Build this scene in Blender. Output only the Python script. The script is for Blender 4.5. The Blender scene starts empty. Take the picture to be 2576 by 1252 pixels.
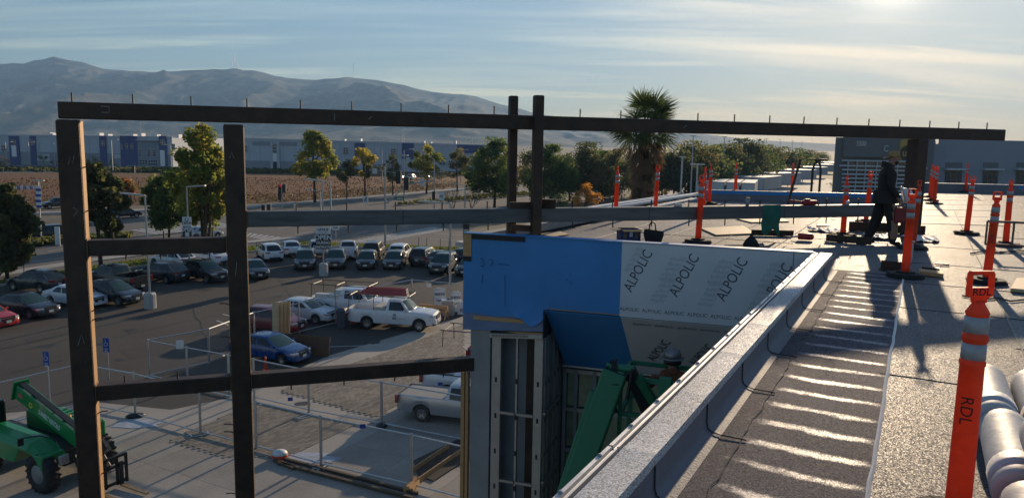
import bpy, bmesh, math, random
import numpy as np
from mathutils import Vector, Matrix, Euler
random.seed(7); NR = np.random.RandomState(11)
S = bpy.context.scene
COL = S.collection
R = math.radians

# ------------------------------------------------------------------ camera
EYE = Vector((0, 0, 11.0)); PITCH, ROLL, FPX, CX, CY = R(7.9), R(1.03), 1933.0, 1287.5, 626.0
CR = Euler((math.pi/2 - PITCH, 0, 0)).to_matrix() @ Matrix.Rotation(ROLL, 3, 'Z')
cam = bpy.data.cameras.new('camera'); camo = bpy.data.objects.new('camera', cam); COL.objects.link(camo)
camo.matrix_world = Matrix.Translation(EYE) @ CR.to_4x4()
cam.sensor_fit = 'HORIZONTAL'; cam.sensor_width = 36.0; cam.lens = 36.0 * FPX / 2575.0
cam.clip_start = 0.05; cam.clip_end = 40000
S.camera = camo
# ------------------------------------------------------------------ world, sun, exposure
SUN_EL, SUN_AZ = R(12.6), R(25.3)          # azimuth to the right of +Y
w = bpy.data.worlds.new('World'); S.world = w; w.use_nodes = True
SKYK = 8.0
def world():
    nt = w.node_tree; nt.nodes.clear(); N = nt.nodes.new; L = nt.links.new
    out = N('ShaderNodeOutputWorld'); bg = N('ShaderNodeBackground'); bg.inputs['Strength'].default_value = 0.078
    sky = N('ShaderNodeTexSky'); sky.sky_type = 'NISHITA'; sky.sun_disc = False
    sky.sun_elevation = SUN_EL; sky.sun_rotation = SUN_AZ; sky.altitude = 20; sky.air_density = 1.0; sky.dust_density = 0.3; sky.ozone_density = 3.0
    tc = N('ShaderNodeTexCoord'); sep = N('ShaderNodeSeparateXYZ'); L(tc.outputs['Generated'], sep.inputs[0])
    def math_(op, a, b=None, clamp=False):
        m = N('ShaderNodeMath'); m.operation = op; m.use_clamp = clamp
        for i, v in enumerate((a, b)):
            if v is None: continue
            if isinstance(v, (int, float)): m.inputs[i].default_value = v
            else: L(v, m.inputs[i])
        return m.outputs[0]
    zz = math_('ADD', math_('MAXIMUM', sep.outputs[2], 0.0), 0.10)
    u = math_('DIVIDE', sep.outputs[0], zz); v = math_('DIVIDE', sep.outputs[1], zz)
    def layer(su, sv, scale, lo, hi, off, shear=0.0, dist=0.6, detail=9):
        cmb = N('ShaderNodeCombineXYZ')
        L(math_('MULTIPLY', math_('ADD', u, math_('MULTIPLY', v, shear)), su), cmb.inputs[0]); L(math_('MULTIPLY', v, sv), cmb.inputs[1]); cmb.inputs[2].default_value = off
        n = N('ShaderNodeTexNoise'); n.inputs['Scale'].default_value = scale; n.inputs['Detail'].default_value = detail; n.inputs['Roughness'].default_value = 0.6
        n.inputs['Distortion'].default_value = dist; L(cmb.outputs[0], n.inputs['Vector'])
        mr = N('ShaderNodeMapRange'); mr.inputs[1].default_value = lo; mr.inputs[2].default_value = hi; L(n.outputs['Fac'], mr.inputs[0])
        return mr.outputs[0]
    a = layer(0.30, 2.0, 0.9, 0.50, 0.62, 3.1, shear=0.05, dist=0.9)
    b = layer(0.22, 0.95, 1.0, 0.50, 0.68, 2.2, shear=-0.30)
    c = layer(1.2, 4.5, 1.0, 0.36, 0.66, 21.0, dist=1.5)
    big = layer(0.30, 0.34, 0.8, 0.42, 0.60, 5.3, dist=0.2, detail=3)
    m = math_('MAXIMUM', math_('MULTIPLY', math_('MULTIPLY', a, big), math_('ADD', math_('MULTIPLY', c, 0.6), 0.4)), math_('MULTIPLY', b, 0.95))
    m = math_('MULTIPLY', m, math_('MULTIPLY', math_('SUBTRACT', sep.outputs[2], 0.02), 30.0, clamp=True), clamp=True)
    m = math_('MULTIPLY', m, 0.95)
    # the sky's own brightness, gently limited around the sun as a camera's sensor would
    bw = N('ShaderNodeRGBToBW'); L(sky.outputs[0], bw.inputs[0]); lim = math_('DIVIDE', 1.0, math_('ADD', math_('MULTIPLY', bw.outputs[0], 1/SKYK), 1.0))
    dv = N('ShaderNodeVectorMath'); dv.operation = 'SCALE'; L(sky.outputs[0], dv.inputs[0]); L(lim, dv.inputs['Scale']); skyc = dv.outputs[0]
    hs = N('ShaderNodeMixRGB'); hs.blend_type = 'MIX'; L(m, hs.inputs[0]); L(skyc, hs.inputs[1])
    cl = N('ShaderNodeMixRGB'); cl.blend_type = 'MULTIPLY'; cl.inputs[0].default_value = 1; L(skyc, cl.inputs[1]); cl.inputs[2].default_value = (2.0, 1.6, 1.25, 1)
    L(cl.outputs[0], hs.inputs[2])
    # aureole of the sun in thin high cloud
    dt = N('ShaderNodeVectorMath'); dt.operation = 'DOT_PRODUCT'; L(tc.outputs['Generated'], dt.inputs[0]); dt.inputs[1].default_value = (math.sin(SUN_AZ)*math.cos(SUN_EL), math.cos(SUN_AZ)*math.cos(SUN_EL), math.sin(SUN_EL))
    d0 = math_('MAXIMUM', dt.outputs['Value'], 0.0)
    gl = math_('ADD', math_('MULTIPLY', math_('POWER', d0, 1200.0), 26.0), math_('MULTIPLY', math_('POWER', d0, 30.0), 1.8))
    gc = N('ShaderNodeVectorMath'); gc.operation = 'SCALE'; gc.inputs[0].default_value = (1.0, 0.84, 0.60); L(gl, gc.inputs['Scale'])
    sm = N('ShaderNodeVectorMath'); sm.operation = 'ADD'; L(hs.outputs[0], sm.inputs[0]); L(gc.outputs[0], sm.inputs[1])
    L(sm.outputs[0], bg.inputs[0]); L(bg.outputs[0], out.inputs[0])
world()
sl = bpy.data.lights.new('sun', 'SUN'); sl.energy = 3.6; sl.angle = R(0.6); sl.color = (1.0, 0.77, 0.52)
so = bpy.data.objects.new('sun', sl); COL.objects.link(so)
SUNV = Vector((math.sin(SUN_AZ)*math.cos(SUN_EL), math.cos(SUN_AZ)*math.cos(SUN_EL), math.sin(SUN_EL)))
so.rotation_euler = SUNV.to_track_quat('Z', 'Y').to_euler(); so.location = (30, 60, 60)
S.view_settings.view_transform = 'Standard'; S.view_settings.look = 'None'; S.view_settings.exposure = 0.88; S.view_settings.gamma = 1.0
S.cycles.use_denoising = True; S.cycles.max_bounces = 6; S.cycles.transparent_max_bounces = 12; S.cycles.volume_bounces = 0
S.cycles.caustics_reflective = False; S.cycles.caustics_refractive = False

# ------------------------------------------------------------------ photo measurements -> places in the world
def ray(x, y): return CR @ Vector(((x-CX)/FPX, (CY-y)/FPX, -1.0))
def pz(x, y, z=0.0):
    d = ray(x, y); return EYE + d*((z-EYE.z)/d.z)
def pY(x, y, Y):
    d = ray(x, y); return EYE + d*(Y/d.y)
def g2(x, y, z=0.0):
    q = pz(x, y, z); return (q.x, q.y)

# ------------------------------------------------------------------ mesh builder
class MB:
    def __init__(s): s.v = []; s.f = []; s.m = []
    def add(s, vs, fs, mi=0):
        o = len(s.v); s.v += [tuple(p) for p in vs]; s.f += [tuple(i+o for i in f) for f in fs]; s.m += [mi]*len(fs); return s
    def box(s, c, size, rz=0.0, mi=0, M=None):
        hx, hy, hz = size[0]/2, size[1]/2, size[2]/2
        vs = [Vector((x, y, z)) for z in (-hz, hz) for x, y in ((-hx,-hy),(hx,-hy),(hx,hy),(-hx,hy))]
        if M is None: M = Matrix.Rotation(rz, 3, 'Z')
        vs = [M @ p + Vector(c) for p in vs]
        return s.add(vs, [(3,2,1,0),(4,5,6,7),(0,1,5,4),(1,2,6,5),(2,3,7,6),(3,0,4,7)], mi)
    def bb(s, x0, x1, y0, y1, z0, z1, mi=0): return s.box(((x0+x1)/2,(y0+y1)/2,(z0+z1)/2), (abs(x1-x0),abs(y1-y0),abs(z1-z0)), 0, mi)
    def bar(s, p, q, wd, ht, up=(0,0,1), mi=0, caps=True):
        p, q = Vector(p), Vector(q); d = (q-p); L = d.length
        if L < 1e-6: return s
        d /= L; u = Vector(up); sd = d.cross(u)
        if sd.length < 1e-4: sd = d.cross(Vector((1,0,0)))
        sd.normalize(); u = sd.cross(d)
        vs = [c + sd*a*wd/2 + u*b*ht/2 for c in (p, q) for a, b in ((-1,-1),(1,-1),(1,1),(-1,1))]
        f = [(0,1,5,4),(1,2,6,5),(2,3,7,6),(3,0,4,7)]
        if caps: f += [(3,2,1,0),(4,5,6,7)]
        return s.add(vs, f, mi)
    def tube(s, pts, r, n=8, mi=0, caps=True):
        pts = [Vector(p) for p in pts]; rr = r if isinstance(r, (list, tuple)) else [r]*len(pts)
        o = len(s.v); prev = None; vs = []
        for i, p in enumerate(pts):
            d = (pts[min(i+1, len(pts)-1)] - pts[max(i-1, 0)]).normalized()
            if prev is None:
                a = Vector((0,0,1)) if abs(d.z) < .9 else Vector((1,0,0)); e = d.cross(a).normalized()
            else: e = (prev - d*prev.dot(d)).normalized()
            prev = e; g = d.cross(e)
            vs += [p + (e*math.cos(2*math.pi*k/n) + g*math.sin(2*math.pi*k/n))*rr[i] for k in range(n)]
        fs = [(i*n+k, i*n+(k+1)%n, (i+1)*n+(k+1)%n, (i+1)*n+k) for i in range(len(pts)-1) for k in range(n)]
        if caps: fs += [tuple(reversed(range(n))), tuple((len(pts)-1)*n+k for k in range(n))]
        return s.add(vs, fs, mi)
    def lathe(s, prof, n=16, c=(0,0,0), M=None, mi=0, closed=False):
        c = Vector(c); vs = []
        for r, z in prof:
            for k in range(n):
                a = 2*math.pi*k/n; p = Vector((r*math.cos(a), r*math.sin(a), z)); vs.append((M @ p if M else p) + c)
        m = len(prof); fs = [(i*n+k, i*n+(k+1)%n, (i+1)*n+(k+1)%n, (i+1)*n+k) for i in range(m-1) for k in range(n)]
        if closed: fs += [((m-1)*n+k, (m-1)*n+(k+1)%n, (k+1)%n, k) for k in range(n)]
        else:
            if prof[0][0] > 1e-4: fs.append(tuple(reversed(range(n))))
            if prof[-1][0] > 1e-4: fs.append(tuple((m-1)*n+k for k in range(n)))
        return s.add(vs, fs, mi)
    def prism(s, poly, z0, z1, mi=0):
        n = len(poly); a = sum(poly[i][0]*poly[(i+1)%n][1]-poly[(i+1)%n][0]*poly[i][1] for i in range(n))
        if a < 0: poly = poly[::-1]
        vs = [(x, y, z0) for x, y in poly] + [(x, y, z1) for x, y in poly]
        return s.add(vs, [tuple(reversed(range(n))), tuple(range(n, 2*n))] + [(i, (i+1)%n, n+(i+1)%n, n+i) for i in range(n)], mi)
    def extrude(s, poly3, vec, mi=0):          # any planar polygon pushed along vec
        n = len(poly3); P = [Vector(p) for p in poly3]; v = Vector(vec)
        nrm = sum(((P[i].cross(P[(i+1) % n])) for i in range(n)), Vector())
        if nrm.dot(v) < 0: P = P[::-1]
        vs = P + [p+v for p in P]
        return s.add(vs, [tuple(reversed(range(n))), tuple(range(n, 2*n))] + [(i, (i+1)%n, n+(i+1)%n, n+i) for i in range(n)], mi)
    def sheet(s, poly, z, mi=0):
        n = len(poly); a = sum(poly[i][0]*poly[(i+1)%n][1]-poly[(i+1)%n][0]*poly[i][1] for i in range(n))
        if a < 0: poly = poly[::-1]
        return s.add([(x, y, z) for x, y in poly], [tuple(range(n))], mi)
    def loft(s, rings, closed=True, caps=True, mi=0):
        n = len(rings[0]); vs = [p for r_ in rings for p in r_]; fs = []
        for i in range(len(rings)-1):
            for k in range(n if closed else n-1):
                fs.append((i*n+k, i*n+(k+1)%n, (i+1)*n+(k+1)%n, (i+1)*n+k))
        if caps and closed: fs += [tuple(reversed(range(n))), tuple((len(rings)-1)*n+k for k in range(n))]
        return s.add(vs, fs, mi)
    def xf(s, M): s.v = [tuple(M @ Vector(p)) for p in s.v]; return s
    def mesh(s, name='mesh', smooth=False, fix=False):
        me = bpy.data.meshes.new(name); me.from_pydata(s.v, [], s.f); me.update()
        if any(s.m): me.polygons.foreach_set('material_index', s.m)
        if fix:
            bm = bmesh.new(); bm.from_mesh(me); bmesh.ops.recalc_face_normals(bm, faces=bm.faces); bm.to_mesh(me); bm.free()
        if smooth: me.polygons.foreach_set('use_smooth', [True]*len(me.polygons))
        return me
    def build(s, name, mat, parent=None, smooth=False, fix=False): return obj(name, s.mesh(name, smooth, fix), mat, parent)
def obj(name, me, mat=None, parent=None):
    o = bpy.data.objects.new(name, me); COL.objects.link(o)
    if mat is not None:
        ms = mat if isinstance(mat, (list, tuple)) else [mat]
        if not me.materials:
            for m in ms: me.materials.append(m)
        else:
            for i, m in enumerate(ms):
                if i < len(o.material_slots) and o.material_slots[i].material != m: o.material_slots[i].link = 'OBJECT'; o.material_slots[i].material = m
    if parent is not None: o.parent = parent
    return o
def tag(o, label=None, cat=None, group=None, kind=None):
    if label: o['label'] = label
    if cat: o['category'] = cat
    if group: o['group'] = group
    if kind: o['kind'] = kind
    return o
def thing(name, label, cat, loc=(0,0,0), rz=0.0, group=None):
    o = bpy.data.objects.new(name, None); COL.objects.link(o); o.location = loc; o.rotation_euler = (0, 0, rz); o.empty_display_size = .2
    return tag(o, label, cat, group)
def struct(o): o['kind'] = 'structure'; return o
def bevel(o, wd=0.01, seg=2, ang=40):
    m = o.modifiers.new('bevel', 'BEVEL'); m.width = wd; m.segments = seg; m.limit_method = 'ANGLE'; m.angle_limit = R(ang); return o
def smooth_by_angle(o, ang=40):
    me = o.data; me.polygons.foreach_set('use_smooth', [True]*len(me.polygons))
    bm = bmesh.new(); bm.from_mesh(me)
    for e in bm.edges:
        if len(e.link_faces) == 2 and e.calc_face_angle(0) > R(ang): e.smooth = False
    bm.to_mesh(me); bm.free(); return o
def sub(o, n=1):
    m = o.modifiers.new('sub', 'SUBSURF'); m.levels = n; m.render_levels = n; return o
def text(name, body, size, mat, M, parent=None, ext=0.0, align='CENTER', bold=0.0, sx=1.0, shear=0.0):
    cu = bpy.data.curves.new(name, 'FONT'); cu.body = body; cu.size = size; cu.align_x = align; cu.align_y = 'CENTER'; cu.extrude = ext; cu.offset = bold; cu.shear = shear; cu.resolution_u = 3
    t = bpy.data.objects.new(name, cu); COL.objects.link(t)
    me = bpy.data.meshes.new_from_object(t.evaluated_get(bpy.context.evaluated_depsgraph_get())); bpy.data.objects.remove(t)
    o = obj(name, me, mat, parent); o.matrix_local = M @ Matrix.Diagonal((sx, 1, 1, 1)); return o
def frame3(o, xdir, up=(0,0,1)):               # matrix with local x along xdir, local y along up, z out of the face
    x = Vector(xdir).normalized(); u = Vector(up); z = x.cross(u).normalized(); y = z.cross(x)
    return Matrix(((x.x,y.x,z.x,o[0]),(x.y,y.y,z.y,o[1]),(x.z,y.z,z.z,o[2]),(0,0,0,1)))

# ------------------------------------------------------------------ materials
MATS = {}
def mat(name, col, rough=0.6, metal=0.0, var=0.15, vscale=3.0, bump=0.0, bscale=40.0, spec=0.5, coat=0.0, col2=None, detail=5, trans=0.0, emit=None, emis=0.0, wscale=None):
    if name in MATS: return MATS[name]
    m = bpy.data.materials.new(name); m.use_nodes = True; nt = m.node_tree; N = nt.nodes.new; L = nt.links.new; b = nt.nodes['Principled BSDF']
    b.inputs['Roughness'].default_value = rough; b.inputs['Metallic'].default_value = metal; b.inputs['Specular IOR Level'].default_value = spec
    if coat: b.inputs['Coat Weight'].default_value = coat; b.inputs['Coat Roughness'].default_value = 0.05
    tc = N('ShaderNodeTexCoord'); vec = tc.outputs['Object']
    if wscale: mp = N('ShaderNodeMapping'); mp.inputs['Scale'].default_value = wscale; L(vec, mp.inputs['Vector']); vec = mp.outputs[0]
    if var or col2:
        n = N('ShaderNodeTexNoise'); n.inputs['Scale'].default_value = vscale; n.inputs['Detail'].default_value = detail; n.inputs['Roughness'].default_value = 0.65; L(vec, n.inputs['Vector'])
        r = N('ShaderNodeValToRGB'); r.color_ramp.elements[0].position = 0.3; r.color_ramp.elements[1].position = 0.7
        c2 = col2 if col2 else tuple(min(1, c*(1+var)) for c in col); c1 = col if col2 else tuple(c*(1-var) for c in col)
        r.color_ramp.elements[0].color = (*c1, 1); r.color_ramp.elements[1].color = (*c2, 1); L(n.outputs['Fac'], r.inputs[0]); L(r.outputs[0], b.inputs['Base Color'])
        rr = N('ShaderNodeMapRange'); rr.inputs[3].default_value = max(0.02, rough-0.08); rr.inputs[4].default_value = min(1, rough+0.08); L(n.outputs['Fac'], rr.inputs[0]); L(rr.outputs[0], b.inputs['Roughness'])
    else: b.inputs['Base Color'].default_value = (*col, 1)
    if bump:
        n2 = N('ShaderNodeTexNoise'); n2.inputs['Scale'].default_value = bscale; n2.inputs['Detail'].default_value = 4; L(vec, n2.inputs['Vector'])
        bp = N('ShaderNodeBump'); bp.inputs['Strength'].default_value = bump; bp.inputs['Distance'].default_value = 0.02; L(n2.outputs['Fac'], bp.inputs['Height']); L(bp.outputs[0], b.inputs['Normal'])
    if trans:
        ts = N('ShaderNodeBsdfTranslucent'); ts.inputs[0].default_value = (*[min(1, c*1.6) for c in (col2 or col)], 1)
        mx = N('ShaderNodeMixShader'); mx.inputs[0].default_value = trans; L(b.outputs[0], mx.inputs[1]); L(ts.outputs[0], mx.inputs[2]); L(mx.outputs[0], nt.nodes['Material Output'].inputs[0])
    if emit: b.inputs['Emission Color'].default_value = (*emit, 1); b.inputs['Emission Strength'].default_value = emis
    MATS[name] = m; return m
def glassmat(name, col=(0.015,0.02,0.02), rough=0.03):
    return mat(name, col, rough, 0, 0, spec=0.9)
M_steel_gal = mat('galvanised steel', (0.45,0.46,0.48), 0.42, 0.9, 0.2, 6, 0.05, 60)
M_alu = mat('brushed aluminium', (0.58,0.58,0.59), 0.5, 0.9, 0.15, 6)
M_rust = mat('mill scale steel', (0.028,0.019,0.015), 0.6, 0.2, 0, 4, 0.35, 40, col2=(0.085,0.048,0.030), detail=10)
M_black = mat('black plastic', (0.012,0.012,0.013), 0.45, 0, 0.3, 8)
M_rubber = mat('rubber', (0.018,0.018,0.018), 0.75, 0, 0.3, 12, 0.2, 40)
M_white = mat('white paint', (0.75,0.75,0.74), 0.5, 0, 0.06, 3)
M_wood = mat('lumber', (0.42,0.24,0.10), 0.7, 0, 0, 6, 0.15, 30, col2=(0.56,0.35,0.16), wscale=(1,1,9))
M_ply = mat('plywood', (0.50,0.34,0.17), 0.65, 0, 0, 4, 0.1, 30, col2=(0.64,0.46,0.26), wscale=(1,8,1))
# ================================================================== SETTING: ground, roads, plaza, hills
def ramp_mat(name, stops, scale, rough=0.9, bump=0.3, bscale=30, detail=8, wscale=None, fine=0.0, fscale=60):
    m = bpy.data.materials.new(name); m.use_nodes = True; nt = m.node_tree; N = nt.nodes.new; L = nt.links.new; b = nt.nodes['Principled BSDF']; b.inputs['Roughness'].default_value = rough
    b.inputs['Specular IOR Level'].default_value = 0.3
    tc = N('ShaderNodeTexCoord'); vec = tc.outputs['Object']
    if wscale: mp = N('ShaderNodeMapping'); mp.inputs['Scale'].default_value = wscale; L(vec, mp.inputs['Vector']); vec = mp.outputs[0]
    n = N('ShaderNodeTexNoise'); n.inputs['Scale'].default_value = scale; n.inputs['Detail'].default_value = detail; n.inputs['Roughness'].default_value = 0.62; L(vec, n.inputs['Vector'])
    r = N('ShaderNodeValToRGB'); e = r.color_ramp.elements
    while len(e) < len(stops): e.new(0.5)
    for i, (p, c) in enumerate(stops): e[i].position = p; e[i].color = (*c, 1)
    L(n.outputs['Fac'], r.inputs[0]); colo = r.outputs[0]
    n2 = N('ShaderNodeTexNoise'); n2.inputs['Scale'].default_value = bscale; n2.inputs['Detail'].default_value = 5; L(tc.outputs['Object'], n2.inputs['Vector'])
    if fine:
        f2 = N('ShaderNodeTexNoise'); f2.inputs['Scale'].default_value = fscale; f2.inputs['Detail'].default_value = 2; L(tc.outputs['Object'], f2.inputs['Vector'])
        mr = N('ShaderNodeMapRange'); mr.inputs[1].default_value = 0.25; mr.inputs[2].default_value = 0.75; mr.inputs[3].default_value = 1-fine; mr.inputs[4].default_value = 1+fine; L(f2.outputs['Fac'], mr.inputs[0])
        mm = N('ShaderNodeMixRGB'); mm.blend_type = 'MULTIPLY'; mm.inputs[0].default_value = 1; L(colo, mm.inputs[1]); L(mr.outputs[0], mm.inputs[2]); colo = mm.outputs[0]
    L(colo, b.inputs['Base Color'])
    bp = N('ShaderNodeBump'); bp.inputs['Strength'].default_value = bump; bp.inputs['Distance'].default_value = 0.03; L(n2.outputs['Fac'], bp.inputs['Height']); L(bp.outputs[0], b.inputs['Normal'])
    return m
M_dirt = ramp_mat('far land', [(0.3,(0.16,0.13,0.09)),(0.5,(0.20,0.165,0.11)),(0.7,(0.11,0.10,0.065))], 0.015, bump=0.1)
M_asph = ramp_mat('parking asphalt', [(0.3,(0.060,0.053,0.046)),(0.55,(0.078,0.069,0.060)),(0.75,(0.094,0.083,0.071))], 0.16, 0.85, 0.25, 25, fine=0.25, fscale=9)
M_road = ramp_mat('road asphalt', [(0.3,(0.135,0.123,0.110)),(0.6,(0.17,0.155,0.138)),(0.8,(0.20,0.183,0.16))], 0.12, 0.85, 0.2, 20, wscale=(1,0.3,1), fine=0.15, fscale=4)
M_conc = ramp_mat('concrete', [(0.3,(0.34,0.305,0.265)),(0.55,(0.41,0.37,0.32)),(0.8,(0.47,0.425,0.37))], 0.5, 0.85, 0.15, 18, fine=0.12, fscale=14)
M_conc2 = ramp_mat('pale concrete', [(0.3,(0.34,0.32,0.29)),(0.7,(0.46,0.43,0.39))], 0.8, 0.85, 0.1, 18)
M_field = ramp_mat('dry field', [(0.30,(0.05,0.043,0.016)),(0.40,(0.13,0.088,0.036)),(0.48,(0.15,0.060,0.021)),(0.62,(0.18,0.078,0.028)),(0.74,(0.19,0.135,0.058))], 0.055, 1.0, 0.6, 3, wscale=(0.6,1.3,1), fine=0.35, fscale=1.2)
M_paintw = mat('road paint', (0.62,0.61,0.57), 0.7, 0, 0, 2.0, col2=(0.45,0.44,0.41))
M_kerb = mat('kerb concrete', (0.36,0.34,0.31), 0.85, 0, 0.15, 1.5)
M_mulch = ramp_mat('mulch bed', [(0.3,(0.05,0.035,0.022)),(0.7,(0.10,0.07,0.045))], 1.5, 1.0, 0.7, 10)
M_grassb = ramp_mat('lawn', [(0.3,(0.045,0.085,0.015)),(0.6,(0.075,0.13,0.02)),(0.8,(0.11,0.15,0.03))], 0.5, 1.0, 0.6, 20, fine=0.3, fscale=6)

g = MB(); g.sheet([(-6800,-240),(6800,-240),(6800,6200),(-6800,6200)], -0.02)
struct(g.build('ground', M_dirt))
def sheet(name, pts, z, m, px=True):
    b = MB(); b.sheet([g2(*p) if px else p for p in pts], z); return struct(b.build(name, m))
# parking lot of the dealership
sheet('parking_lot', [(-900,760),(0,712),(560,638),(760,612),(1190,628),(1700,640),(1700,760),(1165,795),(830,893),(577,1000),(430,1030),(252,1012),(-700,1120)], 0.004, M_asph)
# the avenue and the crossing street
sheet('road', [(-900,690),(0,592),(470,520),(690,540),(900,500),(1150,470),(1560,448),(1560,500),(1260,528),(1165,560),(1165,622),(1050,622),(760,606),(560,632),(0,700),(-900,800)], 0.008, M_road)
sheet('road', [(-500,585),(120,530),(300,545),(690,552),(740,530),(620,528),(-500,540)], 0.004, M_road)
# far side: dry field and the warehouse frontage
sheet('dry_field', [(-500,520),(0,520),(620,512),(760,505),(1150,472),(1420,440),(1300,420),(900,428),(500,432),(-500,440)], 0.004, M_field)
sheet('warehouse_yard', [(-600,438),(500,431),(1300,421),(1500,425),(1500,405),(-600,395)], 0.012, M_road)
# sidewalk on the field side
def strip(name, line, wd, z, m, h=None, parent=None):
    P = [Vector((*g2(*p), 0)) for p in line]; b = MB()
    for i in range(len(P)-1):
        d = (P[i+1]-P[i]).normalized(); n = Vector((-d.y, d.x, 0))*wd
        q = [(P[i].x,P[i].y),(P[i+1].x,P[i+1].y),(P[i+1].x+n.x,P[i+1].y+n.y),(P[i].x+n.x,P[i].y+n.y)]
        if h: b.prism(q, -0.01, z+h)
        else: b.sheet(q, z)
    return b.build(name, m, parent)
struct(strip('sidewalk', [(-500,548),(0,540),(610,524),(760,512),(1000,492),(1290,465),(1500,442)], 2.2, 0.0, M_conc2, 0.12))
struct(strip('kerb', [(-500,552),(0,544),(610,527),(760,515),(1000,494.5),(1290,466.6),(1500,443)], 0.3, 0.0, M_kerb, 0.14))
# raised median in the avenue
sheet('median_bed', [(1000,518),(1240,500),(1500,480),(1500,473),(1240,490),(1000,513)], 0.1, M_mulch)
struct(strip('kerb', [(0,628),(150,612),(330,598),(470,586)], 0.25, 0, M_kerb, 0.15)); struct(strip('kerb', [(1000,519),(1240,501),(1500,481)], 0.3, 0, M_kerb, 0.15))
# lot-side lawn strip with kerb, and path
sheet('lawn', [(-900,762),(0,717),(240,685),(560,641),(760,617),(1190,632),(1190,624),(760,608),(560,626),(240,667),(0,705),(-900,752)], 0.05, M_grassb)
struct(strip('sidewalk', [(-900,742),(0,697),(240,658),(560,619),(760,600)], 1.6, 0.0, M_conc2, 0.1))
struct(strip('kerb', [(-900,766),(0,720),(240,688),(560,644),(760,619.5),(1190,635)], 0.18, 0, M_kerb, 0.15))
# painted lines: one object per mark
def mark(pts, z=0.016): b = MB(); b.sheet([g2(*p) for p in pts], z); o = b.build('road_marking', M_paintw); return struct(o)
def dash(p, q, wd, z=0.016):
    P, Q = Vector((*g2(*p), 0)), Vector((*g2(*q), 0)); d = (Q-P).normalized(); n = Vector((-d.y, d.x, 0))*wd/2
    b = MB(); b.sheet([(P+n)[:2], (Q+n)[:2], (Q-n)[:2], (P-n)[:2]], z); return struct(b.build('road_marking', M_paintw))
def zebra(p0, p1, q0, q1, n, f=0.5):     # bars from line p0-p1 to line q0-q1
    A0, A1, B0, B1 = [Vector((*g2(*p), 0)) for p in (p0, p1, q0, q1)]
    for i in range(n):
        a, c = i/n, (i+f)/n; b = MB(); b.sheet([(A0.lerp(A1, a))[:2], (A0.lerp(A1, c))[:2], (B0.lerp(B1, c))[:2], (B0.lerp(B1, a))[:2]], 0.016); struct(b.build('road_marking', M_paintw))
zebra((872,608),(1090,570),(945,611),(1130,577),20,.55)
zebra((618,594),(700,612),(628,586),(760,604),9)
zebra((330,578),(560,560),(400,590),(600,570),14)
for a, c in [((0,668),(150,650)),((240,640),(370,622)),((0,648),(60,640)),((120,632),(230,618)),((-300,700),(-60,676)),((560,600),(640,588))]: dash(a, c, 0.14)
for a, c in [((1090,565),(1165,545)),((1060,585),(1165,592)),((1080,600),(1165,606)),((700,575),(880,548)),((740,590),(900,566)),((1000,508),(1250,488)),((900,540),(1020,524)),((1290,500),(1480,486))]: dash(a, c, 0.15)
dash((0,560),(140,548), 0.15)
# lot stall lines seen in the plaza corner
for a, c in [((820,872),(960,868)),((600,800),(560,790)),((575,818),(545,806))]: dash(a, c, 0.1, 0.012)

# plaza: concrete slabs, paver fields
plz = struct(MB().sheet([g2(*p) for p in [(-700,1120),(252,1012),(430,1030),(577,1000),(830,893),(1165,795),(1700,760)]] + [(20,30),(20,6),(-30,6)], 0.006).build('plaza', M_conc))
# axes of the paving, aligned with the joints in the photo
pa = Vector((*g2(648,988), 0)); pb = Vector((*g2(1165,800), 0)); AX = (pb-pa).normalized(); AY = Vector((-AX.y, AX.x, 0))
def PL(a, c): q = pa + AX*a + AY*c; return (q.x, q.y)
def inv(q): d = Vector((q[0], q[1], 0))-pa; return d.dot(AX), d.dot(AY)
M_slab = [ramp_mat('concrete slab %d' % i, [(0.3,tuple(c*k for c in (0.29,0.258,0.222))),(0.55,tuple(c*k for c in (0.37,0.332,0.287))),(0.8,tuple(c*k for c in (0.44,0.396,0.34)))], 0.45, 0.85, 0.12, 18, fine=0.1, fscale=10) for i, k in enumerate((0.92,1.0,1.08))]
M_pav = [ramp_mat('paver %d' % i, [(0.3,tuple(c*k for c in (0.22,0.19,0.155))),(0.7,tuple(c*k for c in (0.30,0.26,0.21)))], 0.7, 0.9, 0.15, 20) for i, k in enumerate((0.85,1.0,1.18))]
def inside(pt, poly):
    x, y = pt; c = False; n = len(poly)
    for i in range(n):
        x1, y1 = poly[i]; x2, y2 = poly[i-1]
        if (y1 > y) != (y2 > y) and x < (x2-x1)*(y-y1)/(y2-y1)+x1: c = not c
    return c
F1 = [g2(*p) for p in [(700,982),(1165,815),(1165,960),(1013,1012),(945,1050)]]
F2 = [g2(*p) for p in [(640,1012),(900,1068),(716,1150),(560,1150),(420,1110)]]
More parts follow.
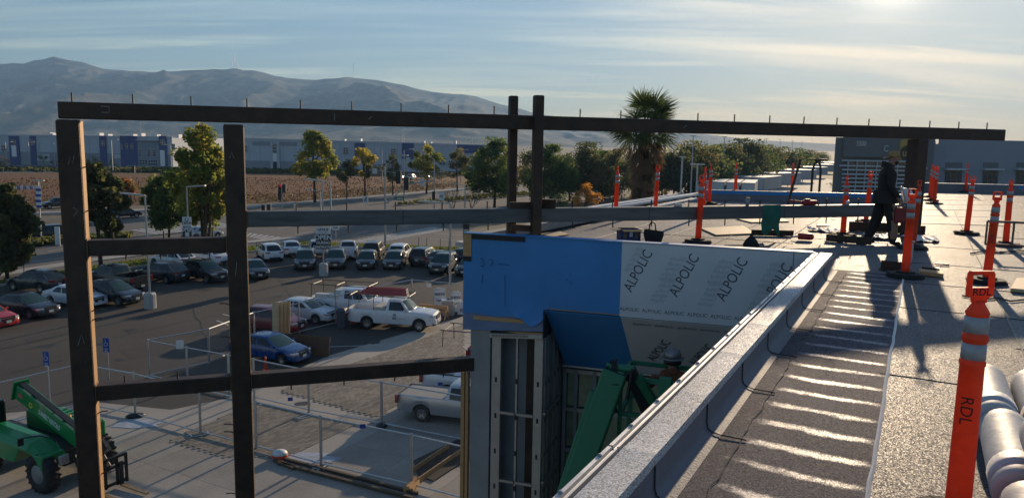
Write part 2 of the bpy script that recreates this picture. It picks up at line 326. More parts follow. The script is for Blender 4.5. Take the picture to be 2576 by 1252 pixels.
def pavers():
    me_ = []
    for k in range(3):
        me_.append(MB().bb(-0.145, 0.145, -0.07, 0.07, -0.03, 0.022).mesh('paver'))
    cells = []
    for poly in (F1, F2):
        uv = [inv(q) for q in poly]; a0, a1 = min(u[0] for u in uv), max(u[0] for u in uv); c0, c1 = min(u[1] for u in uv), max(u[1] for u in uv)
        r = 0; c = c0
        while c < c1:
            a = a0 + (0.15 if r % 2 else 0)
            while a < a1:
                q = PL(a, c)
                if inside(q, poly): cells.append((math.hypot(q[0], q[1]), q))
                a += 0.30
            c += 0.15; r += 1
    cells.sort(); ang = math.atan2(AX.y, AX.x)
    stuff = [MB() for _ in range(3)]
    for i, (d, q) in enumerate(cells):
        k = random.randrange(3); z = 0.008 + random.uniform(-0.003, 0.003)
        if i < 300:
            o = obj('paver', me_[k], M_pav[k], plz); o.location = (q[0], q[1], z); o.rotation_euler = (0, 0, ang)
        else: stuff[k].box((q[0], q[1], z-0.004), (0.29, 0.14, 0.052), ang)
    for k in range(3): o = stuff[k].build('paver_field', M_pav[k], plz); o['kind'] = 'stuff'
    print('pavers', len(cells))
pavers()
def slabs():
    n = 0
    ang = math.atan2(AX.y, AX.x)
    for i in range(-9, 10):
        for j in range(-14, 1):
            x0, x1, y0, y1 = i*2.4, (i+1)*2.4, j*2.4, (j+1)*2.4
            q = PL((x0+x1)/2, (y0+y1)/2)
            if not (-34 < q[0] < 12 and 12.5 < q[1] < 44): continue
            if inside(q, F1) or inside(q, F2): continue
            if (y1) > 0.0 : continue
            o = MB().prism([(-1.192,-1.192),(1.192,-1.192),(1.192,1.192),(-1.192,1.192)], -0.03, 0.0).build('slab', M_slab[(i*7+j*3+i*j) % 3], plz); o.location = (q[0], q[1], 0.012+0.001*((i+j) % 2)); o.rotation_euler = (0, 0, ang); n += 1
    print('slabs', n)
slabs()
# hills on the left: ridge line measured from the photo, slopes with spurs
def hills():
    prof = [(-900,200),(-500,185),(-200,170),(0,160),(60,158),(135,143),(190,153),(260,172),(330,178),(370,181),(450,178),(530,175),(590,172),(640,178),(720,197),(800,200),(880,195),(950,202),(1010,213),(1090,232),(1160,236),(1200,243),(1260,262),(1310,273),(1345,285),(1400,293),(1500,299),(1600,312),(1750,335),(1900,352),(2100,362),(2600,368)]
    xs = [q[0] for q in prof]; ys = [q[1] for q in prof]
    nx, nr = 560, 130; D0, D1 = 2300.0, 4700.0
    rs = np.random.RandomState(3)
    def vnoise(x, y, seed):                       # smooth value noise on a lattice
        r_ = np.random.RandomState(seed); G = r_.rand(256, 256); xi = np.floor(x).astype(int); yi = np.floor(y).astype(int); fx = x-xi; fy = y-yi; fx = fx*fx*(3-2*fx); fy = fy*fy*(3-2*fy)
        g_ = lambda a, b_: G[a % 256, b_ % 256]
        return (g_(xi,yi)*(1-fx)+g_(xi+1,yi)*fx)*(1-fy) + (g_(xi,yi+1)*(1-fx)+g_(xi+1,yi+1)*fx)*fy
    PX = np.linspace(-900, 2600, nx); tops = np.interp(PX, xs, ys); AZ = []; HZ = []
    for px, tp in zip(PX, tops):
        d = ray(px, tp); AZ.append(math.atan2(d.x, d.y)); HZ.append(11 + D1/math.cos(AZ[-1])*d.z/math.hypot(d.x, d.y))
    AZ = np.array(AZ)[:,None]; HZ = np.array(HZ)[:,None]; T = (np.linspace(0, 1.25, nr))[None]; RR = (D0+(D1-D0)*T)/np.cos(AZ); X = RR*np.sin(AZ); Yv = RR*np.cos(AZ)
    base = np.where(T <= 1, np.minimum(T,1)**1.35*HZ, HZ*(1-1.6*(T-1)))
    wx = X + 260*vnoise(X/500, Yv/500, 1); wy = Yv + 260*vnoise(X/500+9, Yv/500, 2)
    rid = np.zeros_like(X); amp = 1.0; tot = 0
    for o_, f_ in enumerate((620, 300, 150, 75, 38)):  # ridged layers: spurs and gullies run down the slope
        nn_ = 1-np.abs(2*vnoise(wx/f_, wy/(f_*2.6), 10+o_)-1); rid += amp*(nn_**1.6-.5); tot += amp; amp *= .52
    rid /= tot; env = np.sin(np.pi*np.minimum(T, 1))**.8
    Z = base + rid*env*HZ*0.62 + (vnoise(X/60, Yv/60, 40)-.5)*np.minimum(T*4, 1)*HZ*.02*(T <= 1.01)
    Z = np.where(T > 0, np.maximum(Z, 0)-1.0, -5)
    V = np.stack([X, Yv, Z], -1).reshape(-1, 3); I = (np.arange(nx-1)[:,None]*nr + np.arange(nr-1)[None]).reshape(-1); F = np.stack([I, I+nr, I+nr+1, I+1], -1)
    me = bpy.data.meshes.new('hills'); me.from_pydata(V.tolist(), [], F.tolist()); me.update(); me.polygons.foreach_set('use_smooth', [True]*len(F))
    m = ramp_mat('hill grass', [(0.38,(0.030,0.038,0.028)),(0.50,(0.075,0.075,0.05)),(0.60,(0.15,0.125,0.08)),(0.72,(0.26,0.20,0.125))], 0.012, 1.0, 0.8, 0.03, detail=10, wscale=(1,.5,2), fine=.5, fscale=.06)
    o = obj('hills', me, m); struct(o)
    # masts on the ridge
    def mast(px, ytop, yb, nm, lab):
        d0, d1 = pY(px, yb+3, 4690), pY(px, ytop, 4690); b = MB()
        b.tube([d0, d1], [1.6, 0.8], 5); b.box(d0.lerp(d1, .97), (7, 2, 10)); b.box(d0.lerp(d1,.7), (4, 2, 6)); o = b.build(nm, M_steel_gal); tag(o, lab, 'mast', 'masts on the ridge')
    mast(589, 143, 172, 'radio_mast', 'tallest radio mast on the middle of the mountain ridge')
    mast(582, 160, 172, 'radio_mast', 'short mast just left of the tallest ridge mast'); mast(597, 163, 172, 'radio_mast', 'short mast just right of the tallest ridge mast')
    mast(889, 163, 195, 'radio_mast', 'thin lone mast on the lower right hump of the ridge')
hills()
# ================================================================== the dealership building: roof, parapets, facade
M_blue = mat('blue air barrier', (0.04,0.225,0.54), 0.5, 0, 0.10, 1.2, 0.12, 9)
M_blue2 = mat('grey blue membrane', (0.16,0.22,0.36), 0.5, 0, 0.2, 2.5, 0.1, 12)
M_film = mat('panel film', (0.58,0.62,0.65), 0.4, 0, 0.05, 2)
M_ink = mat('film print', (0.045,0.06,0.08), 0.5, 0, 0)
M_ink2 = mat('faint film print', (0.33,0.36,0.40), 0.5, 0, 0)
M_marker = mat('marker pen', (0.008,0.03,0.10), 0.6, 0, 0)
M_sheath = mat('grey sheathing', (0.30,0.30,0.295), 0.8, 0, 0.12, 3)
M_stud = mat('steel stud', (0.50,0.47,0.43), 0.45, 0.55, 0.1, 5)
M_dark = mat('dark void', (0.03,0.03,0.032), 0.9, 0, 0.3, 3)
M_sealant = mat('black bitumen', (0.012,0.012,0.013), 0.5, 0, 0.2, 9)
M_glassg = mat('store glass', (0.30,0.34,0.20), 0.08, 0, 0.35, 1.3, spec=0.8)
def granule(name, c, k=1.0, bump=0.9, rmin=0.52, spec=0.35):
    m = bpy.data.materials.new(name); m.use_nodes = True; nt = m.node_tree; N = nt.nodes.new; L = nt.links.new; b = nt.nodes['Principled BSDF']
    tc = N('ShaderNodeTexCoord'); n1 = N('ShaderNodeTexNoise'); n1.inputs['Scale'].default_value = 0.9; n1.inputs['Detail'].default_value = 7; L(tc.outputs['Object'], n1.inputs['Vector'])
    vo = N('ShaderNodeTexVoronoi'); vo.inputs['Scale'].default_value = 150*k; L(tc.outputs['Object'], vo.inputs['Vector'])
    r = N('ShaderNodeValToRGB'); r.color_ramp.elements[0].position = 0.3; r.color_ramp.elements[0].color = (*[x*0.72 for x in c], 1); r.color_ramp.elements[1].position = 0.72; r.color_ramp.elements[1].color = (*[x*1.2 for x in c], 1); L(n1.outputs['Fac'], r.inputs[0])
    sp = N('ShaderNodeSeparateColor'); L(vo.outputs['Color'], sp.inputs[0])
    mr = N('ShaderNodeMapRange'); mr.inputs[3].default_value = 0.35; mr.inputs[4].default_value = 1.65; L(sp.outputs[0], mr.inputs[0])
    mm = N('ShaderNodeMixRGB'); mm.blend_type = 'MULTIPLY'; mm.inputs[0].default_value = 1; L(r.outputs[0], mm.inputs[1]); L(mr.outputs[0], mm.inputs[2]); L(mm.outputs[0], b.inputs['Base Color'])
    rr = N('ShaderNodeMapRange'); rr.inputs[3].default_value = rmin; rr.inputs[4].default_value = 0.95; L(sp.outputs[1], rr.inputs[0]); L(rr.outputs[0], b.inputs['Roughness'])
    bp = N('ShaderNodeBump'); bp.inputs['Strength'].default_value = bump; bp.inputs['Distance'].default_value = 0.004; L(sp.outputs[2], bp.inputs['Height'])
    n3 = N('ShaderNodeTexNoise'); n3.inputs['Scale'].default_value = 5; n3.inputs['Detail'].default_value = 5; L(tc.outputs['Object'], n3.inputs['Vector'])
    bp2 = N('ShaderNodeBump'); bp2.inputs['Strength'].default_value = 0.25; bp2.inputs['Distance'].default_value = 0.012; L(n3.outputs['Fac'], bp2.inputs['Height']); L(bp.outputs[0], bp2.inputs['Normal']); L(bp2.outputs[0], b.inputs['Normal'])
    b.inputs['Specular IOR Level'].default_value = spec
    return m
M_cap = [granule('cap sheet %d' % i, tuple(k*c for c in (0.178,0.175,0.182))) for i, k in enumerate((0.85,1.0,1.12))]
M_cope = granule('pale cap sheet', (0.56,0.56,0.57), rmin=0.38, spec=0.6)
M_flash = mat('base flashing', (0.17,0.17,0.195), 0.7, 0, 0.12, 2.5, 0.25, 60)
M_pale = granule('pale roof sheet', (0.36,0.34,0.30))
RZ = 9.3
BO = Vector((4.0, 13.0, 0.0))
bld = thing('dealership_building', 'flat roofed building under construction with blue wrapped facade and grey roof', 'building', BO)
def wb(b, name, m, parent=None, smooth=False, fix=False):
    b.xf(Matrix.Translation(-BO)); return b.build(name, m, parent or bld, smooth, fix)
C0 = Vector((4.22,10.67,0)); C1 = Vector((-0.78,12.30,0)); WE = (C0-C1).normalized(); WN = Vector((-WE.y, WE.x, 0))   # WN points into the building
def W(s, z, off=0.0): q = C1 + WE*s + WN*off; return Vector((q.x, q.y, z))
RA = Vector((0.467,0.884,0)).normalized(); RB = Vector((RA.y,-RA.x,0))          # along / right of the near parapet
PI0 = Vector((4.43,10.565,0))                                                   # inner parapet base line passes here
def UV(p): d = Vector((p[0],p[1],0))-PI0; return d.dot(RA), d.dot(RB)
def XY(u, v): q = PI0 + RA*u + RB*v; return (q.x, q.y)
def clip(poly, a, bb_):                        # keep the left side of a->b
    out = []; n = len(poly); dx, dy = bb_[0]-a[0], bb_[1]-a[1]
    def s(p): return dx*(p[1]-a[1]) - dy*(p[0]-a[0])
    for i in range(n):
        p, q = poly[i], poly[(i+1) % n]; sp, sq = s(p), s(q)
        if sp >= 0: out.append(p)
        if (sp > 0 > sq) or (sp < 0 < sq): t = sp/(sp-sq); out.append((p[0]+(q[0]-p[0])*t, p[1]+(q[1]-p[1])*t))
    return out
BK1 = [(5.9,24.25),(12.1,23.55)]; BK2 = [(16.5,31.5),(44.0,28.4)]
LE = [(-0.72,12.45),(5.9,24.25)]
def region(poly, which):
    if which == 'L': hp = [(LE[1], LE[0]), ((W(0,0,.18).x,W(0,0,.18).y),(W(5.4,0,.18).x,W(5.4,0,.18).y)), (BK1[1], BK1[0])]
    elif which == 'M': hp = [(BK1[1], BK1[0])]
    else: hp = [(BK2[1], BK2[0])]
    for a, c in hp:
        poly = clip(poly, a, c)
        if len(poly) < 3: return None
    return poly
# first strip beside the parapet: a flat sheet, damp with bands dried pale
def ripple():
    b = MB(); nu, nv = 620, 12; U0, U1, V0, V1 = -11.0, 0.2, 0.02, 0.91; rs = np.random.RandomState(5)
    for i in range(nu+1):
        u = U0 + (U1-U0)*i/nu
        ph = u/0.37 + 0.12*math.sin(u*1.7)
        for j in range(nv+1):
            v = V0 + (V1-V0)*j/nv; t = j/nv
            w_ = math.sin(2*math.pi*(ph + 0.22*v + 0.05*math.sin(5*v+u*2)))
            fr_ = (ph + 0.22*v + 0.05*math.sin(5*v+u*2)) % 1.0          # sawtooth profile; the amplitude leaves the sheet flat
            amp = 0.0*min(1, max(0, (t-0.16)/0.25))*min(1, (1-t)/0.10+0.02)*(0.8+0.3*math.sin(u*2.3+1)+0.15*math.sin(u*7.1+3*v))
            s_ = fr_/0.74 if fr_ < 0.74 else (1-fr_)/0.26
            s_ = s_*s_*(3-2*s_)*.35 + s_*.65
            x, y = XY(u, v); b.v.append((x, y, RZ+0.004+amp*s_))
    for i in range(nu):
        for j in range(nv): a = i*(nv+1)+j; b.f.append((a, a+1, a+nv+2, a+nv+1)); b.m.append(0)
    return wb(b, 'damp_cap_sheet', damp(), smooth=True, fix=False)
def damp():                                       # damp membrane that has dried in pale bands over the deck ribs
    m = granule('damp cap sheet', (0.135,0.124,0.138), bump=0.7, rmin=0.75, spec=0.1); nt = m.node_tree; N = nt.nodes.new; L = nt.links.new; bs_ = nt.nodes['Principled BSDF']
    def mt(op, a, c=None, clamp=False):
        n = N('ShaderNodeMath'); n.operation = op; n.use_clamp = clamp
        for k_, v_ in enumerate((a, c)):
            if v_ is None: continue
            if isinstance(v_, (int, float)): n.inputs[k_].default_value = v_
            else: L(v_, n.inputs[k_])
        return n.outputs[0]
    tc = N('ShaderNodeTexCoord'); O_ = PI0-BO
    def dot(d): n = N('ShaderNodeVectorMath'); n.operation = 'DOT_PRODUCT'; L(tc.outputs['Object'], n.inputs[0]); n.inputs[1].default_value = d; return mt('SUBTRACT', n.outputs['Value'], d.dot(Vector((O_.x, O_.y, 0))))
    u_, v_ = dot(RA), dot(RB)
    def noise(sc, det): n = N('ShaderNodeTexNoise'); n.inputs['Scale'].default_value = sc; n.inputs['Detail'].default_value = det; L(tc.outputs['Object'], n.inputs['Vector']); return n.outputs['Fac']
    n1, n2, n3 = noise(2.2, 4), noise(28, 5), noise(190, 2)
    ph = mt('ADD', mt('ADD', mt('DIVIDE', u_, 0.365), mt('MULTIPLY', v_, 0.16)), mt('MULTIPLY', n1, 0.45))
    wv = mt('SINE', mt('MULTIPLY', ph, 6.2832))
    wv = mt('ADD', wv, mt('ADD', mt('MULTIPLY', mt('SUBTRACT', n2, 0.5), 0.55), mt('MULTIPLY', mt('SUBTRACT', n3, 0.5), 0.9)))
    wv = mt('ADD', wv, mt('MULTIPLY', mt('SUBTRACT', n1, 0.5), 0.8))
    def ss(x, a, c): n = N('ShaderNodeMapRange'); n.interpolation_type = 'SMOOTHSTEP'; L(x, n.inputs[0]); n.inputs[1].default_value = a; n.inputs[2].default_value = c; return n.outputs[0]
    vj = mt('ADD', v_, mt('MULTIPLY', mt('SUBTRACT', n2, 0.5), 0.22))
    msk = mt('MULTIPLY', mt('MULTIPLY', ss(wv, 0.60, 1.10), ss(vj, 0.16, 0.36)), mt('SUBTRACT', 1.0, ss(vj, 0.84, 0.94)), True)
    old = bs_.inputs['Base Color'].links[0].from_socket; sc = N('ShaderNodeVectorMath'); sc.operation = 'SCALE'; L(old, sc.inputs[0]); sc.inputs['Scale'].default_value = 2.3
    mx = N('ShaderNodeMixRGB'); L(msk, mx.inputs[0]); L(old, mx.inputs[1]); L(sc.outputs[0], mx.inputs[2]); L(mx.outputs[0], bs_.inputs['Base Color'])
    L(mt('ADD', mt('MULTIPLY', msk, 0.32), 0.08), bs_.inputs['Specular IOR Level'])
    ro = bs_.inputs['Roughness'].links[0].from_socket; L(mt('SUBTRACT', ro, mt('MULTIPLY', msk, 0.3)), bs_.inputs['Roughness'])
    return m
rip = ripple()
k = 0
for iv in range(-9, 36):
    v0, v1 = iv*1.0-0.09, iv*1.0+0.91
    quad = [XY(-16, v0), XY(-16, v1), XY(30, v1), XY(30, v0)]
    if iv == 0: quad = [XY(0.2, v0), XY(0.2, v1), XY(30, v1), XY(30, v0)]
    if iv < 0: quad = [XY(-2.5, v0), XY(-2.5, v1+0.004*(0)), XY(30, v1), XY(30, v0)]
    which = 'L' if iv < 0 else ('M' if iv == 0 else 'R')
    poly = region(quad, which)
    if not poly: continue
    b = MB(); b.prism(poly, RZ-0.05, RZ + 0.002*(iv % 2)); wb(b, 'cap_sheet', M_cap[(iv*5+1) % 3]); k += 1
    if iv >= 0 or iv in (-1,-2,-3,-4,-5,-6):                           # heat welded seam, pale bead
        uu = [UV(p) for p in poly]; top = max(u for u, v in uu if abs(v-v1) < 0.03) if any(abs(v-v1) < 0.03 for u, v in uu) else None
        bot = min(u for u, v in uu if abs(v-v1) < 0.03) if top is not None else None
        if top is not None and top-bot > 1:
            s = MB(); n = int((top-bot)/0.7); pts = []
            if iv == 0: bot = -11.0; n = int((top-bot)/0.25)
            for i in range(n+1): u = bot+(top-bot)*i/n; x, y = XY(u, v1+random.uniform(-.006,.006)); pts.append((x, y, RZ+0.004+random.uniform(0,.003)))
            s.tube(pts, 0.009 if iv else 0.012, 4); wb(s, 'seam', M_pale if iv else M_white)
# cross laps: end joints of the sheets
for u, v0, v1 in [(-5.05,0.86,2.4),(-2.2,0.86,4.86),(-3.6,1.86,2.86),(1.6,0.86,3.86),(-0.4,0.9,6.0),(4.0,-2.9,3.0),(6.5,2.05,6.05),(9,-3,0),(2.9,-3.9,-0.9)]:
    s = MB(); pts = [(*XY(u+random.uniform(-.015,.015), v0+(v1-v0)*i/12), RZ+0.003) for i in range(13)]; s.tube(pts, 0.004, 4); wb(s, 'end_lap', M_sealant)
# pale walkway sheets at the back right, butted side by side
for i in range(6):
    q0 = [g2(2326,486,RZ), g2(2463,487,RZ), g2(2545,570,RZ), g2(2312,563,RZ)]
    A_, B_, C_, D_ = [Vector((*q,0)) for q in q0]; t0, t1 = i/6+.004, (i+1)/6-.004
    b = MB(); b.prism([A_.lerp(D_,t0)[:2], B_.lerp(C_,t0)[:2], B_.lerp(C_,t1)[:2], A_.lerp(D_,t1)[:2]], RZ-0.01, RZ+0.009+0.002*(i % 2)); wb(b, 'walkway_sheet', M_pale)
# structural box under the roof (walls of the near wing and the far wing)
b = MB(); b.prism([XY(-16,-0.19), XY(-16,30), XY(20,30), (16.5,31.3), (12.0,23.7), (5.95,24.2), (LE[0][0]+.35,LE[0][1]+.2), W(0.25,0,1.5)[:2], W(5.20,0,1.5)[:2], XY(0.05,-0.19)], 0, RZ-0.06); wb(b, 'wall', M_sheath)
# ---- near parapet: coping pieces, aluminium edge, flashing pieces with cant
PT = 9.54
b = MB(); b.prism([XY(-14,-0.20), XY(-14,-0.012), XY(0.06,-0.012), XY(0.06,-0.20)], RZ-1.6, PT-0.03); wb(b, 'parapet_core', M_sheath)
u = 0.08; i = 0
while u > -13.5:
    ln = 1.0 + random.uniform(-.03,.03); u0, u1 = u-ln, u; rs = [] ; nseg = 8
    for j in range(nseg+1):
        uu = u0 + (u1-u0)*j/nseg; dz = 0.004*(j == nseg or j == 0) + random.uniform(0,.0015)
        prof = [(-0.155,PT-0.06),(-0.155,PT),(-0.11,PT+0.001),(-0.05,PT+0.001),(0.008,PT),(0.010,PT-0.02),(0.010,PT-0.05),(-0.015,PT-0.055)]
        rs.append([(*XY(uu, v), z+dz) for v, z in prof])
    bb = MB(); bb.loft(rs, True, True); o = wb(bb, 'coping_sheet', M_cope, fix=True); smooth_by_angle(o, 25)
    # flashing piece
    f = MB(); rs = []
    for j in range(5):
        uu = u0+0.004 + (u1-u0-0.008)*j/4; pr = [(0.004,PT-0.052),(0.005,RZ+0.07),(0.016,RZ+0.035),(0.04,RZ+0.018),(0.07,RZ+0.010),(0.095,RZ+0.0065),(0.095,RZ-0.01),(-0.01,RZ-0.01)]
        rs.append([(*XY(uu, v), z) for v, z in pr])
    f.loft(rs, True, True); o = wb(f, 'flashing_sheet', M_flash, fix=True); smooth_by_angle(o, 50)
    jit = random.uniform(-.05,.05); s = MB(); s.tube([(*XY(u0+(jit*min(1,v/.1)), v+.003), z+.002) for v, z in [(0.006,PT-0.055),(0.008,RZ+0.075),(0.018,RZ+0.038),(0.042,RZ+0.021),(0.08,RZ+0.013),(0.21,RZ+0.011),(0.24,RZ+0.009)]], 0.0038, 5); wb(s, 'joint_bead', M_sealant)
    u -= ln; i += 1
s = MB(); s.tube([(*XY(-12+i*0.1, 0.215+random.uniform(-.012,.012)), RZ+0.010) for i in range(121)], 0.003, 4); wb(s, 'flashing_edge_bead', M_sealant)
for i in range(5):                                # aluminium edge rail in lengths
    u1 = 0.1 - i*2.7; u0 = u1-2.68
    rs = [[(*XY(uu, v), z) for v, z in [(-0.24,PT-0.09),(-0.24,PT-0.012),(-0.234,PT-0.004),(-0.214,PT-0.004),(-0.210,PT-0.022),(-0.197,PT-0.024),(-0.193,PT-0.006),(-0.182,PT-0.006),(-0.178,PT-0.09)]] for uu in (u0, u1)]
    o = MB().loft(rs).xf(Matrix.Translation(-BO)).build('edge_rail', M_alu, bld, fix=True)
    s = MB()
    for q in range(6): s.lathe([(0.011,0),(0.011,0.008),(0.006,0.012)], 6, (*XY(u0+0.3+q*0.45, -0.224), PT-0.005))
    s.xf(Matrix.Translation(-BO)).build('screw_row', M_steel_gal, o)
# ---- notch wall: blue membrane, faced panels, sloped soffit fascia
SB = 2.57                                        # where the blue ends and the panels begin
WT, SEAM, BOT = 9.54, 8.40, 7.95
b = MB()                                         # blue membrane with a soft hanging lower edge
N1, N2 = 36, 14; top = lambda s: WT-0.003
vs = []; 
def lowz(s):
    if s > 1.36: return SEAM+0.03
    return 8.235 + 0.012*math.sin(s*9) + (0.0 if s < 1.0 else -0.10*math.sin((s-1.0)/0.36*math.pi))
for i in range(N1+1):
    s_ = 0.003+(SB-0.003)*i/N1
    for j in range(N2+1):
        t = j/N2; z = WT + (lowz(s_)-WT)*t; off = -0.012-0.004*math.sin(s_*7+z*5)*math.sin(z*8)-(0.05*max(0, (t-0.85)/0.15)**2 if 0.9 < s_ < 1.36 else 0)
        b.v.append(W(s_, z, off)[:])
for i in range(N1):
    for j in range(N2): a = i*(N2+1)+j; b.f.append((a, a+N2+1, a+N2+2, a+1)); b.m.append(0)
b.v = [tuple(p) for p in b.v]; o = wb(b, 'blue_membrane', M_blue, smooth=True); o['label'] = 'blue air barrier membrane with pen marks'
b = MB(); b.extrude([W(0.0,BOT), W(1.37,BOT+0.09), W(1.37,SEAM+0.005), W(5.26,SEAM+0.005), W(5.26,WT-0.01), W(0.0,WT-0.01)], WN*0.16); wb(b, 'fascia_backing', M_sheath)
b = MB(); b.extrude([W(0.0,BOT,-0.006), W(1.37,BOT+0.09,-0.006), W(1.37,8.24,-0.006), W(0.0,8.24,-0.006)], WN*0.004); wb(b, 'fascia_membrane', M_blue2)
b = MB(); b.extrude([W(0.18,8.14,-0.02), W(1.16,8.15,-0.02), W(1.16,8.21,-0.02), W(0.18,8.20,-0.02)], WN*0.013); wb(b, 'batten', M_wood)
b = MB(); b.extrude([W(0.0,9.17,-0.03), W(0.14,9.17,-0.03), W(0.14,9.53,-0.03), W(0.0,9.53,-0.03)], WN*0.012); wb(b, 'plywood_patch', M_wood)
b = MB(); b.extrude([W(0.0,9.09,-0.03), W(0.14,9.09,-0.03), W(0.14,9.165,-0.03), W(0.0,9.165,-0.03)], WN*0.012); wb(b, 'plywood_edge', M_dark)
b = MB(); b.extrude([W(0.14,9.455,-0.03), W(1.04,9.455,-0.03), W(1.04,9.53,-0.03), W(0.14,9.53,-0.03)], WN*0.012); wb(b, 'torn_strip', M_dark)
# panels: one large, one narrow beside the corner
def faced(s0, s1, name='faced_panel'):
    b = MB(); b.extrude([W(s0,SEAM,-0.02), W(s1,SEAM,-0.02), W(s1,WT+0.004,-0.02), W(s0,WT+0.004,-0.02)], WN*0.014); o = wb(b, name, M_film); return o
P1 = faced(SB, 5.0); P2 = faced(5.012, 5.26)
b = MB(); b.bar(W(0,WT+.006,.06), W(5.26,WT+.006,.06), 0.20, 0.008); wb(b, 'wall_cap', M_blue)
b = MB(); b.bar(W(SB,WT+.010,.02), W(5.26,WT+.010,.02), 0.08, 0.006); wb(b, 'panel_edge', M_alu)
def wtext(name, body, size, s, z, off, rot, parent, m=M_ink, sx=1.0, bold=0.0, base=None, E_=None, U_=None):
    M0 = frame3((base if base is not None else W(s, z, off)) - BO, E_ or WE, U_ or (0,0,1)) @ Matrix.Rotation(rot, 4, 'Z')
    return text(name, body, size, m, M0, parent, sx=sx, bold=bold)
for i, (s_, z_) in enumerate([(2.83,9.12),(3.51,9.10),(4.19,9.09)]):
    wtext('printed_word', 'ALPOLIC', 0.215, s_, z_, -0.0225, R(64), P1, sx=0.82)
wtext('printed_word', 'POLIC', 0.215, 4.84, 9.14, -0.0225, R(64), P1, sx=0.82)
for i in range(7): wtext('printed_word', 'ALPOLIC', 0.075, 2.72+i*0.335, 8.52, -0.0225, 0, P1)
def fineprint(s, z, parent, n=9):                  # faint columns of small print, leaning like the words
    d = (WE*math.cos(R(64)) + Vector((0,0,1))*math.sin(R(64)))
    b = MB(); r_ = random.Random(int(s*100))
    for i in range(n):
        for seg in range(5):
            p = W(s + 0.024*i, z, -0.0225) + d*(seg*0.085+r_.uniform(0,.02)); q = p + d*r_.uniform(.03,.07); b.bar(p, q, 0.006, 0.0012, up=-WN)
    return wb(b, 'fine_print', M_ink2, bld)
for s_ in (3.02,3.72,4.42): fineprint(s_, 8.66, P1); fineprint(s_+0.12, 9.0, P1)
for s_, z_ in ((2.62,9.3),): fineprint(s_, 9.1, P1, 5)
# pen marks on the blue
def scribble(pts): 
    b = MB(); b.tube([W(s, z, -0.03) for s, z in pts], 0.0035, 4); return wb(b, 'pen_mark', M_marker)
scribble([(0.29,9.13),(0.34,9.15),(0.36,9.11),(0.32,9.09),(0.37,9.06),(0.35,9.02),(0.30,9.03)]); scribble([(0.45,9.13),(0.50,9.14),(0.52,9.11),(0.48,9.06),(0.47,9.03)]); scribble([(0.60,9.08),(0.80,9.07)])
scribble([(0.72,8.9),(0.73,8.42)]); scribble([(0.34,8.9),(0.33,8.75)]); scribble([(1.78,8.98),(1.79,9.0)]); scribble([(1.80,8.88),(1.80,8.82)]); scribble([(1.72,8.92),(1.74,8.89)])
# sloped lower fascia, tilted in under the panels
SO, SZ = 1.15, 7.18
def slope(s0, s1, s0b, s1b, m, name, lift=0.0):
    b = MB(); n = (WN*-1.1 + Vector((0,0,-1.0))).normalized()*0.012
    b.extrude([W(s0,SEAM-0.01,0.0)+n*lift, W(s1,SEAM-0.01,0.0)+n*lift, W(s1b,SZ,SO)+n*lift, W(s0b,SZ,SO)+n*lift], n); return wb(b, name, m)
slope(1.39, SB+.02, 1.47, 2.68, M_blue, 'blue_soffit_membrane'); SP = slope(SB+.02, 5.26, 2.68, 5.30, M_film, 'soffit_panel')
SD = (Vector((0,0,SEAM-SZ)) - WN*SO).normalized()
for i, s_ in enumerate((3.12,3.78,4.4)):
    c = W(s_, (SEAM-.01+SZ)/2, SO/2) + (WN*-1.1 + Vector((0,0,-1.0))).normalized()*0.022
    wtext('printed_word', 'ALPOLIC', 0.215, 0, 0, 0, R(64), SP, sx=0.82, base=c, U_=SD)
for i in range(6):
    c = W(2.9+i*0.34, SEAM-0.107, 0.09) + (WN*-1.1 + Vector((0,0,-1.0))).normalized()*0.022; wtext('printed_word', 'ALPOLIC', 0.075, 0, 0, 0, 0, SP, base=c, U_=SD)
b = MB(); b.bar(W(1.38,8.4,.1), W(1.38,7.95,.1), .02, .3, up=WN); wb(b, 'fascia_return', M_dark)
# ---- pier at the corner: sheathing, steel studs, bridging, lumber
b = MB(); b.extrude([W(0.13,0,0.02), W(0.47,0,0.02), W(0.47,7.97,0.02), W(0.13,7.97,0.02)], WN*0.9); wb(b, 'pier_sheathing', M_sheath)
b = MB(); b.extrude([W(0.47,0,0.42), W(1.30,0,0.42), W(1.30,8.0,0.42), W(0.47,8.0,0.42)], WN*0.02); wb(b, 'pier_back_board', M_sheath)
b = MB(); b.extrude([W(0.50,0,0.25), W(1.34,0,0.25), W(1.34,8.0,0.25), W(0.5,8.0,0.25)], WN*0.01); 
b = MB(); b.bar(W(1.09,0,.30), W(1.09,8.0,.30), 0.12, 0.12, up=WN); wb(b, 'steel_post', M_rust)
def stud(s, off, wd=0.15, side=False, z1=7.9):
    b = MB(); E_, Nn = (WE, WN) if not side else (WN, -WE)
    p = W(s, 0, off)
    for a, c, dd, ww in ((0, 0, 0.0, wd),):
        b.bar(p, p+Vector((0,0,z1)), 0.004, wd, up=E_ if not side else WN)
    o_ = p + E_*(wd/2-0.002)
    b.bar(o_ + Nn*0.035, o_ + Nn*0.035 + Vector((0,0,z1)), 0.004, 0.07, up=Nn); o2 = p - E_*(wd/2-0.002); b.bar(o2 + Nn*0.035, o2 + Nn*0.035+Vector((0,0,z1)), 0.004, 0.07, up=Nn)
    st = wb(b, 'stud', M_stud)
    h = MB(); z = 0.45
    while z < z1-0.2: h.box(p - Nn*0.0035 + Vector((0,0,z)), (0.035,0.003,0.085), math.atan2(E_.y, E_.x)); z += 0.61
    h.xf(Matrix.Translation(-BO)).build('punch_out', M_dark, st)
stud(0.575, 0.03); stud(1.29, 0.03, 0.14); stud(0.92, 0.05, 0.03)
stud(1.38, 0.35, 0.12, True); stud(1.38, 0.72, 0.10, True); stud(1.38, 0.95, 0.06, True); stud(1.38, 0.16, 0.05, True)
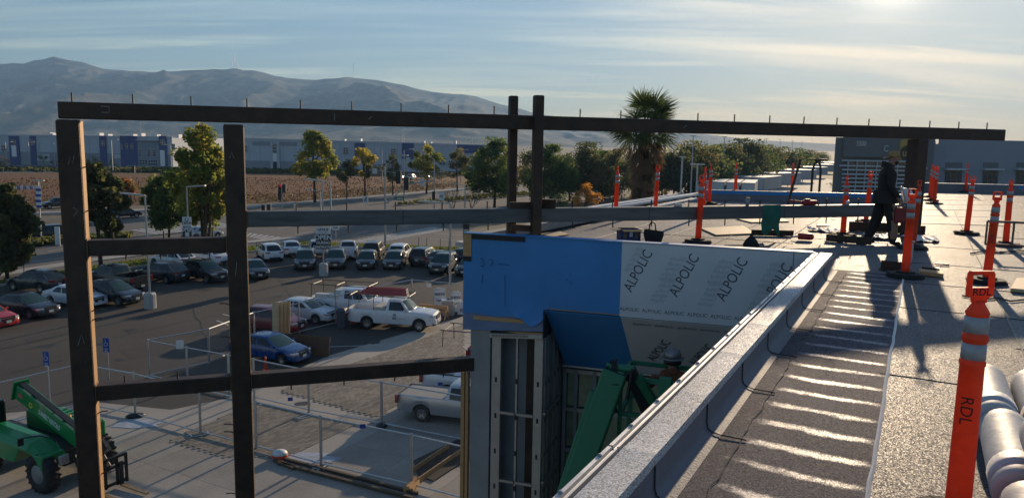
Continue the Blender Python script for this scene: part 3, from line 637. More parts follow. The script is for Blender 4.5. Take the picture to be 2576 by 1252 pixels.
b = MB(); b.extrude([W(1.30,0,1.02), W(1.36,0,1.02), W(1.36,7.9,1.02), W(1.30,7.9,1.02)], WN*0.3); wb(b, 'pier_side_board', M_sheath)
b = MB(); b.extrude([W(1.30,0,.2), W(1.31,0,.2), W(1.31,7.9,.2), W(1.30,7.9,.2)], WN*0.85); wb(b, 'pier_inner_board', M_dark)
for z in (6.62, 5.45, 4.3, 3.1):
    for s0, s1 in ((0.65,0.905),(0.935,1.22)): b = MB(); b.bar(W(s0,z,.03), W(s1,z,.03), 0.05, 0.045); wb(b, 'bridging', M_steel_gal)
    b = MB(); b.bar(W(1.39,z+0.05,.06), W(1.39,z+0.05,1.0), 0.05, 0.045); wb(b, 'bridging', M_steel_gal)
b = MB(); b.bar(W(0.48,7.90,.03), W(1.36,7.96,.03), 0.12, 0.07); t_ = wb(b, 'top_track', M_stud)
h = MB()
for i in range(26): h.box(W(0.52+i*0.024, 7.905+i*0.0017, -0.033), (0.007,0.003,0.045), math.atan2(WE.y, WE.x))
h.xf(Matrix.Translation(-BO)).build('track_slots', M_dark, t_)
b = MB(); b.extrude([W(0.75,7.985,0.0), W(1.37,8.02,0.0), W(1.37,7.94,0.0), W(1.1,7.955,0.0)], WN*0.06); wb(b, 'plywood_edge', M_wood)
b = MB(); b.bar(W(-0.005,0,0.06), W(-0.005,7.22,0.06), 0.06, 0.09, up=WN); wb(b, 'lumber_post', M_wood); b = MB(); b.bar(W(0.075,0,0.05), W(0.075,7.22,0.05), 0.09, 0.045, up=WE); wb(b, 'lumber_post', M_wood)
# ---- storefront set back under the sloped fascia
SF = 1.35
b = MB(); b.extrude([W(1.36,0,SF+.14), W(5.5,0,SF+.14), W(5.5,7.2,SF+.14), W(1.36,7.2,SF+.14)], WN*0.02); wb(b, 'interior_backdrop', M_sheath)
xs_ = [1.42,1.62,1.95,2.55,3.2,3.9,4.6,5.2]
for s_ in xs_: b = MB(); b.bar(W(s_,0,SF), W(s_,7.1,SF), 0.06, 0.12, up=WN); wb(b, 'mullion', M_sheath)
for z in (7.05,6.35,5.6,4.6,3.4,2.2): b = MB(); b.bar(W(1.42,z,SF), W(5.3,z,SF), 0.10, 0.07); wb(b, 'transom', M_steel_gal)
for i in range(len(xs_)-1):
    for z0, z1 in ((6.4,7.0),(5.65,6.3),(4.65,5.55),(3.45,4.55),(2.25,3.35),(0.1,2.15)):
        b = MB(); b.extrude([W(xs_[i]+.04,z0,SF+.02), W(xs_[i+1]-.04,z0,SF+.02), W(xs_[i+1]-.04,z1,SF+.02), W(xs_[i]+.04,z1,SF+.02)], WN*0.008); wb(b, 'pane', M_glassg)
b = MB(); b.bar(W(1.42,7.2,1.2), W(5.3,7.2,1.2), 0.25, 0.03); wb(b, 'head_flashing', M_alu)
# ---- back parapets and left roof edge
def wallstrip(a, c, h, th, m, name, z0=RZ-0.02):
    A_, B_ = Vector((*a,0)), Vector((*c,0)); d = (B_-A_).normalized(); n = Vector((-d.y,d.x,0))*th
    b = MB(); b.prism([A_[:2], B_[:2], (B_+n)[:2], (A_+n)[:2]], z0, RZ+h); return wb(b, name, m)
wallstrip(BK1[1], BK1[0], -0.0+0.20, -0.22, M_flash, 'back_parapet'); 
def band(a, c, z0, z1, th, m, name):
    A_, B_ = Vector((*a,0)), Vector((*c,0)); d = (B_-A_).normalized(); n = Vector((-d.y,d.x,0))*th; b = MB(); b.prism([(A_-n*.05)[:2], (B_-n*.05)[:2], (B_+n)[:2], (A_+n)[:2]], z0, z1); return wb(b, name, m)
band(BK1[0], BK1[1], RZ+0.203, RZ+0.305, 0.20, M_blue, 'blue_parapet_wrap'); band(BK1[0], BK1[1], RZ+0.307, RZ+0.325, 0.22, M_cope, 'parapet_cap')
wallstrip(BK1[1], BK2[0], 0.3, -0.2, M_flash, 'side_parapet')
wallstrip((BK2[0][0]-.2,BK2[0][1]), BK2[1], 0.33, 0.22, M_flash, 'back_parapet'); band((BK2[0][0]-.2,BK2[0][1]), BK2[1], RZ+0.333, RZ+0.36, 0.24, M_cope, 'parapet_cap')
band(BK2[0], (BK2[0][0]+4,BK2[0][1]-.45), RZ+0.18, RZ+0.332, -0.02, M_blue, 'blue_parapet_wrap')
wallstrip(LE[1], LE[0], 0.06, -0.25, M_cope, 'roof_edge_kerb')
band(LE[0], (LE[0][0]+3.3,LE[0][1]+5.88), RZ+0.062, RZ+0.20, -0.18, M_sheath, 'roof_edge_kerb')
print('sheets', k)
# ================================================================== steel frame standing in front of the facade
FA = Vector((-6.11,10.50,0)); FB = Vector((9.94,15.90,0)); FD = (FB-FA).normalized(); FN = Vector((-FD.y,FD.x,0))
fr = thing('portal_steelwork', 'rusty brown steel tube portal frame of columns and long beams with pins', 'steel frame', (FA.x, FA.y, 0))
M_side = mat('orange side steel', (0.36,0.20,0.085), 0.5, 0.1, 0, 2.0, 0.2, 30, col2=(0.50,0.30,0.14), wscale=(6,6,0.6))  # paler orange steel for one side face of each column
M_weld = mat('weld scale', (0.20,0.12,0.07), 0.6, 0.3, 0.3, 20)
def Fp(t, z, off=0.0): q = FD*t + FN*off; return Vector((q.x, q.y, z))
def fbuild(b, name, m=M_rust, parent=fr): return b.build(name, m, parent)
M_prime = mat('grey mill steel', (0.075,0.078,0.082), .6, .3, 0, 2.5, .25, 30, col2=(0.17,0.172,0.175), wscale=(.4,.4,4))
def beam(t0, t1, z0, z1, wd=0.2, name='beam', m=M_rust):
    b = MB(); b.bar(Fp(t0,(z0+z1)/2), Fp(t1,(z0+z1)/2), wd, z1-z0); o = fbuild(b, name, m); bevel(o, 0.014, 2); return o
def pin(p, up=0.12): b = MB(); b.tube([p, p+Vector((0,0,up))], 0.011, 6); return fbuild(b, 'pin')
beam(-0.02, 16.95, 11.205, 11.43)
for i in range(23): pin(Fp(0.14+i*0.7455, 11.43), 0.13)
beam(2.33, 14.75, 9.70, 9.93, m=M_prime)
for t_ in (4.62, 8.9, 11.7):
    w_ = MB(); w_.bar(Fp(t_-.004, 9.815), Fp(t_+.004, 9.815), .206, .236); fbuild(w_, 'weld_joint', M_dark)
for i in range(17):
    pin(Fp(3.05+i*0.745-0.02, 9.93), 0.12); pin(Fp(3.05+i*0.745, 9.58), 0.12)
beam(0.24, 2.03, 9.335, 9.555); beam(0.24, 2.03, 7.26, 7.48); beam(2.33, 5.80, 7.26, 7.48)
for t, z in [(0.55,9.555),(1.2,9.555),(1.85,9.555),(0.6,7.48),(1.3,7.48)]: pin(Fp(t, z), 0.1)
for t in (0.7,1.15,1.8): pin(Fp(t, 9.255), 0.08)
for t in (2.9,3.7,4.5,5.3): pin(Fp(t, 7.17), 0.09)
def column(t0, wd, z1, z0=0.0, lit=True):
    b = MB(); c0, c1 = Fp(t0+wd/2, z0), Fp(t0+wd/2, z1); b.bar(c0, c1, wd, wd, up=FN); o = fbuild(b, 'column'); bevel(o, 0.018, 2)
    s = MB(); s.bar(Fp(t0+wd+0.0025, z0), Fp(t0+wd+0.0025, z1-0.01), 0.005, wd-0.05, up=FN); s.build('side_plate', M_side, o)
    k_ = MB(); k_.bar(Fp(t0+wd/2, z1+0.004), Fp(t0+wd/2, z1+0.009), wd-.02, wd-.02, up=FN); k_.build('cap_plate', M_weld, o)
    return o
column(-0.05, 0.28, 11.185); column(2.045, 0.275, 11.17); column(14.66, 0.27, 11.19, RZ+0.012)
# bent nails and pins on the column sides
for t, z, dirv in [(0.235,10.55,1),(0.235,9.95,1),(0.235,8.55,1),(0.235,8.42,1),(0.235,7.06,1),(0.235,6.15,1),(2.04,10.55,-1),(2.04,10.05,-1),(2.04,8.9,-1),(2.04,8.55,-1),(2.04,8.05,-1),(2.04,6.7,-1),(2.04,6.58,-1),(2.04,5.6,-1),(0.235,5.1,1)]:
    p = Fp(t, z, -0.02); b = MB(); b.tube([p, p+FD*0.05*dirv+Vector((0,0,0.02)), p+FD*0.13*dirv+Vector((0,0,0.025))], 0.009, 5); fbuild(b, 'pin')
def post(t0, wd, z0, z1, off, name='post'):
    b = MB(); b.bar(Fp(t0+wd/2,z0,off), Fp(t0+wd/2,z1,off), wd, wd, up=FN); o = fbuild(b, name); bevel(o, 0.012, 2)
    k_ = MB(); k_.bar(Fp(t0+wd/2, z1+.001,off), Fp(t0+wd/2, z1+.006,off), wd-.03, wd-.03, up=FN); k_.build('post_cap', M_weld, o)
post(6.42, 0.135, 9.42, 11.74, 0.19); post(6.71, 0.15, 9.46, 11.74, -0.19)
b = MB(); b.bar(Fp(6.36,9.985,-.05), Fp(6.73,9.985,-.05), 0.12, 0.10); fbuild(b, 'clamp_bar'); b = MB(); b.bar(Fp(6.40,9.62,-.05), Fp(6.73,9.60,-.05), 0.12, 0.10); fbuild(b, 'clamp_bar')
b = MB()                                          # short open tube stub lying on the beam
for dy, dz, wy, wz in ((0,.0,.16,.012),(0,.128,.16,.012),(-.08,.064,.012,.14),(.08,.064,.012,.14)):
    b.bar(Fp(6.9,9.945+dz,0.1+dy), Fp(7.12,9.945+dz,-0.12+dy), wy, wz)
stub = b.build('tube_offcut', M_rust); stub.location = (FA.x, FA.y, 0); tag(stub, 'short open square steel tube offcut beside the tall posts on the lower beam', 'steel offcut')

# cleats, weld beads and chalk marks on the steelwork
for t_, z_, s_ in ((0.235,9.445,1),(2.04,9.445,-1),(0.235,7.37,1),(2.04,7.37,-1),(2.325,7.37,1),(2.325,9.815,1),(14.655,9.815,-1)):
    b = MB(); b.bar(Fp(t_+.004*s_, z_-.13), Fp(t_+.004*s_, z_+.13), .012, .235, up=FN); fbuild(b, 'weld_plate', M_weld)
M_chalk = mat('chalk', (.45,.42,.38), .9, 0, .2, 20)
for t_, z_, pts in ((.08,10.6,((0,0),(.02,.10),(.05,.0),(.07,.11))),(.10,9.9,((0,.0),(.06,.07),(0,.12))),(2.12,10.7,((0,0),(.03,.09),(.06,.0))),(.5,11.3,((0,0),(.10,0),(.10,.08),(.0,.08))),(3.6,11.32,((0,-.05),(0,.05))),(4.1,11.3,((0,0),(.05,.05))),(9.5,11.3,((0,0),(.06,.04))),(.06,8.1,((0,0),(.05,.15),(.08,.02))),(2.15,9.0,((0,0),(.02,.2)))):
    b = MB(); b.tube([Fp(t_+x_, z_+y_, -.1425 if z_ < 11.2 else -.1025) for x_, y_ in pts], .0035, 4); fbuild(b, 'chalk_mark', M_chalk)
# ================================================================== vehicles
def paint(name, c, rough=0.28, metal=0.0): return mat('car paint '+name, c, rough, metal, 0.04, 2.0, coat=0.45)
PC = dict(black=paint('black',(0.010,0.011,0.013)), navy=paint('dark slate',(0.022,0.027,0.036)), grey=paint('dark grey',(0.05,0.052,0.058),0.3,0.3), white=paint('white',(0.72,0.73,0.74)), silver=paint('silver',(0.42,0.43,0.45),0.3,0.4),
          red=paint('red',(0.45,0.02,0.015)), maroon=paint('maroon',(0.16,0.018,0.03),0.35), blue=paint('blue',(0.006,0.055,0.20)), bronze=paint('bronze',(0.06,0.052,0.045),0.3,0.3), pearl=paint('pale blue white',(0.55,0.60,0.66)))
M_cglass = mat('car glass', (0.012,0.018,0.018), 0.05, 0, 0, spec=0.5)
M_wsg = mat('windscreen glass', (0.028,0.062,0.055), 0.06, 0, 0, spec=0.45)
M_chrome = mat('chrome', (0.7,0.7,0.72), 0.12, 1.0, 0)
M_rim = mat('alloy rim', (0.40,0.40,0.41), 0.32, 0.8, 0.05, 5)
M_hl = mat('headlight lens', (0.55,0.57,0.58), 0.08, 0.3, 0, spec=1.0)
M_tl = mat('tail light lens', (0.30,0.012,0.012), 0.12, 0, 0, spec=0.9)
M_plate = mat('number plate', (0.62,0.62,0.60), 0.5, 0, 0.1, 30)
M_trim = mat('dark trim', (0.016,0.016,0.018), 0.5, 0, 0.1, 8)
KIND = {
 'sedan': dict(L=4.65, W=1.80, zb=0.25, top=[(-.5,.60),(-.49,.86),(-.46,.96),(-.36,1.0),(.16,.95),(.30,.88),(.42,.76),(.48,.64),(.5,.50)], gh=(-.37,-.20,.05,.245), roof=1.43, wh=0.315, fx=.305, rx=-.285, tl=.84, hl=.64),
 'suv': dict(L=4.65, W=1.87, zb=0.30, top=[(-.5,.65),(-.49,.98),(-.46,1.04),(-.2,1.05),(.2,1.03),(.28,.99),(.40,.93),(.475,.82),(.5,.58)], gh=(-.475,-.38,.06,.255), roof=1.66, wh=0.36, fx=.305, rx=-.28, tl=.95, hl=.78),
 'cross': dict(L=4.60, W=1.85, zb=0.28, top=[(-.5,.62),(-.49,.95),(-.46,1.02),(-.2,1.02),(.2,1.0),(.28,.95),(.40,.86),(.475,.74),(.5,.54)], gh=(-.47,-.27,.05,.25), roof=1.60, wh=0.35, fx=.305, rx=-.28, tl=.93, hl=.72),
 'hatch': dict(L=4.2, W=1.75, zb=0.25, top=[(-.5,.60),(-.49,.90),(-.46,.98),(-.2,.99),(.2,.96),(.30,.88),(.42,.78),(.48,.66),(.5,.50)], gh=(-.47,-.32,.05,.27), roof=1.52, wh=0.315, fx=.305, rx=-.285, tl=.88, hl=.66),
 'pickup': dict(L=5.85, W=1.99, zb=0.38, top=[(-.5,.78),(-.496,1.26),(-.1,1.27),(.0,1.25),(.2,1.25),(.26,1.22),(.40,1.17),(.475,1.08),(.5,.72)], gh=(-.055,-.03,.115,.215), roof=1.93, wh=0.40, fx=.325, rx=-.265, bed=(-.486,-.065), tl=1.05, hl=.95),
 'crew': dict(L=5.95, W=1.99, zb=0.38, top=[(-.5,.78),(-.496,1.26),(-.1,1.27),(.0,1.25),(.2,1.25),(.26,1.22),(.40,1.17),(.475,1.08),(.5,.72)], gh=(-.145,-.12,.105,.205), roof=1.93, wh=0.40, fx=.325, rx=-.29, bed=(-.486,-.155), tl=1.05, hl=.95),
 'small_pickup': dict(L=5.1, W=1.80, zb=0.34, top=[(-.5,.70),(-.496,1.10),(-.1,1.11),(.0,1.09),(.2,1.07),(.28,1.04),(.40,.98),(.475,.88),(.5,.6)], gh=(-.06,-.03,.11,.22), roof=1.70, wh=0.36, fx=.315, rx=-.265, bed=(-.486,-.07), tl=.92, hl=.78),
}
CAR_MESH = {}
def interp(pts, x): return float(np.interp(x, [p[0] for p in pts], [p[1] for p in pts]))
def car_meshes(kind):
    if kind in CAR_MESH: return CAR_MESH[kind]
    K = KIND[kind]; L, Wd, zb = K['L'], K['W'], K['zb']; D = {}
    wf = [(-.5,.80),(-.485,.90),(-.44,.965),(-.3,1),(.25,1),(.40,.965),(.455,.90),(.485,.80),(.5,.68)]
    ra = K['wh']+0.055; zw = K['wh']
    xs = set(np.linspace(-.5,.5,29).round(4)) | {-.495,-.485,.485,.495,.47,-.47}
    for xc in (K['fx'],K['rx']):
        for a in np.linspace(0, math.pi, 13): xs.add(round(xc + ra*math.cos(a)/L, 4))
        xs.add(round(xc+(ra+.005)/L,4)); xs.add(round(xc-(ra+.005)/L,4))
    if 'bed' in K: xs |= {K['bed'][0], K['bed'][0]-.004, K['bed'][1], K['bed'][1]+.004}
    rings = []
    for xn in sorted(xs):
        x = xn*L; w_ = interp(wf, xn)*Wd/2; zt = interp(K['top'], xn); z0 = zb + (0.10 if abs(xn) > .49 else 0.04 if abs(xn) > .46 else 0)
        for xc in (K['fx'],K['rx']):
            d = abs(x-xc*L)
            if d < ra: z0 = max(z0, zw + math.sqrt(max(0, ra*ra-d*d))*0.98)
        h = zt-z0; bed = 'bed' in K and K['bed'][0] <= xn <= K['bed'][1]
        half = [(0,z0),(.78*w_,z0),(.965*w_,z0+min(.06,h*.1)),(w_,z0+h*.42),(.988*w_,zt-h*.22),(.94*w_,zt-.012)]
        if bed: half += [(.885*w_,zt),(.88*w_,max(z0,zt-0.54) if z0 < zt-.54 else max(zt-.54, zw+ra*.0+.62)),(0,zt-0.54)]
        else: half += [(.86*w_,zt+.012),(.5*w_,zt+.032),(0,zt+.038)]
        ring = [(x, -y, z) for y, z in half] + [(x, y, z) for y, z in half[-2:0:-1]]
        rings.append(ring)
    b = MB(); b.loft(rings, True, True); D['body'] = b.mesh('body', fix=True)
    # underbody
    b = MB(); b.bb(-.47*L, .47*L, -Wd*.30, Wd*.30, zb-.02, zb+.5); b.bb(-.2*L*(1 if 'bed' not in K else .9), .2*L, -Wd*.44, Wd*.44, zb+.02, zb+.1); D['underbody'] = b.mesh('underbody')
    # cabin
    xr, xrt, xft, xf = [q*L for q in K['gh']]; zr = K['roof']; wb_, wt_ = Wd*.465, Wd*.355; n = 6
    def edge(which, t, top):                       # point on the base / roof outline
        a, c = (xrt, xft) if top else (xr, xf); hw = wt_ if top else wb_
        zside = lambda x: (zr-.045) if top else interp(K['top'], x/L)-.005
        if which == 'F': y = (t*2-1)*hw; x = c + (0.06 if top else .11)*(1-(y/hw)**2); z = (zr-.015-.03*(y/hw)**2) if top else interp(K['top'], min(.49, x/L))+.01
        elif which == 'B': y = (1-t*2)*hw; x = a - (0.04 if top else .07)*(1-(y/hw)**2); z = (zr-.015-.03*(y/hw)**2) if top else interp(K['top'], max(-.485, x/L))
        elif which == 'L': x = c + (a-c)*t; y = hw + .03*math.sin(t*math.pi); z = zside(x)+(.02*math.sin(t*math.pi) if top else 0)
        else: x = a + (c-a)*t; y = -hw - .03*math.sin(t*math.pi); z = zside(x)+(.02*math.sin(t*math.pi) if top else 0)
        return Vector((x, y, z))
    def loop(top): return [edge(w_, i/n, top) for w_ in 'FLBR' for i in range(n)]
    lo, hi = loop(False), loop(True); mid = [p.lerp(q, .55) + Vector((p.x-(xr+xf)/2, p.y, 0)).normalized()*.025 for p, q in zip(lo, hi)]
    crown = [Vector((p.x*.86+(xrt+xft)/2*.14, p.y*.8, p.z+.035)) for p in hi]
    b = MB(); b.loft([[tuple(q) for q in r_] for r_ in (lo, mid, hi, crown)], True, False); m_ = len(b.v); b.add([], [])
    b.f.append(tuple(range(3*4*n, 4*4*n))); b.m.append(0); D['cabin'] = b.mesh('cabin', fix=True)
    def surf(w_, t, s):
        p, q = edge(w_, t, False), edge(w_, t, True); mm = p.lerp(q, .55) + Vector((p.x-(xr+xf)/2, p.y, 0)).normalized()*.025
        return p.lerp(mm, s/.55) if s < .55 else mm.lerp(q, (s-.55)/.45)
    def pane(w_, t0, t1, s0, s1, name, slant=(0,0), nn=5):
        out = {'F': Vector((1,0,.6)), 'B': Vector((-1,0,.5)), 'L': Vector((0,1,.25)), 'R': Vector((0,-1,.25))}[w_].normalized()*.009
        b = MB()
        for j in range(3):
            s = s0+(s1-s0)*j/2
            for i in range(nn):
                a = t0 + slant[0]*s + (t1 + slant[1]*s - t0 - slant[0]*s)*i/(nn-1); b.v.append(tuple(surf(w_, a, s)+out))
        for j in range(2):
            for i in range(nn-1): a = j*nn+i; b.f.append((a, a+1, a+nn+1, a+nn)); b.m.append(0)
        return b.mesh(name, smooth=True)
    D['windshield'] = pane('F', .06, .94, .07, .94, 'windshield', nn=7); D['rear_window'] = pane('B', .09, .91, .16, .9, 'rear_window', nn=7)
    if kind in ('pickup','small_pickup'): D['sideL'] = [pane('L', .12, .86, .08, .88, 'side_window')]; D['sideR'] = [pane('R', .14, .88, .08, .88, 'side_window')]
    else:
        D['sideL'] = [pane('L', .09, .46, .08, .86, 'side_window'), pane('L', .50, .80, .08, .86, 'side_window')]; D['sideR'] = [pane('R', .54, .91, .08, .86, 'side_window'), pane('R', .20, .50, .08, .86, 'side_window')]
        if kind in ('suv','cross'): D['sideL'].append(pane('L', .83, .95, .14, .8, 'side_window', nn=3)); D['sideR'].append(pane('R', .05, .17, .14, .8, 'side_window', nn=3))
    # lamps, grille, bumpers
    xF, xB = L/2, -L/2; w2 = Wd/2
    def q(x, y, z, sx, sy, sz, rz=0): return MB().box((x, y, z), (sx, sy, sz), rz)
    for sgn, nm in ((1,'L'),(-1,'R')):
        hl = MB(); hl.loft([[(xF-.02,sgn*w2*.50,K['hl']-.05),(xF-.015,sgn*w2*.50,K['hl']+.06),(xF-.10,sgn*w2*.52,K['hl']+.085),(xF-.1,sgn*w2*.52,K['hl']-.05)],[(xF-.115,sgn*w2*.82,K['hl']-.04),(xF-.115,sgn*w2*.82,K['hl']+.075),(xF-.19,sgn*w2*.80,K['hl']+.09),(xF-.19,sgn*w2*.8,K['hl']-.04)],[(xF-.30,sgn*w2*.955,K['hl']+.03),(xF-.30,sgn*w2*.95,K['hl']+.085),(xF-.33,sgn*w2*.92,K['hl']+.09),(xF-.33,sgn*w2*.92,K['hl']+.02)]], True, True); D['hl'+nm] = hl.mesh('headlight', fix=True)
        if 'bed' in K: tl = MB(); tl.box((xB+.06, sgn*w2*.93, K['tl']), (.12,.16,.34)); tl.box((xB+.012, sgn*w2*.87, K['tl']), (.03,.1,.34))
        else: tl = MB(); tl.loft([[(xB-.005,sgn*w2*.45,K['tl']-.05),(xB-.005,sgn*w2*.45,K['tl']+.05),(xB+.06,sgn*w2*.45,K['tl']+.05),(xB+.06,sgn*w2*.45,K['tl']-.05)],[(xB+.045,sgn*w2*.86,K['tl']-.06),(xB+.045,sgn*w2*.86,K['tl']+.07),(xB+.12,sgn*w2*.84,K['tl']+.07),(xB+.12,sgn*w2*.84,K['tl']-.06)],[(xB+.22,sgn*w2*.965,K['tl']-.01),(xB+.22,sgn*w2*.96,K['tl']+.06),(xB+.25,sgn*w2*.93,K['tl']+.06),(xB+.25,sgn*w2*.93,K['tl']-.01)]], True, True)
        D['tl'+nm] = tl.mesh('taillight', fix=True)
        mr = MB(); mr.loft([[(xf-.30,sgn*(w2*.97),interp(K['top'],.2)+.02),(xf-.24,sgn*(w2*.97),interp(K['top'],.2)+.02),(xf-.25,sgn*(w2*.97),interp(K['top'],.2)+.13),(xf-.30,sgn*(w2*.97),interp(K['top'],.2)+.13)],[(xf-.32,sgn*(w2*.97+.20),interp(K['top'],.2)+.03),(xf-.24,sgn*(w2*.97+.17),interp(K['top'],.2)+.05),(xf-.26,sgn*(w2*.97+.17),interp(K['top'],.2)+.16),(xf-.32,sgn*(w2*.97+.20),interp(K['top'],.2)+.16)]]); D['mr'+nm] = mr.mesh('mirror', fix=True)
    gz = K['hl']-.02
    g = MB(); g.prism([(xF-.06,-w2*.44),(xF+.012,-w2*.40),(xF+.018,0),(xF+.012,w2*.40),(xF-.06,w2*.44)], gz-.16, gz+.075); D['grille'] = g.mesh('grille')
    fb = MB(); fb.prism([(xF-.16,-w2*.86),(xF-.02,-w2*.66),(xF+.014,0),(xF-.02,w2*.66),(xF-.16,w2*.86)], zb+.02, zb+.17); D['front_bumper'] = fb.mesh('front_bumper')
    rb = MB(); rb.prism([(xB+.14,-w2*.86),(xB+.005,-w2*.7),(xB-.02,0),(xB+.005,w2*.7),(xB+.14,w2*.86)], zb+.03, zb+.22); D['rear_bumper'] = rb.mesh('rear_bumper')
    D['plateF'] = q(xF+.024, 0, zb+.24, .008, .32, .16).mesh('license_plate'); D['plateR'] = q(xB-.012 if 'bed' in K else xB+.0, 0, (zb+.36 if 'bed' not in K else zb+.13), .03 if 'bed' not in K else .04, .32, .16).mesh('license_plate')
    # wheel
    r_ = K['wh']; RY = Matrix.Rotation(math.pi/2, 3, 'X'); t = MB(); t.lathe([(r_*.62,-.11),(r_*.9,-.115),(r_,-.085),(r_,.085),(r_*.9,.115),(r_*.62,.11)], 22, M=RY, closed=True); D['tyre'] = t.mesh('tyre', smooth=True, fix=True)
    rm = MB(); rm.lathe([(0.0,-.035),(r_*.18,-.045),(r_*.2,-.03)], 12, M=RY)
    for i in range(6):
        a = i*math.pi/3; c, s_ = math.cos(a), math.sin(a)
        rm.bar((c*r_*.12,-.03,s_*r_*.12), (c*r_*.58,-.055,s_*r_*.58), .09*r_/.35, .03, up=(0,1,0))
    rm.lathe([(r_*.55,-.10),(r_*.64,-.118),(r_*.66,-.10),(r_*.64,.1),(r_*.55,.1)], 22, M=RY, closed=True); rm.lathe([(0,.02),(r_*.6,.02)], 16, M=RY); D['rim'] = rm.mesh('rim', fix=True)
    CAR_MESH[kind] = D; return D
VS = 0.93
def car(name, label, kind, color, pos, head, cat='car', group='cars parked in the dealership lot', chrome=False, ws=M_wsg, rimm=None, plate=True, glass=M_cglass, flap=False, scale=VS):
    D = car_meshes(kind); K = KIND[kind]; L, Wd = K['L'], K['W']; P = PC[color]
    t = thing(name, label, cat, (pos[0], pos[1], 0.008), R(head), group); t.scale = (scale,)*3
    b = obj('body', D['body'], P, t); smooth_once(D['body'], 38); obj('underbody', D['underbody'], M_trim, t)
    c = obj('cabin', D['cabin'], P, t); smooth_once(D['cabin'], 50)
    obj('windshield', D['windshield'], ws, t); obj('rear_window', D['rear_window'], glass, t)
    for k_ in ('sideL','sideR'):
        for me in D[k_]: obj('side_window', me, glass, t)
    for k_, nm, m in (('hlL','headlight',M_hl),('hlR','headlight',M_hl),('tlL','taillight',M_tl),('tlR','taillight',M_tl),('mrL','mirror',P),('mrR','mirror',P),('grille','grille',M_trim),('front_bumper','front_bumper',M_trim if 'bed' in K or color in ('black','navy') else P),('rear_bumper','rear_bumper',M_trim if kind != 'small_pickup' else M_trim)): obj(nm, D[k_], m, t)
    if plate: obj('license_plate', D['plateF'], M_plate, t); obj('license_plate', D['plateR'], M_plate, t)
    for xn in (K['fx'], K['rx']):
        for sgn in (-1, 1):
            w_ = obj('wheel', D['tyre'], M_rubber, t); w_.location = (xn*L, sgn*(Wd/2-.135), K['wh']); w_.rotation_euler = (0, 0, 0 if sgn < 0 else math.pi)
            r_ = obj('rim', D['rim'], rimm or M_rim, w_)
    return t
_sm = set()
def smooth_once(me, ang):
    if me.name in _sm: return
    _sm.add(me.name); me.polygons.foreach_set('use_smooth', [True]*len(me.polygons)); bm = bmesh.new(); bm.from_mesh(me)
    for e in bm.edges:
        if len(e.link_faces) == 2 and e.calc_face_angle(0) > R(ang): e.smooth = False
    bm.to_mesh(me); bm.free()
def front_at(px, py, head, kind):                   # centre of a car whose front bumper middle stands at this pixel
    q = pz(px, py); L = KIND[kind]['L']*VS; return (q.x - math.cos(R(head))*L/2, q.y - math.sin(R(head))*L/2)
def rear_at(px, py, head, kind):
    q = pz(px, py); L = KIND[kind]['L']*VS; return (q.x + math.cos(R(head))*L/2, q.y + math.sin(R(head))*L/2)
G1 = 'cars parked along the left of the lot'; G2 = 'cars parked in the far rows of the lot'; G3 = 'vehicles beside the construction fence'
Fr = lambda n, l, k, c, px, py, h, g=G2, **kw: car(n, l, k, c, front_at(px, py, h, k), h, group=g, **kw)
Re = lambda n, l, k, c, px, py, h, g=G2, **kw: car(n, l, k, c, rear_at(px, py, h, k), h, group=g, **kw)
Fr('parked_car', 'bright red car cut off at the left edge of the picture', 'sedan', 'red', 24, 828, -21, G1)
Fr('parked_car', 'dark grey coupe with dull hood parked beside the red car', 'sedan', 'navy', 130, 800, -21, G1)
Fr('parked_car', 'white sedan partly hidden behind the left steel column', 'sedan', 'white', 252, 775, -21, G1)
Fr('parked_car', 'black crossover with large open grille beside the square concrete lamp base', 'cross', 'black', 347, 768, -21, G1)
Re('parked_car', 'dark slate crossover seen from behind with white paper in its side window, left of column', 'cross', 'navy', 152, 735, 162, G1)
Re('parked_pickup', 'black pickup truck backed toward us with chrome tailgate edge', 'crew', 'black', 360, 735, 158, G1, cat='pickup')
Re('parked_car', 'dark grey crossover seen from behind, just right of the tall lamp pole', 'cross', 'grey', 462, 712, 158, G1)
Fr('parked_car', 'black compact suv facing right, nearest the second steel column', 'suv', 'black', 560, 712, -33, G1)
Re('parked_car', 'white crossover with dark rear window parked by the lawn', 'cross', 'white', 478, 677, 152, G1)
Re('parked_car', 'white sedan with paper in its side window beside the lawn tree', 'sedan', 'white', 566, 668, 150, G1)
Fr('parked_car', 'black sedan emerging from behind the second steel column', 'sedan', 'black', 655, 706, -60)
Re('parked_car', 'white rounded crossover with black roof seen from behind', 'cross', 'white', 692, 660, 120)
Re('parked_car', 'light blue white sedan seen from behind, next to the white rounded crossover', 'sedan', 'pearl', 738, 648, 112)
Fr('parked_car', 'dark suv with raised roof facing us, left of the open sign', 'suv', 'navy', 766, 683, -77)
Re('parked_car', 'silver suv hidden behind the open during construction sign', 'suv', 'silver', 800, 650, 104)
Fr('parked_car', 'grey crossover with spindle grille just right of the open sign base', 'cross', 'grey', 843, 680, -79)
Re('parked_pickup', 'white midsize pickup with dark rear window seen from behind', 'small_pickup', 'white', 872, 658, 99, cat='pickup')
Fr('parked_car', 'small black hatchback facing us in the middle of the row', 'hatch', 'black', 918, 681, -85)
Re('parked_car', 'bronze grey suv seen from behind above the small black hatchback', 'suv', 'bronze', 932, 655, 92)
Fr('parked_car', 'dark grey small crossover with sunlit golden flank', 'hatch', 'grey', 983, 681, -91)
Re('parked_car', 'white boxy suv seen from behind beside the lawn', 'suv', 'white', 995, 662, 88)
Re('parked_car', 'black suv seen from behind with sunlit right flank', 'suv', 'black', 1047, 672, 77)
Re('parked_car', 'dark brown sedan seen from behind above the black suv with shield grille', 'sedan', 'bronze', 1085, 676, 70)
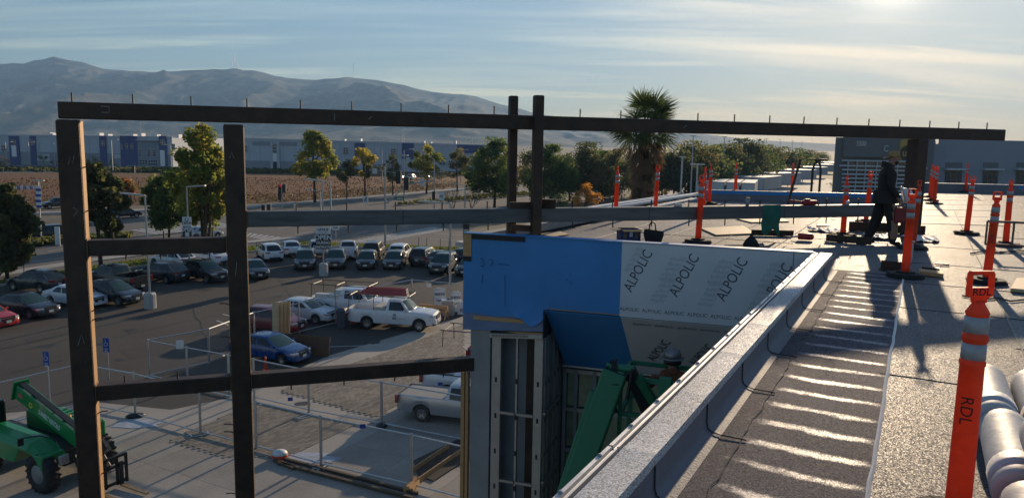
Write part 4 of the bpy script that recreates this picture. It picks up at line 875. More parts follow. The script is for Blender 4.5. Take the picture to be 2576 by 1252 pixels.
Fr('parked_car', 'black suv with shield shaped chrome grille and white plate', 'suv', 'black', 1098, 693, -100)
Fr('parked_car', 'black car half hidden behind the blue wrapped wall', 'sedan', 'black', 1163, 698, -104)
Re('parked_car', 'grey car peeping out at the far end of the row by the blue wall', 'cross', 'grey', 1148, 672, 66)
# beside the fence
rdl = None
A_, B_ = pz(923.4,826.9), pz(1054,834.4); hd = math.degrees(math.atan2((B_-A_).y, (B_-A_).x)); md = (A_+B_)/2; nl = Vector((-math.sin(R(hd)), math.cos(R(hd)), 0))
K_ = KIND['pickup']; ctr = md + nl*(K_['W']/2-.1)*.9 - Vector((math.cos(R(hd)), math.sin(R(hd)), 0))*((K_['fx']+K_['rx'])/2*K_['L']*.91)
rdl = car('work_truck', 'white pickup with red ladders on its rack and company name on the door', 'pickup', 'white', ctr[:2], hd, 'pickup', G3, scale=0.915)
crew = car('work_truck', 'white crew cab pickup with black rack and white toolboxes in bed', 'crew', 'white', front_at(1000, 800, -12, 'crew'), -12, 'pickup', G3)
civ = car('parked_car', 'white sedan parked between the maroon car and the crew cab pickup', 'sedan', 'white', front_at(842, 812, -19, 'sedan'), -19, 'car', G3)
mar = car('parked_car', 'maroon hatchback behind the fence, partly hidden by leaning tan boards', 'hatch', 'maroon', front_at(760, 838, -17, 'hatch'), -17, 'car', G3)
blu = car('parked_car', 'bright blue sedan with glinting headlight in front of brown board', 'sedan', 'blue', front_at(770, 915, -22, 'sedan'), -22, 'car', G3, scale=.89)
q = pz(1060.8,1060.4); h_ = -16; K_ = KIND['small_pickup']; o_ = Vector((math.cos(R(h_)), math.sin(R(h_)), 0)); n_ = Vector((-o_.y, o_.x, 0))
rang = car('parked_pickup', 'silver pickup with grey bed cover parked in the shade beside the building pier', 'small_pickup', 'silver', (q - o_*K_['rx']*K_['L']*.93 + n_*(K_['W']/2-.1)*.93)[:2], h_, 'pickup', G3)
MB().bb(-2.42,-.38,-.8,.8,1.02,1.07).build('bed_cover', mat('bed cover', (0.30,0.30,0.29), 0.7), rang)
wp = car('parked_pickup', 'white pickup behind the silver one, only its tail showing', 'pickup', 'white', rear_at(1075, 990, -16, 'pickup'), -16, 'pickup', G3)
mv = car('parked_pickup', 'maroon pickup with black pipe rack, mostly hidden behind the building pier', 'pickup', 'maroon', rear_at(1185, 925, -14, 'pickup'), -14, 'pickup', G3)
# street traffic
GS = 'vehicles on the street'
rd = pz(470,586)-pz(0,628); ra_ = math.degrees(math.atan2(rd.y, rd.x))
sv = pz(108,603); car('street_car', 'dark suv driving left on the street past the leafy tree', 'suv', 'navy', sv[:2], ra_+180, 'car', GS)
car('street_car', 'silver sedan driving behind the lexus open sign', 'sedan', 'silver', pz(510,600)[:2], ra_, 'car', GS)
car('street_car', 'dark off road car waiting at the crossing behind the left column', 'suv', 'black', pz(312,548)[:2], ra_-4, 'car', GS)
car('street_car', 'distant dark pickup at the far lane beside the left column', 'small_pickup', 'navy', pz(146,523)[:2], ra_+180, 'pickup', GS)
for i, (x_, y_, c_, k_, l_) in enumerate([(1036,452,'white','suv','white van like car parked in front of the warehouse doors'),(1010,453,'silver','sedan','silver car parked left of the white one by the warehouse'),(1075,450,'grey','sedan','grey car parked right of the white one by the warehouse')]):
    car('distant_car', l_, k_, c_, pz(x_, y_)[:2], 80, 'car', 'cars parked at the warehouse')

# ---- what the work trucks carry
def rack(parent, K, xr, xf, z0, z1, name='ladder_rack'):
    L, w2 = K['L'], K['W']/2-.06; b = MB()
    for x in (xr, (xr+xf)/2-.35): 
        for s in (-1,1): b.tube([(x*1.0, s*w2, z0), (x, s*(w2-.04), z1-.15), (x, s*(w2-.12), z1)], .022, 6)
        b.tube([(x,-(w2-.12),z1),(x,w2-.12,z1)], .022, 6)
    for s in (-1,1): b.tube([(xr-.2, s*(w2-.10), z1+.03), (xf, s*(w2-.10), z1+.03)], .026, 6)
    b.tube([(xf-.1,-(w2-.05),z1+.05),(xf-.1,w2-.05,z1+.05)], .026, 6)
    return b.build(name, M_black, parent)
rack(rdl, KIND['pickup'], -2.75, 1.25, 1.27, 2.12); rack(crew, KIND['crew'], -2.8, 1.3, 1.27, 2.12); rack(mv, KIND['pickup'], -4.2, 1.0, 1.27, 2.1)
M_lad = mat('pink fibreglass', (0.38,0.075,0.08), 0.5, 0, 0.2, 6); M_boxw = mat('toolbox white', (0.62,0.61,0.57), 0.5)
def on(parent, p): return parent.matrix_basis @ Vector(p)
for i in range(3):
    b = MB(); y0 = -.62+i*.4; ln = 3.3-.3*i; x0 = -2.3+.15*i; z_ = 2.20+.10*i
    for yy in (y0, y0+.38): b.bar((x0,yy,z_+.03),(x0+ln,yy,z_+.03), .04, .10)
    ladder = thing('ladder', ['lowest red fibreglass ladder on the white truck rack','middle red fibreglass ladder on the white truck rack','top red fibreglass ladder on the white truck rack'][i], 'ladder', rdl.location, rdl.rotation_euler.z, 'ladders on the truck rack'); ladder.scale = rdl.scale
    b.build('rail', M_lad, ladder)
    for k_ in range(8): MB().tube([(x0+.2+k_*.34, y0, z_), (x0+.2+k_*.34, y0+.38, z_)], .02, 6).build('rung', M_alu, ladder)
    MB().box((x0+ln+.012, y0+.19, z_), (.02,.44,.17)).build('end_plate', M_boxw, ladder)
    text('painted_letter', 'RDL'[2-i], .15, M_black, frame3(Vector((x0+ln+.024, y0+.19, z_)), (0,1,0)), ladder, bold=.004)
def toolbox(parent, p, size, lab, m=M_boxw):
    t = thing('toolbox', lab, 'toolbox', on(parent, p), parent.rotation_euler.z, 'boxes carried in the truck beds'); sx, sy, sz = size
    bevel(MB().bb(-sx/2,sx/2,-sy/2,sy/2,0,sz*.72).build('case', m, t), .02); bevel(MB().bb(-sx/2-.012,sx/2+.012,-sy/2-.012,sy/2+.012,sz*.73,sz).build('lid', m, t), .02); MB().bb(-.1,.1,-sy/2-.03,-sy/2-.013,sz*.55,sz*.65).build('latch', M_chrome, t)
toolbox(crew, (-1.55,-.68,1.2), (1.9,.38,.30), 'long white side toolbox in the crew cab truck bed'); toolbox(crew, (-1.15,.2,.95), (.45,1.2,.75), 'tall white crossbed toolbox behind the crew cab')
toolbox(rdl, (-.75,0,.85), (.65,1.45,.55), 'beige crossbed toolbox with slanted lid behind the truck cab', mat('toolbox beige', (0.55,0.50,0.42), 0.5))
b = MB(); b.bb(-1.9,-1.1,-.3,.3,.72,1.0); o = b.build('tool_bag', mat('red canvas', (0.30,0.03,0.03), 0.8)); o.matrix_basis = rdl.matrix_basis; tag(o, 'red canvas tool load lying in the white truck bed', 'bag'); bevel(o, .08, 3)
# door lettering on the truck, both sides of the near door
fr_ = frame3(Vector((.42,-KIND['pickup']['W']/2-.004,.80)), (1,0,0)); M_navyink = mat('truck lettering', (0.03,0.035,0.06), 0.5, 0, 0)
text('door_lettering', 'RDL', .15, M_navyink, fr_ @ Matrix.Translation((-.12,0,0)), rdl, bold=.006); text('door_lettering', 'CONSTRUCTION', .075, mat('grey lettering', (.25,.26,.28), .5, 0, 0), fr_ @ Matrix.Translation((.36,.0,0)), rdl)
b = MB(); b.tube([(-.24+.03*i,.12+.03*math.sin(i*.4),0) for i in range(9)], .008, 4); b.tube([(-.24+.03*i,.085+.02*math.sin(i*.4),0) for i in range(9)], .006, 4); b.bb(-.22,-.02,.22,.29,-.003,.003); o = b.build('door_logo', M_navyink, rdl); o.matrix_local = fr_
b = MB(); b.tube([(.10*math.cos(a)*.7,.10*math.sin(a),0) for a in np.linspace(1.6,4.6,10)], .016, 4); b.tube([(.05+.08*math.cos(a)*.7,-.02+.08*math.sin(a),0) for a in np.linspace(-1.3,1.6,10)], .014, 4)
o = b.build('door_logo', M_navyink, crew); o.matrix_local = frame3(Vector((.9,-KIND['crew']['W']/2-.004,.85)), (1,0,0))
text('door_emblem', '17', .2, M_tl, frame3(Vector((-2.80,-KIND['pickup']['W']/2*.975-.006,1.02)), (1,0,0)), rdl, bold=.006)
# ================================================================== trees and plants
M_bark = mat('bark', (0.075,0.055,0.042), 0.95, 0, 0.3, 5, 0.5, 12)
def leafm(name, c, c2, tr=0.55):
    c, c2 = tuple(min(.6, x*1.3) for x in c), tuple(min(.6, x*1.25) for x in c2)
    return mat('leaf '+name, c, 0.6, 0, 0, 0.8, col2=c2, trans=tr, spec=0.25)
LF = dict(green=[leafm('green a',(0.035,0.065,0.018),(0.055,0.09,0.022)), leafm('green b',(0.055,0.09,0.022),(0.085,0.12,0.03)), leafm('green c',(0.085,0.115,0.03),(0.12,0.14,0.035))],
          lime=[leafm('lime a',(0.085,0.11,0.025),(0.13,0.15,0.032),.6), leafm('lime b',(0.14,0.155,0.03),(0.20,0.20,0.04),.6), leafm('lime c',(0.17,0.165,0.03),(0.23,0.20,0.038),.6)],
          olive=[leafm('olive a',(0.045,0.055,0.02),(0.065,0.075,0.028)), leafm('olive b',(0.07,0.08,0.03),(0.095,0.10,0.036)), leafm('olive c',(0.10,0.095,0.038),(0.13,0.115,0.045))],
          rust=[leafm('rust a',(0.12,0.06,0.025),(0.17,0.08,0.03)), leafm('rust b',(0.20,0.10,0.03),(0.28,0.14,0.035)), leafm('rust c',(0.10,0.075,0.03),(0.14,0.10,0.03))],
          orange=[leafm('orange a',(0.30,0.13,0.02),(0.40,0.18,0.025)), leafm('orange b',(0.42,0.20,0.03),(0.5,0.25,0.03)), leafm('orange c',(0.25,0.12,0.03),(0.3,0.16,0.03))],
          yellow=[leafm('yellow a',(0.16,0.15,0.03),(0.22,0.19,0.035)), leafm('yellow b',(0.26,0.21,0.035),(0.32,0.25,0.04)), leafm('yellow c',(0.10,0.11,0.03),(0.15,0.14,0.035))])
TREE_M = {}
def tree_mesh(seed, leaves, crown_lo, rx, clumps=26, leaf=0.035, taper=0.5, stems=1, gap=0.0, cl=0.16):
    """unit tree: height 1, crown radius rx; returns crown and trunk meshes"""
    rs = np.random.RandomState(seed); C = []
    while len(C) < clumps:
        p = rs.uniform(-1, 1, 3)
        if np.dot(p, p) > 1 or np.dot(p, p) < 0.12: continue
        t = (p[2]+1)/2; wd = 1 - taper*max(0, t-0.35)/0.65
        C.append((p[0]*rx*wd*0.86, p[1]*rx*wd*0.86, crown_lo + (1-crown_lo)*(t*0.92+.03)))
    C = np.array(C); per = leaves//clumps; V = []; 
    P = np.repeat(C, per, 0); n = len(P); sg = np.repeat(rs.uniform(0.6, 1.35, clumps)*cl, per)
    d = rs.normal(size=(n,3)); d /= np.linalg.norm(d, axis=1)[:,None]; rr = rs.uniform(0,1,n)**0.45
    P = P + d*(rr*sg)[:,None]*np.array([rx*1.9, rx*1.9, (1-crown_lo)*0.95])[None]
    P[:,2] = np.minimum(P[:,2], 1.0-rs.uniform(0,.04,n))
    a = rs.normal(size=(n,3)); a /= np.linalg.norm(a, axis=1)[:,None]; b_ = np.cross(a, rs.normal(size=(n,3))); b_ /= np.linalg.norm(b_, axis=1)[:,None]
    s = leaf*rs.uniform(.6,1.3,n)[:,None]
    Q = np.stack([P-a*s*.5, P+b_*s*.32, P+a*s*.5, P-b_*s*.32], 1).reshape(-1,3)
    F = np.arange(4*n).reshape(-1,4)
    me = bpy.data.meshes.new('crown'); me.from_pydata(Q.tolist(), [], F.tolist()); me.update()
    me.polygons.foreach_set('material_index', np.repeat(rs.choice(3, clumps, p=[.4,.4,.2]), per).tolist())
    b = MB(); r0 = 0.016
    for st in range(stems):
        off = Vector((rs.uniform(-.03,.03), rs.uniform(-.03,.03), 0))*(0 if stems == 1 else 1); top = Vector((rs.uniform(-.1,.1)*rx*(1 if stems == 1 else 4), rs.uniform(-.1,.1)*rx*4*(stems > 1), crown_lo+(1-crown_lo)*.55))
        mid = off.lerp(top, .5)+Vector((rs.uniform(-.01,.01), 0, 0)); b.tube([off, mid, top], [r0*(1.3 if stems == 1 else .75), r0*.85*(1 if stems == 1 else .7), r0*.4], 7)
        for k_ in rs.choice(clumps, min(clumps, 9 if stems == 1 else 4), replace=False):
            c = Vector(C[k_]); s_ = off.lerp(top, rs.uniform(.35,.85)); 
            if c.z > s_.z-.05: b.tube([s_, s_.lerp(c, .5)+Vector((0,0,.02)), c], [r0*.5, r0*.3, r0*.12], 5)
    return me, b.mesh('trunk', smooth=True)
def tree(name, label, px, pyb, pyt, wpx, pal, seed, leaves=5200, crown_lo=0.28, clumps=26, leaf=None, taper=.5, stems=1, cl=.16, cat='tree', group=None, z0=0.0, Y=None, rot=0.0):
    base = pz(px, pyb, z0) if Y is None else pY(px, pyb, Y)
    if Y is not None: base.z = z0
    dep = (CR.transposed() @ (base-EYE)).z*-1; m = dep/FPX
    top = pY(px, pyt, base.y).z - base.z; H = top; rx = wpx*1.18*m/2/H
    me, tr = tree_mesh(seed, leaves, crown_lo, rx, clumps, leaf or min(.055, max(.020, 0.42/H)), taper, stems, cl=cl)
    t = thing(name, label, cat, base, rot, group); t.scale = (H,)*3
    obj('crown', me, LF[pal], t); obj('trunk', tr, M_bark, t); return t
tree('street_tree', 'dense green tree at the far left edge in front of the street', 18, 702, 458, 165, 'olive', 1, 12000, .10, 90, taper=.45, cl=.10)
tree('street_tree', 'dark leafy tree immediately right of the left steel column', 255, 684, 405, 140, 'olive', 2, 8000, .30, 60, cl=.11)
tree('street_tree', 'tall yellow green multi stem tree left of the second steel column', 515, 640, 308, 185, 'lime', 3, 9500, .20, 95, taper=.62, stems=7, cl=.085)
tree('street_tree', 'low dark green bushy tree left of the tall yellow green one', 425, 606, 432, 130, 'green', 4, 8000, .18, 60, cl=.11)
GF = 'trees along the dry field'
tree('field_tree', 'small reddish brown tree at the field edge beyond the crossing', 313, 541, 446, 70, 'rust', 5, 2600, .4, 16, group=GF)
tree('field_tree', 'tall full green and yellow tree standing in front of the grey warehouse', 792, 510, 318, 118, 'lime', 6, 9000, .28, 70, taper=.7, cl=.10, group=GF)
tree('field_tree', 'thin brownish tree just right of the tall full tree', 872, 500, 400, 58, 'olive', 7, 1500, .35, 14, group=GF)
tree('field_tree', 'patchy yellow tree beneath the blue warehouse pilaster', 918, 496, 362, 88, 'yellow', 8, 2800, .3, 17, cl=.13, group=GF)
tree('field_tree', 'sparse thin tree left of the signal mast pole', 988, 492, 385, 50, 'olive', 9, 1200, .35, 12, group=GF)
tree('field_tree', 'yellow green rounded tree right of the signal mast pole', 1072, 488, 358, 84, 'lime', 10, 4200, .34, 22, group=GF)
tree('field_tree', 'brownish thin tree left of the big round green tree', 1150, 482, 372, 74, 'olive', 11, 2600, .3, 16, group=GF)
GM = 'green trees beyond the tall posts'
tree('avenue_tree', 'big round green tree left of the tall steel posts', 1243, 527, 344, 155, 'green', 12, 11000, .2, 70, cl=.11, group=GM)
tree('avenue_tree', 'dark green tree directly behind the tall steel posts', 1385, 520, 362, 130, 'green', 13, 7500, .15, 32, group=GM)
tree('avenue_tree', 'broad green tree between the tall posts and the palm', 1475, 512, 356, 140, 'olive', 14, 7500, .12, 32, group=GM)
tree('avenue_tree', 'olive green tree half hidden by the palm skirt', 1545, 508, 372, 110, 'olive', 15, 5200, .12, 26, group=GM)
tree('orange_bush', 'small orange autumn bush left of the palm', 1470, 530, 458, 72, 'orange', 16, 2600, .12, 16, cat='bush')
tree('orange_bush', 'orange leafed shrub at the foot of the palm', 1668, 520, 470, 40, 'orange', 17, 1200, .1, 10, cat='bush')
tree('dark_bush', 'low dark green shrub between posts and orange bush', 1400, 535, 488, 60, 'green', 18, 2200, .05, 12, cat='bush')
tree('avenue_tree', 'leafy green tree filling the gap just right of the tall posts', 1345, 512, 372, 120, 'olive', 61, 6500, .05, 30, group=GM)
tree('avenue_tree', 'low dense green tree above the orange bush', 1432, 505, 368, 130, 'green', 62, 6500, .04, 30, group=GM)
tree('avenue_tree', 'olive tree just left of the palm skirt', 1515, 500, 378, 120, 'green', 63, 6000, .04, 28, group=GM)
tree('avenue_tree', 'hazy olive tree behind the palm', 1600, 495, 374, 130, 'olive', 64, 6000, .04, 28, group=GM)
tree('avenue_tree', 'dim olive tree between the palm and the long row', 1665, 498, 376, 120, 'olive', 65, 6000, .04, 28, group=GM)
# the long row beside the trailer yard
GR = 'row of trees beside the trailer yard'
row = [(1695,505,372,95,'olive'),(1742,496,352,105,'olive'),(1786,488,366,90,'green'),(1822,480,362,95,'olive'),(1868,472,349,92,'olive'),(1905,464,368,78,'green'),(1938,457,362,80,'olive'),(1972,449,370,66,'olive'),(2000,441,372,60,'green'),(2024,434,376,52,'olive'),(2046,427,379,44,'olive'),(2062,420,382,34,'olive')]
wh_ = ['first tree right of the palm in the long row','second tree right of the palm, tallest at that end of the row','third tree of the long row, darker than its neighbours','fourth tree of the long row right of the palm','tree with the highest feathery top in the middle of the long row','darker tree just right of the feathery topped one in the row','tree above the front trailers in the long row','tree above the middle trailers in the long row','smaller dark tree above the rear trailers in the row','hazy small tree near the far end of the row','next to last hazy tree at the far end of the row','last hazy tree at the far end of the row']
for i, (x_, yb_, yt_, w_, p_) in enumerate(row): tree('row_tree', wh_[i], x_, yb_, yt_, w_*1.4, p_, 30+i, 5600 if i < 6 else 3600, .04, 30, leaf=.06, cl=.2, group=GR)
for i, (x_, yb_, yt_, w_, l_) in enumerate([(2078,408,392,22,'small far shrub beside the yard road'),(2090,470,452,26,'small dark shrub at the foot of the grey logo building')]): tree('dark_bush', l_, x_, yb_, yt_, w_, 'green', 60+i, 700, .05, 8, cat='bush')
# bushes and small trees along the warehouse frontage
GW = 'shrubs along the warehouse frontage'
for i, (x_, yb_, yt_, w_, p_, l_) in enumerate([(10,424,392,30,'rust','rust coloured shrub at the left picture edge below the warehouse'),(40,412,391,20,'green','round green shrub beneath the first white warehouse door'),(65,414,394,22,'olive','olive shrub left of the second lamp at the warehouse'),(108,416,388,34,'green','larger green shrub left of the steel column at the warehouse'),(138,418,398,20,'rust','rust shrub touching the steel column at the warehouse'),(240,425,384,44,'olive','feathery olive tree right of the left column at the warehouse'),(285,424,398,24,'green','green shrub between the blue warehouse pilasters'),(1110,455,425,40,'olive','olive shrub by the parked warehouse cars'),(1185,470,436,36,'green','green shrub left of the big round tree')]):
    tree('frontage_shrub', l_, x_, yb_, yt_, w_, p_, 80+i, 1100, .08, 10, cat='shrub', group=GW)
# bare shrub by the median
def bare(px, py, top, wpx, seed, label):
    base = pz(px, py); m = (base-EYE).length/FPX; rs = random.Random(seed); b = MB()
    H = (py-top)*m; w_ = wpx*m/2
    def br(p, d, l, r_, dep):
        q_ = p + d*l; b.tube([p, q_], [r_, r_*.6], 4, caps=False)
        if dep:
            for _ in range(3): br(q_, (d + Vector((rs.uniform(-.7,.7), rs.uniform(-.7,.7), rs.uniform(-.1,.5)))).normalized(), l*.62, r_*.55, dep-1)
    for _ in range(7): br(Vector((0,0,0)), Vector((rs.uniform(-.7,.7), rs.uniform(-.6,.6), 1)).normalized(), H*.42, .05, 3)
    t = thing('bare_shrub', label, 'shrub', base); b.build('branches', M_bark, t); MB().tube([(0,0,-.05),(0,0,.3)], [.12,.08], 6).build('stump', M_bark, t)
bare(1140, 530, 472, 80, 4, 'leafless grey shrub on the median right of the signals')
bare(1185, 528, 480, 50, 6, 'second leafless shrub left of the big round green tree')
# palm with a skirt of dead fronds
M_palm = leafm('palm', (0.045,0.075,0.025), (0.075,0.105,0.035), .3); M_dead = leafm('dead frond', (0.075,0.055,0.036), (0.13,0.09,0.055), .25)
def frond_mesh(seed, dead=False):
    rs = random.Random(seed); b = MB(); L_, st = 1.0, .85
    b.tube([(0,0,0),(st*.5,0,.06 if not dead else -.03),(st,0,.04 if not dead else -.1)], [.022,.018,.012], 4)
    n = 17 if not dead else 11
    for i in range(n):
        a = (i/(n-1)-.5)*(2.9 if not dead else 1.1); l_ = L_*(1-.25*abs(a)/1.25)*rs.uniform(.85,1.1); dz = -.25*rs.random() if not dead else -.25*rs.random()
        p = Vector((st,0,.03)); d = Vector((math.cos(a), math.sin(a), dz*.6)).normalized(); tip = p + d*l_ + Vector((0,0,-.12*rs.random())); sd = Vector((-d.y, d.x, 0))*.03; md_ = p.lerp(tip,.5)+Vector((0,0,.03))
        b.add([p-sd*.4, p+sd*.4, md_+sd, md_-sd, tip], [(0,1,2,3),(3,2,4)])
    return b.mesh('frond')
def palm():
    base = pY(1615, 500, 48.0); base.z = 0; t = thing('fan_palm', 'tall shaggy fan palm with a thick brown skirt of dead fronds', 'palm tree', base)
    top = pY(1615, 318, 48.0).z; MB().tube([(0,0,0),(0.05,0,top*.5),(0,0,top)], [.48,.40,.32], 10).build('trunk', M_bark, t)
    G = [frond_mesh(i) for i in range(4)]; Dd = [frond_mesh(i+9, True) for i in range(4)]; rs = random.Random(3)
    for i in range(66):
        a = rs.uniform(0, 6.283); el = math.asin(rs.uniform(-.5, .92)); o = obj('frond', G[i % 4], M_palm, t); sc = rs.uniform(1.3,1.6)
        o.location = (0,0,top+rs.uniform(-.3,.15)); o.rotation_euler = Euler((rs.uniform(-.6,.6), -el, a)); o.scale = (sc,)*3
    for i in range(240):
        f = rs.random()**.8; z = top-.25-f*4.0; a = rs.uniform(0, 6.283); o = obj('dead_frond', Dd[i % 4], M_dead, t); sc = (1.0-.34*f)*rs.uniform(.75,1.1)
        rr_ = .5-.25*f; o.location = (rr_*math.cos(a), rr_*math.sin(a), z); o.rotation_euler = Euler((rs.uniform(-.7,.7), R(52+22*min(1,f*2.2))+rs.uniform(-.2,.25), a)); o.scale = (sc,)*3
palm()
# lawn blades and field tufts: uncountable ground cover
def tufts(name, poly_px, n, h, m, seed, label, zz=.05, spread=1.0):
    rs = random.Random(seed); poly = [g2(*p) for p in poly_px]; xs = [p[0] for p in poly]; ys = [p[1] for p in poly]; b = MB(); c = 0
    while c < n:
        q_ = (rs.uniform(min(xs), max(xs)), rs.uniform(min(ys), max(ys)))
        if not inside(q_, poly): continue
        c += 1; hh = h*rs.uniform(.5,1.4)
        for k_ in range(3):
            a = rs.uniform(0,6.28); w_ = hh*.22*spread; x, y = q_; dx, dy = math.cos(a), math.sin(a)
            b.add([(x-dx*w_,y-dy*w_,zz),(x+dx*w_,y+dy*w_,zz),(x+dx*w_*1.4-dy*hh*.3,y+dy*w_*1.4+dx*hh*.3,zz+hh),(x-dx*w_*1.2-dy*hh*.3,y-dy*w_*1.2+dx*hh*.3,zz+hh*.9)], [(0,1,2,3)])
    o = b.build(name, m); o['kind'] = 'stuff'; tag(o, label, name.replace('_',' ')); return o
tufts('grass', [(0,717),(240,685),(560,641),(760,617),(1190,632),(1190,625),(760,609),(560,628),(240,669),(0,707)], 5200, .10, LF['lime'][0], 1, 'short green lawn grass along the lot edge')
tufts('dry_weeds', [(-200,516),(0,516),(620,508),(760,500),(1150,470),(1150,455),(900,448),(500,446),(-200,450)], 4200, .20, leafm('weed', (.10,.038,.014), (.15,.058,.02), .3), 2, 'rust brown dry weeds covering the vacant field', .0, 1.6)
tufts('dry_grass', [(-200,520),(0,521),(620,513),(760,506),(1150,473),(1150,460),(700,488),(300,500),(-200,506)], 1800, .25, leafm('straw', (.13,.10,.045), (.18,.14,.07), .3), 3, 'straw coloured dry grass at the field edge', .0, 1.6)
tufts('hedge', [(-50,432),(240,434),(600,436),(900,440),(900,433),(600,428),(240,427),(-50,425)], 1100, 0.9, LF['olive'][0], 4, 'dark low hedge line in front of the warehouse yard', .0, 2.0)
tufts('planting', [(0,632),(150,615),(330,601),(330,594),(150,605),(0,622)], 500, .45, LF['olive'][1], 5, 'sparse planting on the street median', .1, 1.5)
tufts('planting', [(1000,518),(1240,500),(1500,480),(1500,474),(1240,491),(1000,513)], 700, .4, LF['olive'][1], 6, 'sparse planting on the avenue median', .1, 1.5)
# ================================================================== warehouses, logo building, trailers
M_wall1 = mat('tilt up wall', (0.46,0.49,0.54), 0.8, 0, 0.05, .2); M_wall2 = mat('lower wall band', (0.27,0.28,0.31), 0.8, 0, 0.06, .2); M_wblue = mat('blue pilaster', (0.06,0.08,0.20), 0.7, 0, 0.06, .3)
M_wwin = mat('warehouse glass', (0.03,0.04,0.05), 0.08, 0, 0, spec=.9); M_wfr = mat('window frame', (0.5,0.51,0.53), 0.5); M_roofw = mat('roof white', (0.6,0.6,0.6), 0.6)
M_wgrey = mat('mid grey wall', (0.24,0.26,0.30), 0.8, 0, 0.06, .2)
YW = 272.0
def wpt(px, py): q_ = pY(px, py, YW); return q_.x, q_.z
class Fac:
    def __init__(s, root, O): s.r = root; s.O = Vector(O)
    def box(s, name, px0, py0, px1, py1, m, d0=-.3, d1=.0, parent=None, zb=None):
        x0, z1 = wpt(px0, (py0)); x1, _ = wpt(px1, py0); _, z0 = wpt((px0+px1)/2, py1); _, z1 = wpt((px0+px1)/2, py0)
        if zb is not None: z0 = zb
        b = MB(); b.bb(x0-s.O.x, x1-s.O.x, d0, d1, z0-s.O.z, z1-s.O.z); return b.build(name, m, parent or s.r)
    def window(s, px0, py0, px1, py1, nx=2, nz=2, d=-.32, deep=False):
        w_ = s.box('window', px0, py0, px1, py1, M_wfr, d-.06, d+.02)
        for i in range(nx):
            for j in range(nz):
                g = .1; a0 = px0+(px1-px0)*(i+g)/nx; a1 = px0+(px1-px0)*(i+1-g)/nx; c0 = py0+(py1-py0)*(j+g)/nz; c1 = py0+(py1-py0)*(j+1-g)/nz
                s.box('pane', a0, c0, a1, c1, M_wwin, d-.10, d-.065, w_)
def warehouse(px0, px1, top0, top1, label, base=415):
    x0, z0 = wpt(px0, top0); x1, z1 = wpt(px1, top1); O = ((x0+x1)/2, YW, 0); t = thing('warehouse', label, 'warehouse', O); b = MB()
    b.extrude([(x0-O[0],0,-.5),(x1-O[0],0,-.5),(x1-O[0],0,z1),(x0-O[0],0,z0)], (0,70,0)); b.build('wall', M_wall1, t)
    r_ = MB(); r_.extrude([(x0-O[0]-.2,-.25,z0+.01),(x1-O[0]+.2,-.25,z1+.01),(x1-O[0]+.2,-.25,z1+.45),(x0-O[0]-.2,-.25,z0+.45)], (0,.5,0)); r_.build('parapet', M_wall1, t); return t, Fac(t, O)
def roofunit(t, f, px, pyt, pyb, wpx, m=M_roofw): f.box('roof_unit', px-wpx/2, pyt, px+wpx/2, pyb, m, 6, 9)
t, f = warehouse(-80, 432, 340.5, 347, 'long pale grey warehouse with dark blue pilasters at the left')
f.box('lower_band', -80, 384, 432, 412, M_wall2, -.12, -.01, zb=0)
for a, c in ((22.6,48),(75,89.5),(250,267),(302,345),(400,419)): f.box('pilaster', a, 342, c, 412, M_wblue, -.35, -.125, zb=0)
for a, c, y0, y1 in ((30,42,366,394),(403,415,378,418)): f.box('panel', a, y0, c, y1, M_white, -.42, -.36)
for a, c, y0, y1, nx, nz in ((29,40,352,364,2,2),(77,86,352,365,2,2),(5,16,365,380,2,2),(255,264,354,368,2,2),(316,322,362,375,1,2),(329,336,362,375,1,2),(303,308,362,376,1,3),(351,357,377,393,1,3),(372,380,377,393,1,3),(386,394,377,393,1,3),(403,416,352,365,2,2),(352,372,402,414,3,2),(375,397,402,416,4,2),(432,441,362,378,2,2)): f.window(a, y0, c, y1, nx, nz)
for a, c, y0, y1 in ((93,125,388,405),(316,325,391,401),(330,339,391,401),(253,265,388,397),(287,303,388,398)): f.box('dock_door', a, y0, c, y1, M_wfr, -.2, -.125)
f.box('entrance_wall', 345, 353, 400, 414, M_wgrey, -.28, -.125, zb=0); f.box('canopy', 345, 352, 400, 354, M_wall1, -1.2, -.29); f.box('canopy', 328, 416.5, 400, 418, M_wall2, -3, -.36)
for a, y0, y1, w_ in ((97,333,342,7),(105,335,342,4),(225,334,345,4),(247,337,344,5),(312,337,345,4),(333,335,345,4),(368,338,346,14),(428,338,347,5),(12,340,343,6),(150,336,343,5)): roofunit(t, f, a, y0, y1, w_)
for k_ in range(16): f.box('panel_joint', -60+k_*31.5, 345+k_*.4, -59.4+k_*31.5, 383, M_wall2, -.035, -.004)
t, f = warehouse(612, 1262, 350, 369, 'long blue grey warehouse behind the traffic signals with flat parapet')
f.box('lower_band', 612, 406, 852, 430, M_wall2, -.12, -.01, zb=0); f.box('lower_band', 860, 413, 1010, 432, M_wall2, -.12, -.01, zb=0)
for a, c, y0, y1 in ((635,679,356.5,365),(703,746,357,366)): f.box('louvre_band', a, y0, c, y1, M_wall2, -.25, -.02)
for a, c in ((680,686),(697,703)): f.box('pilaster', a, 356, c, 432, M_wall1, -.5, -.125, zb=0)
f.window(686, 362, 696, 384, 1, 3); f.box('panel', 686, 386, 697, 406, M_white, -.4, -.3); f.box('door', 687, 408, 696, 432, M_wwin, -.4, -.3)
for a, c in ((892,918),(1011,1040),(1150,1216)): f.box('pilaster', a, 360 if a < 1100 else 365, c, 400 if a < 1100 else 385, M_wblue, -.4, -.125)
for a, c, y0, y1, nx, nz in ((864,876,371,388,2,3),(983,995,374,391,2,3),(1106,1120,394,415,2,3),(1128,1138,404,415,2,2),(613,621,366,381,2,2),(1095,1106,420,432,3,1),(1118,1145,430,444,4,2)): f.window(a, y0, c, y1, nx, nz)
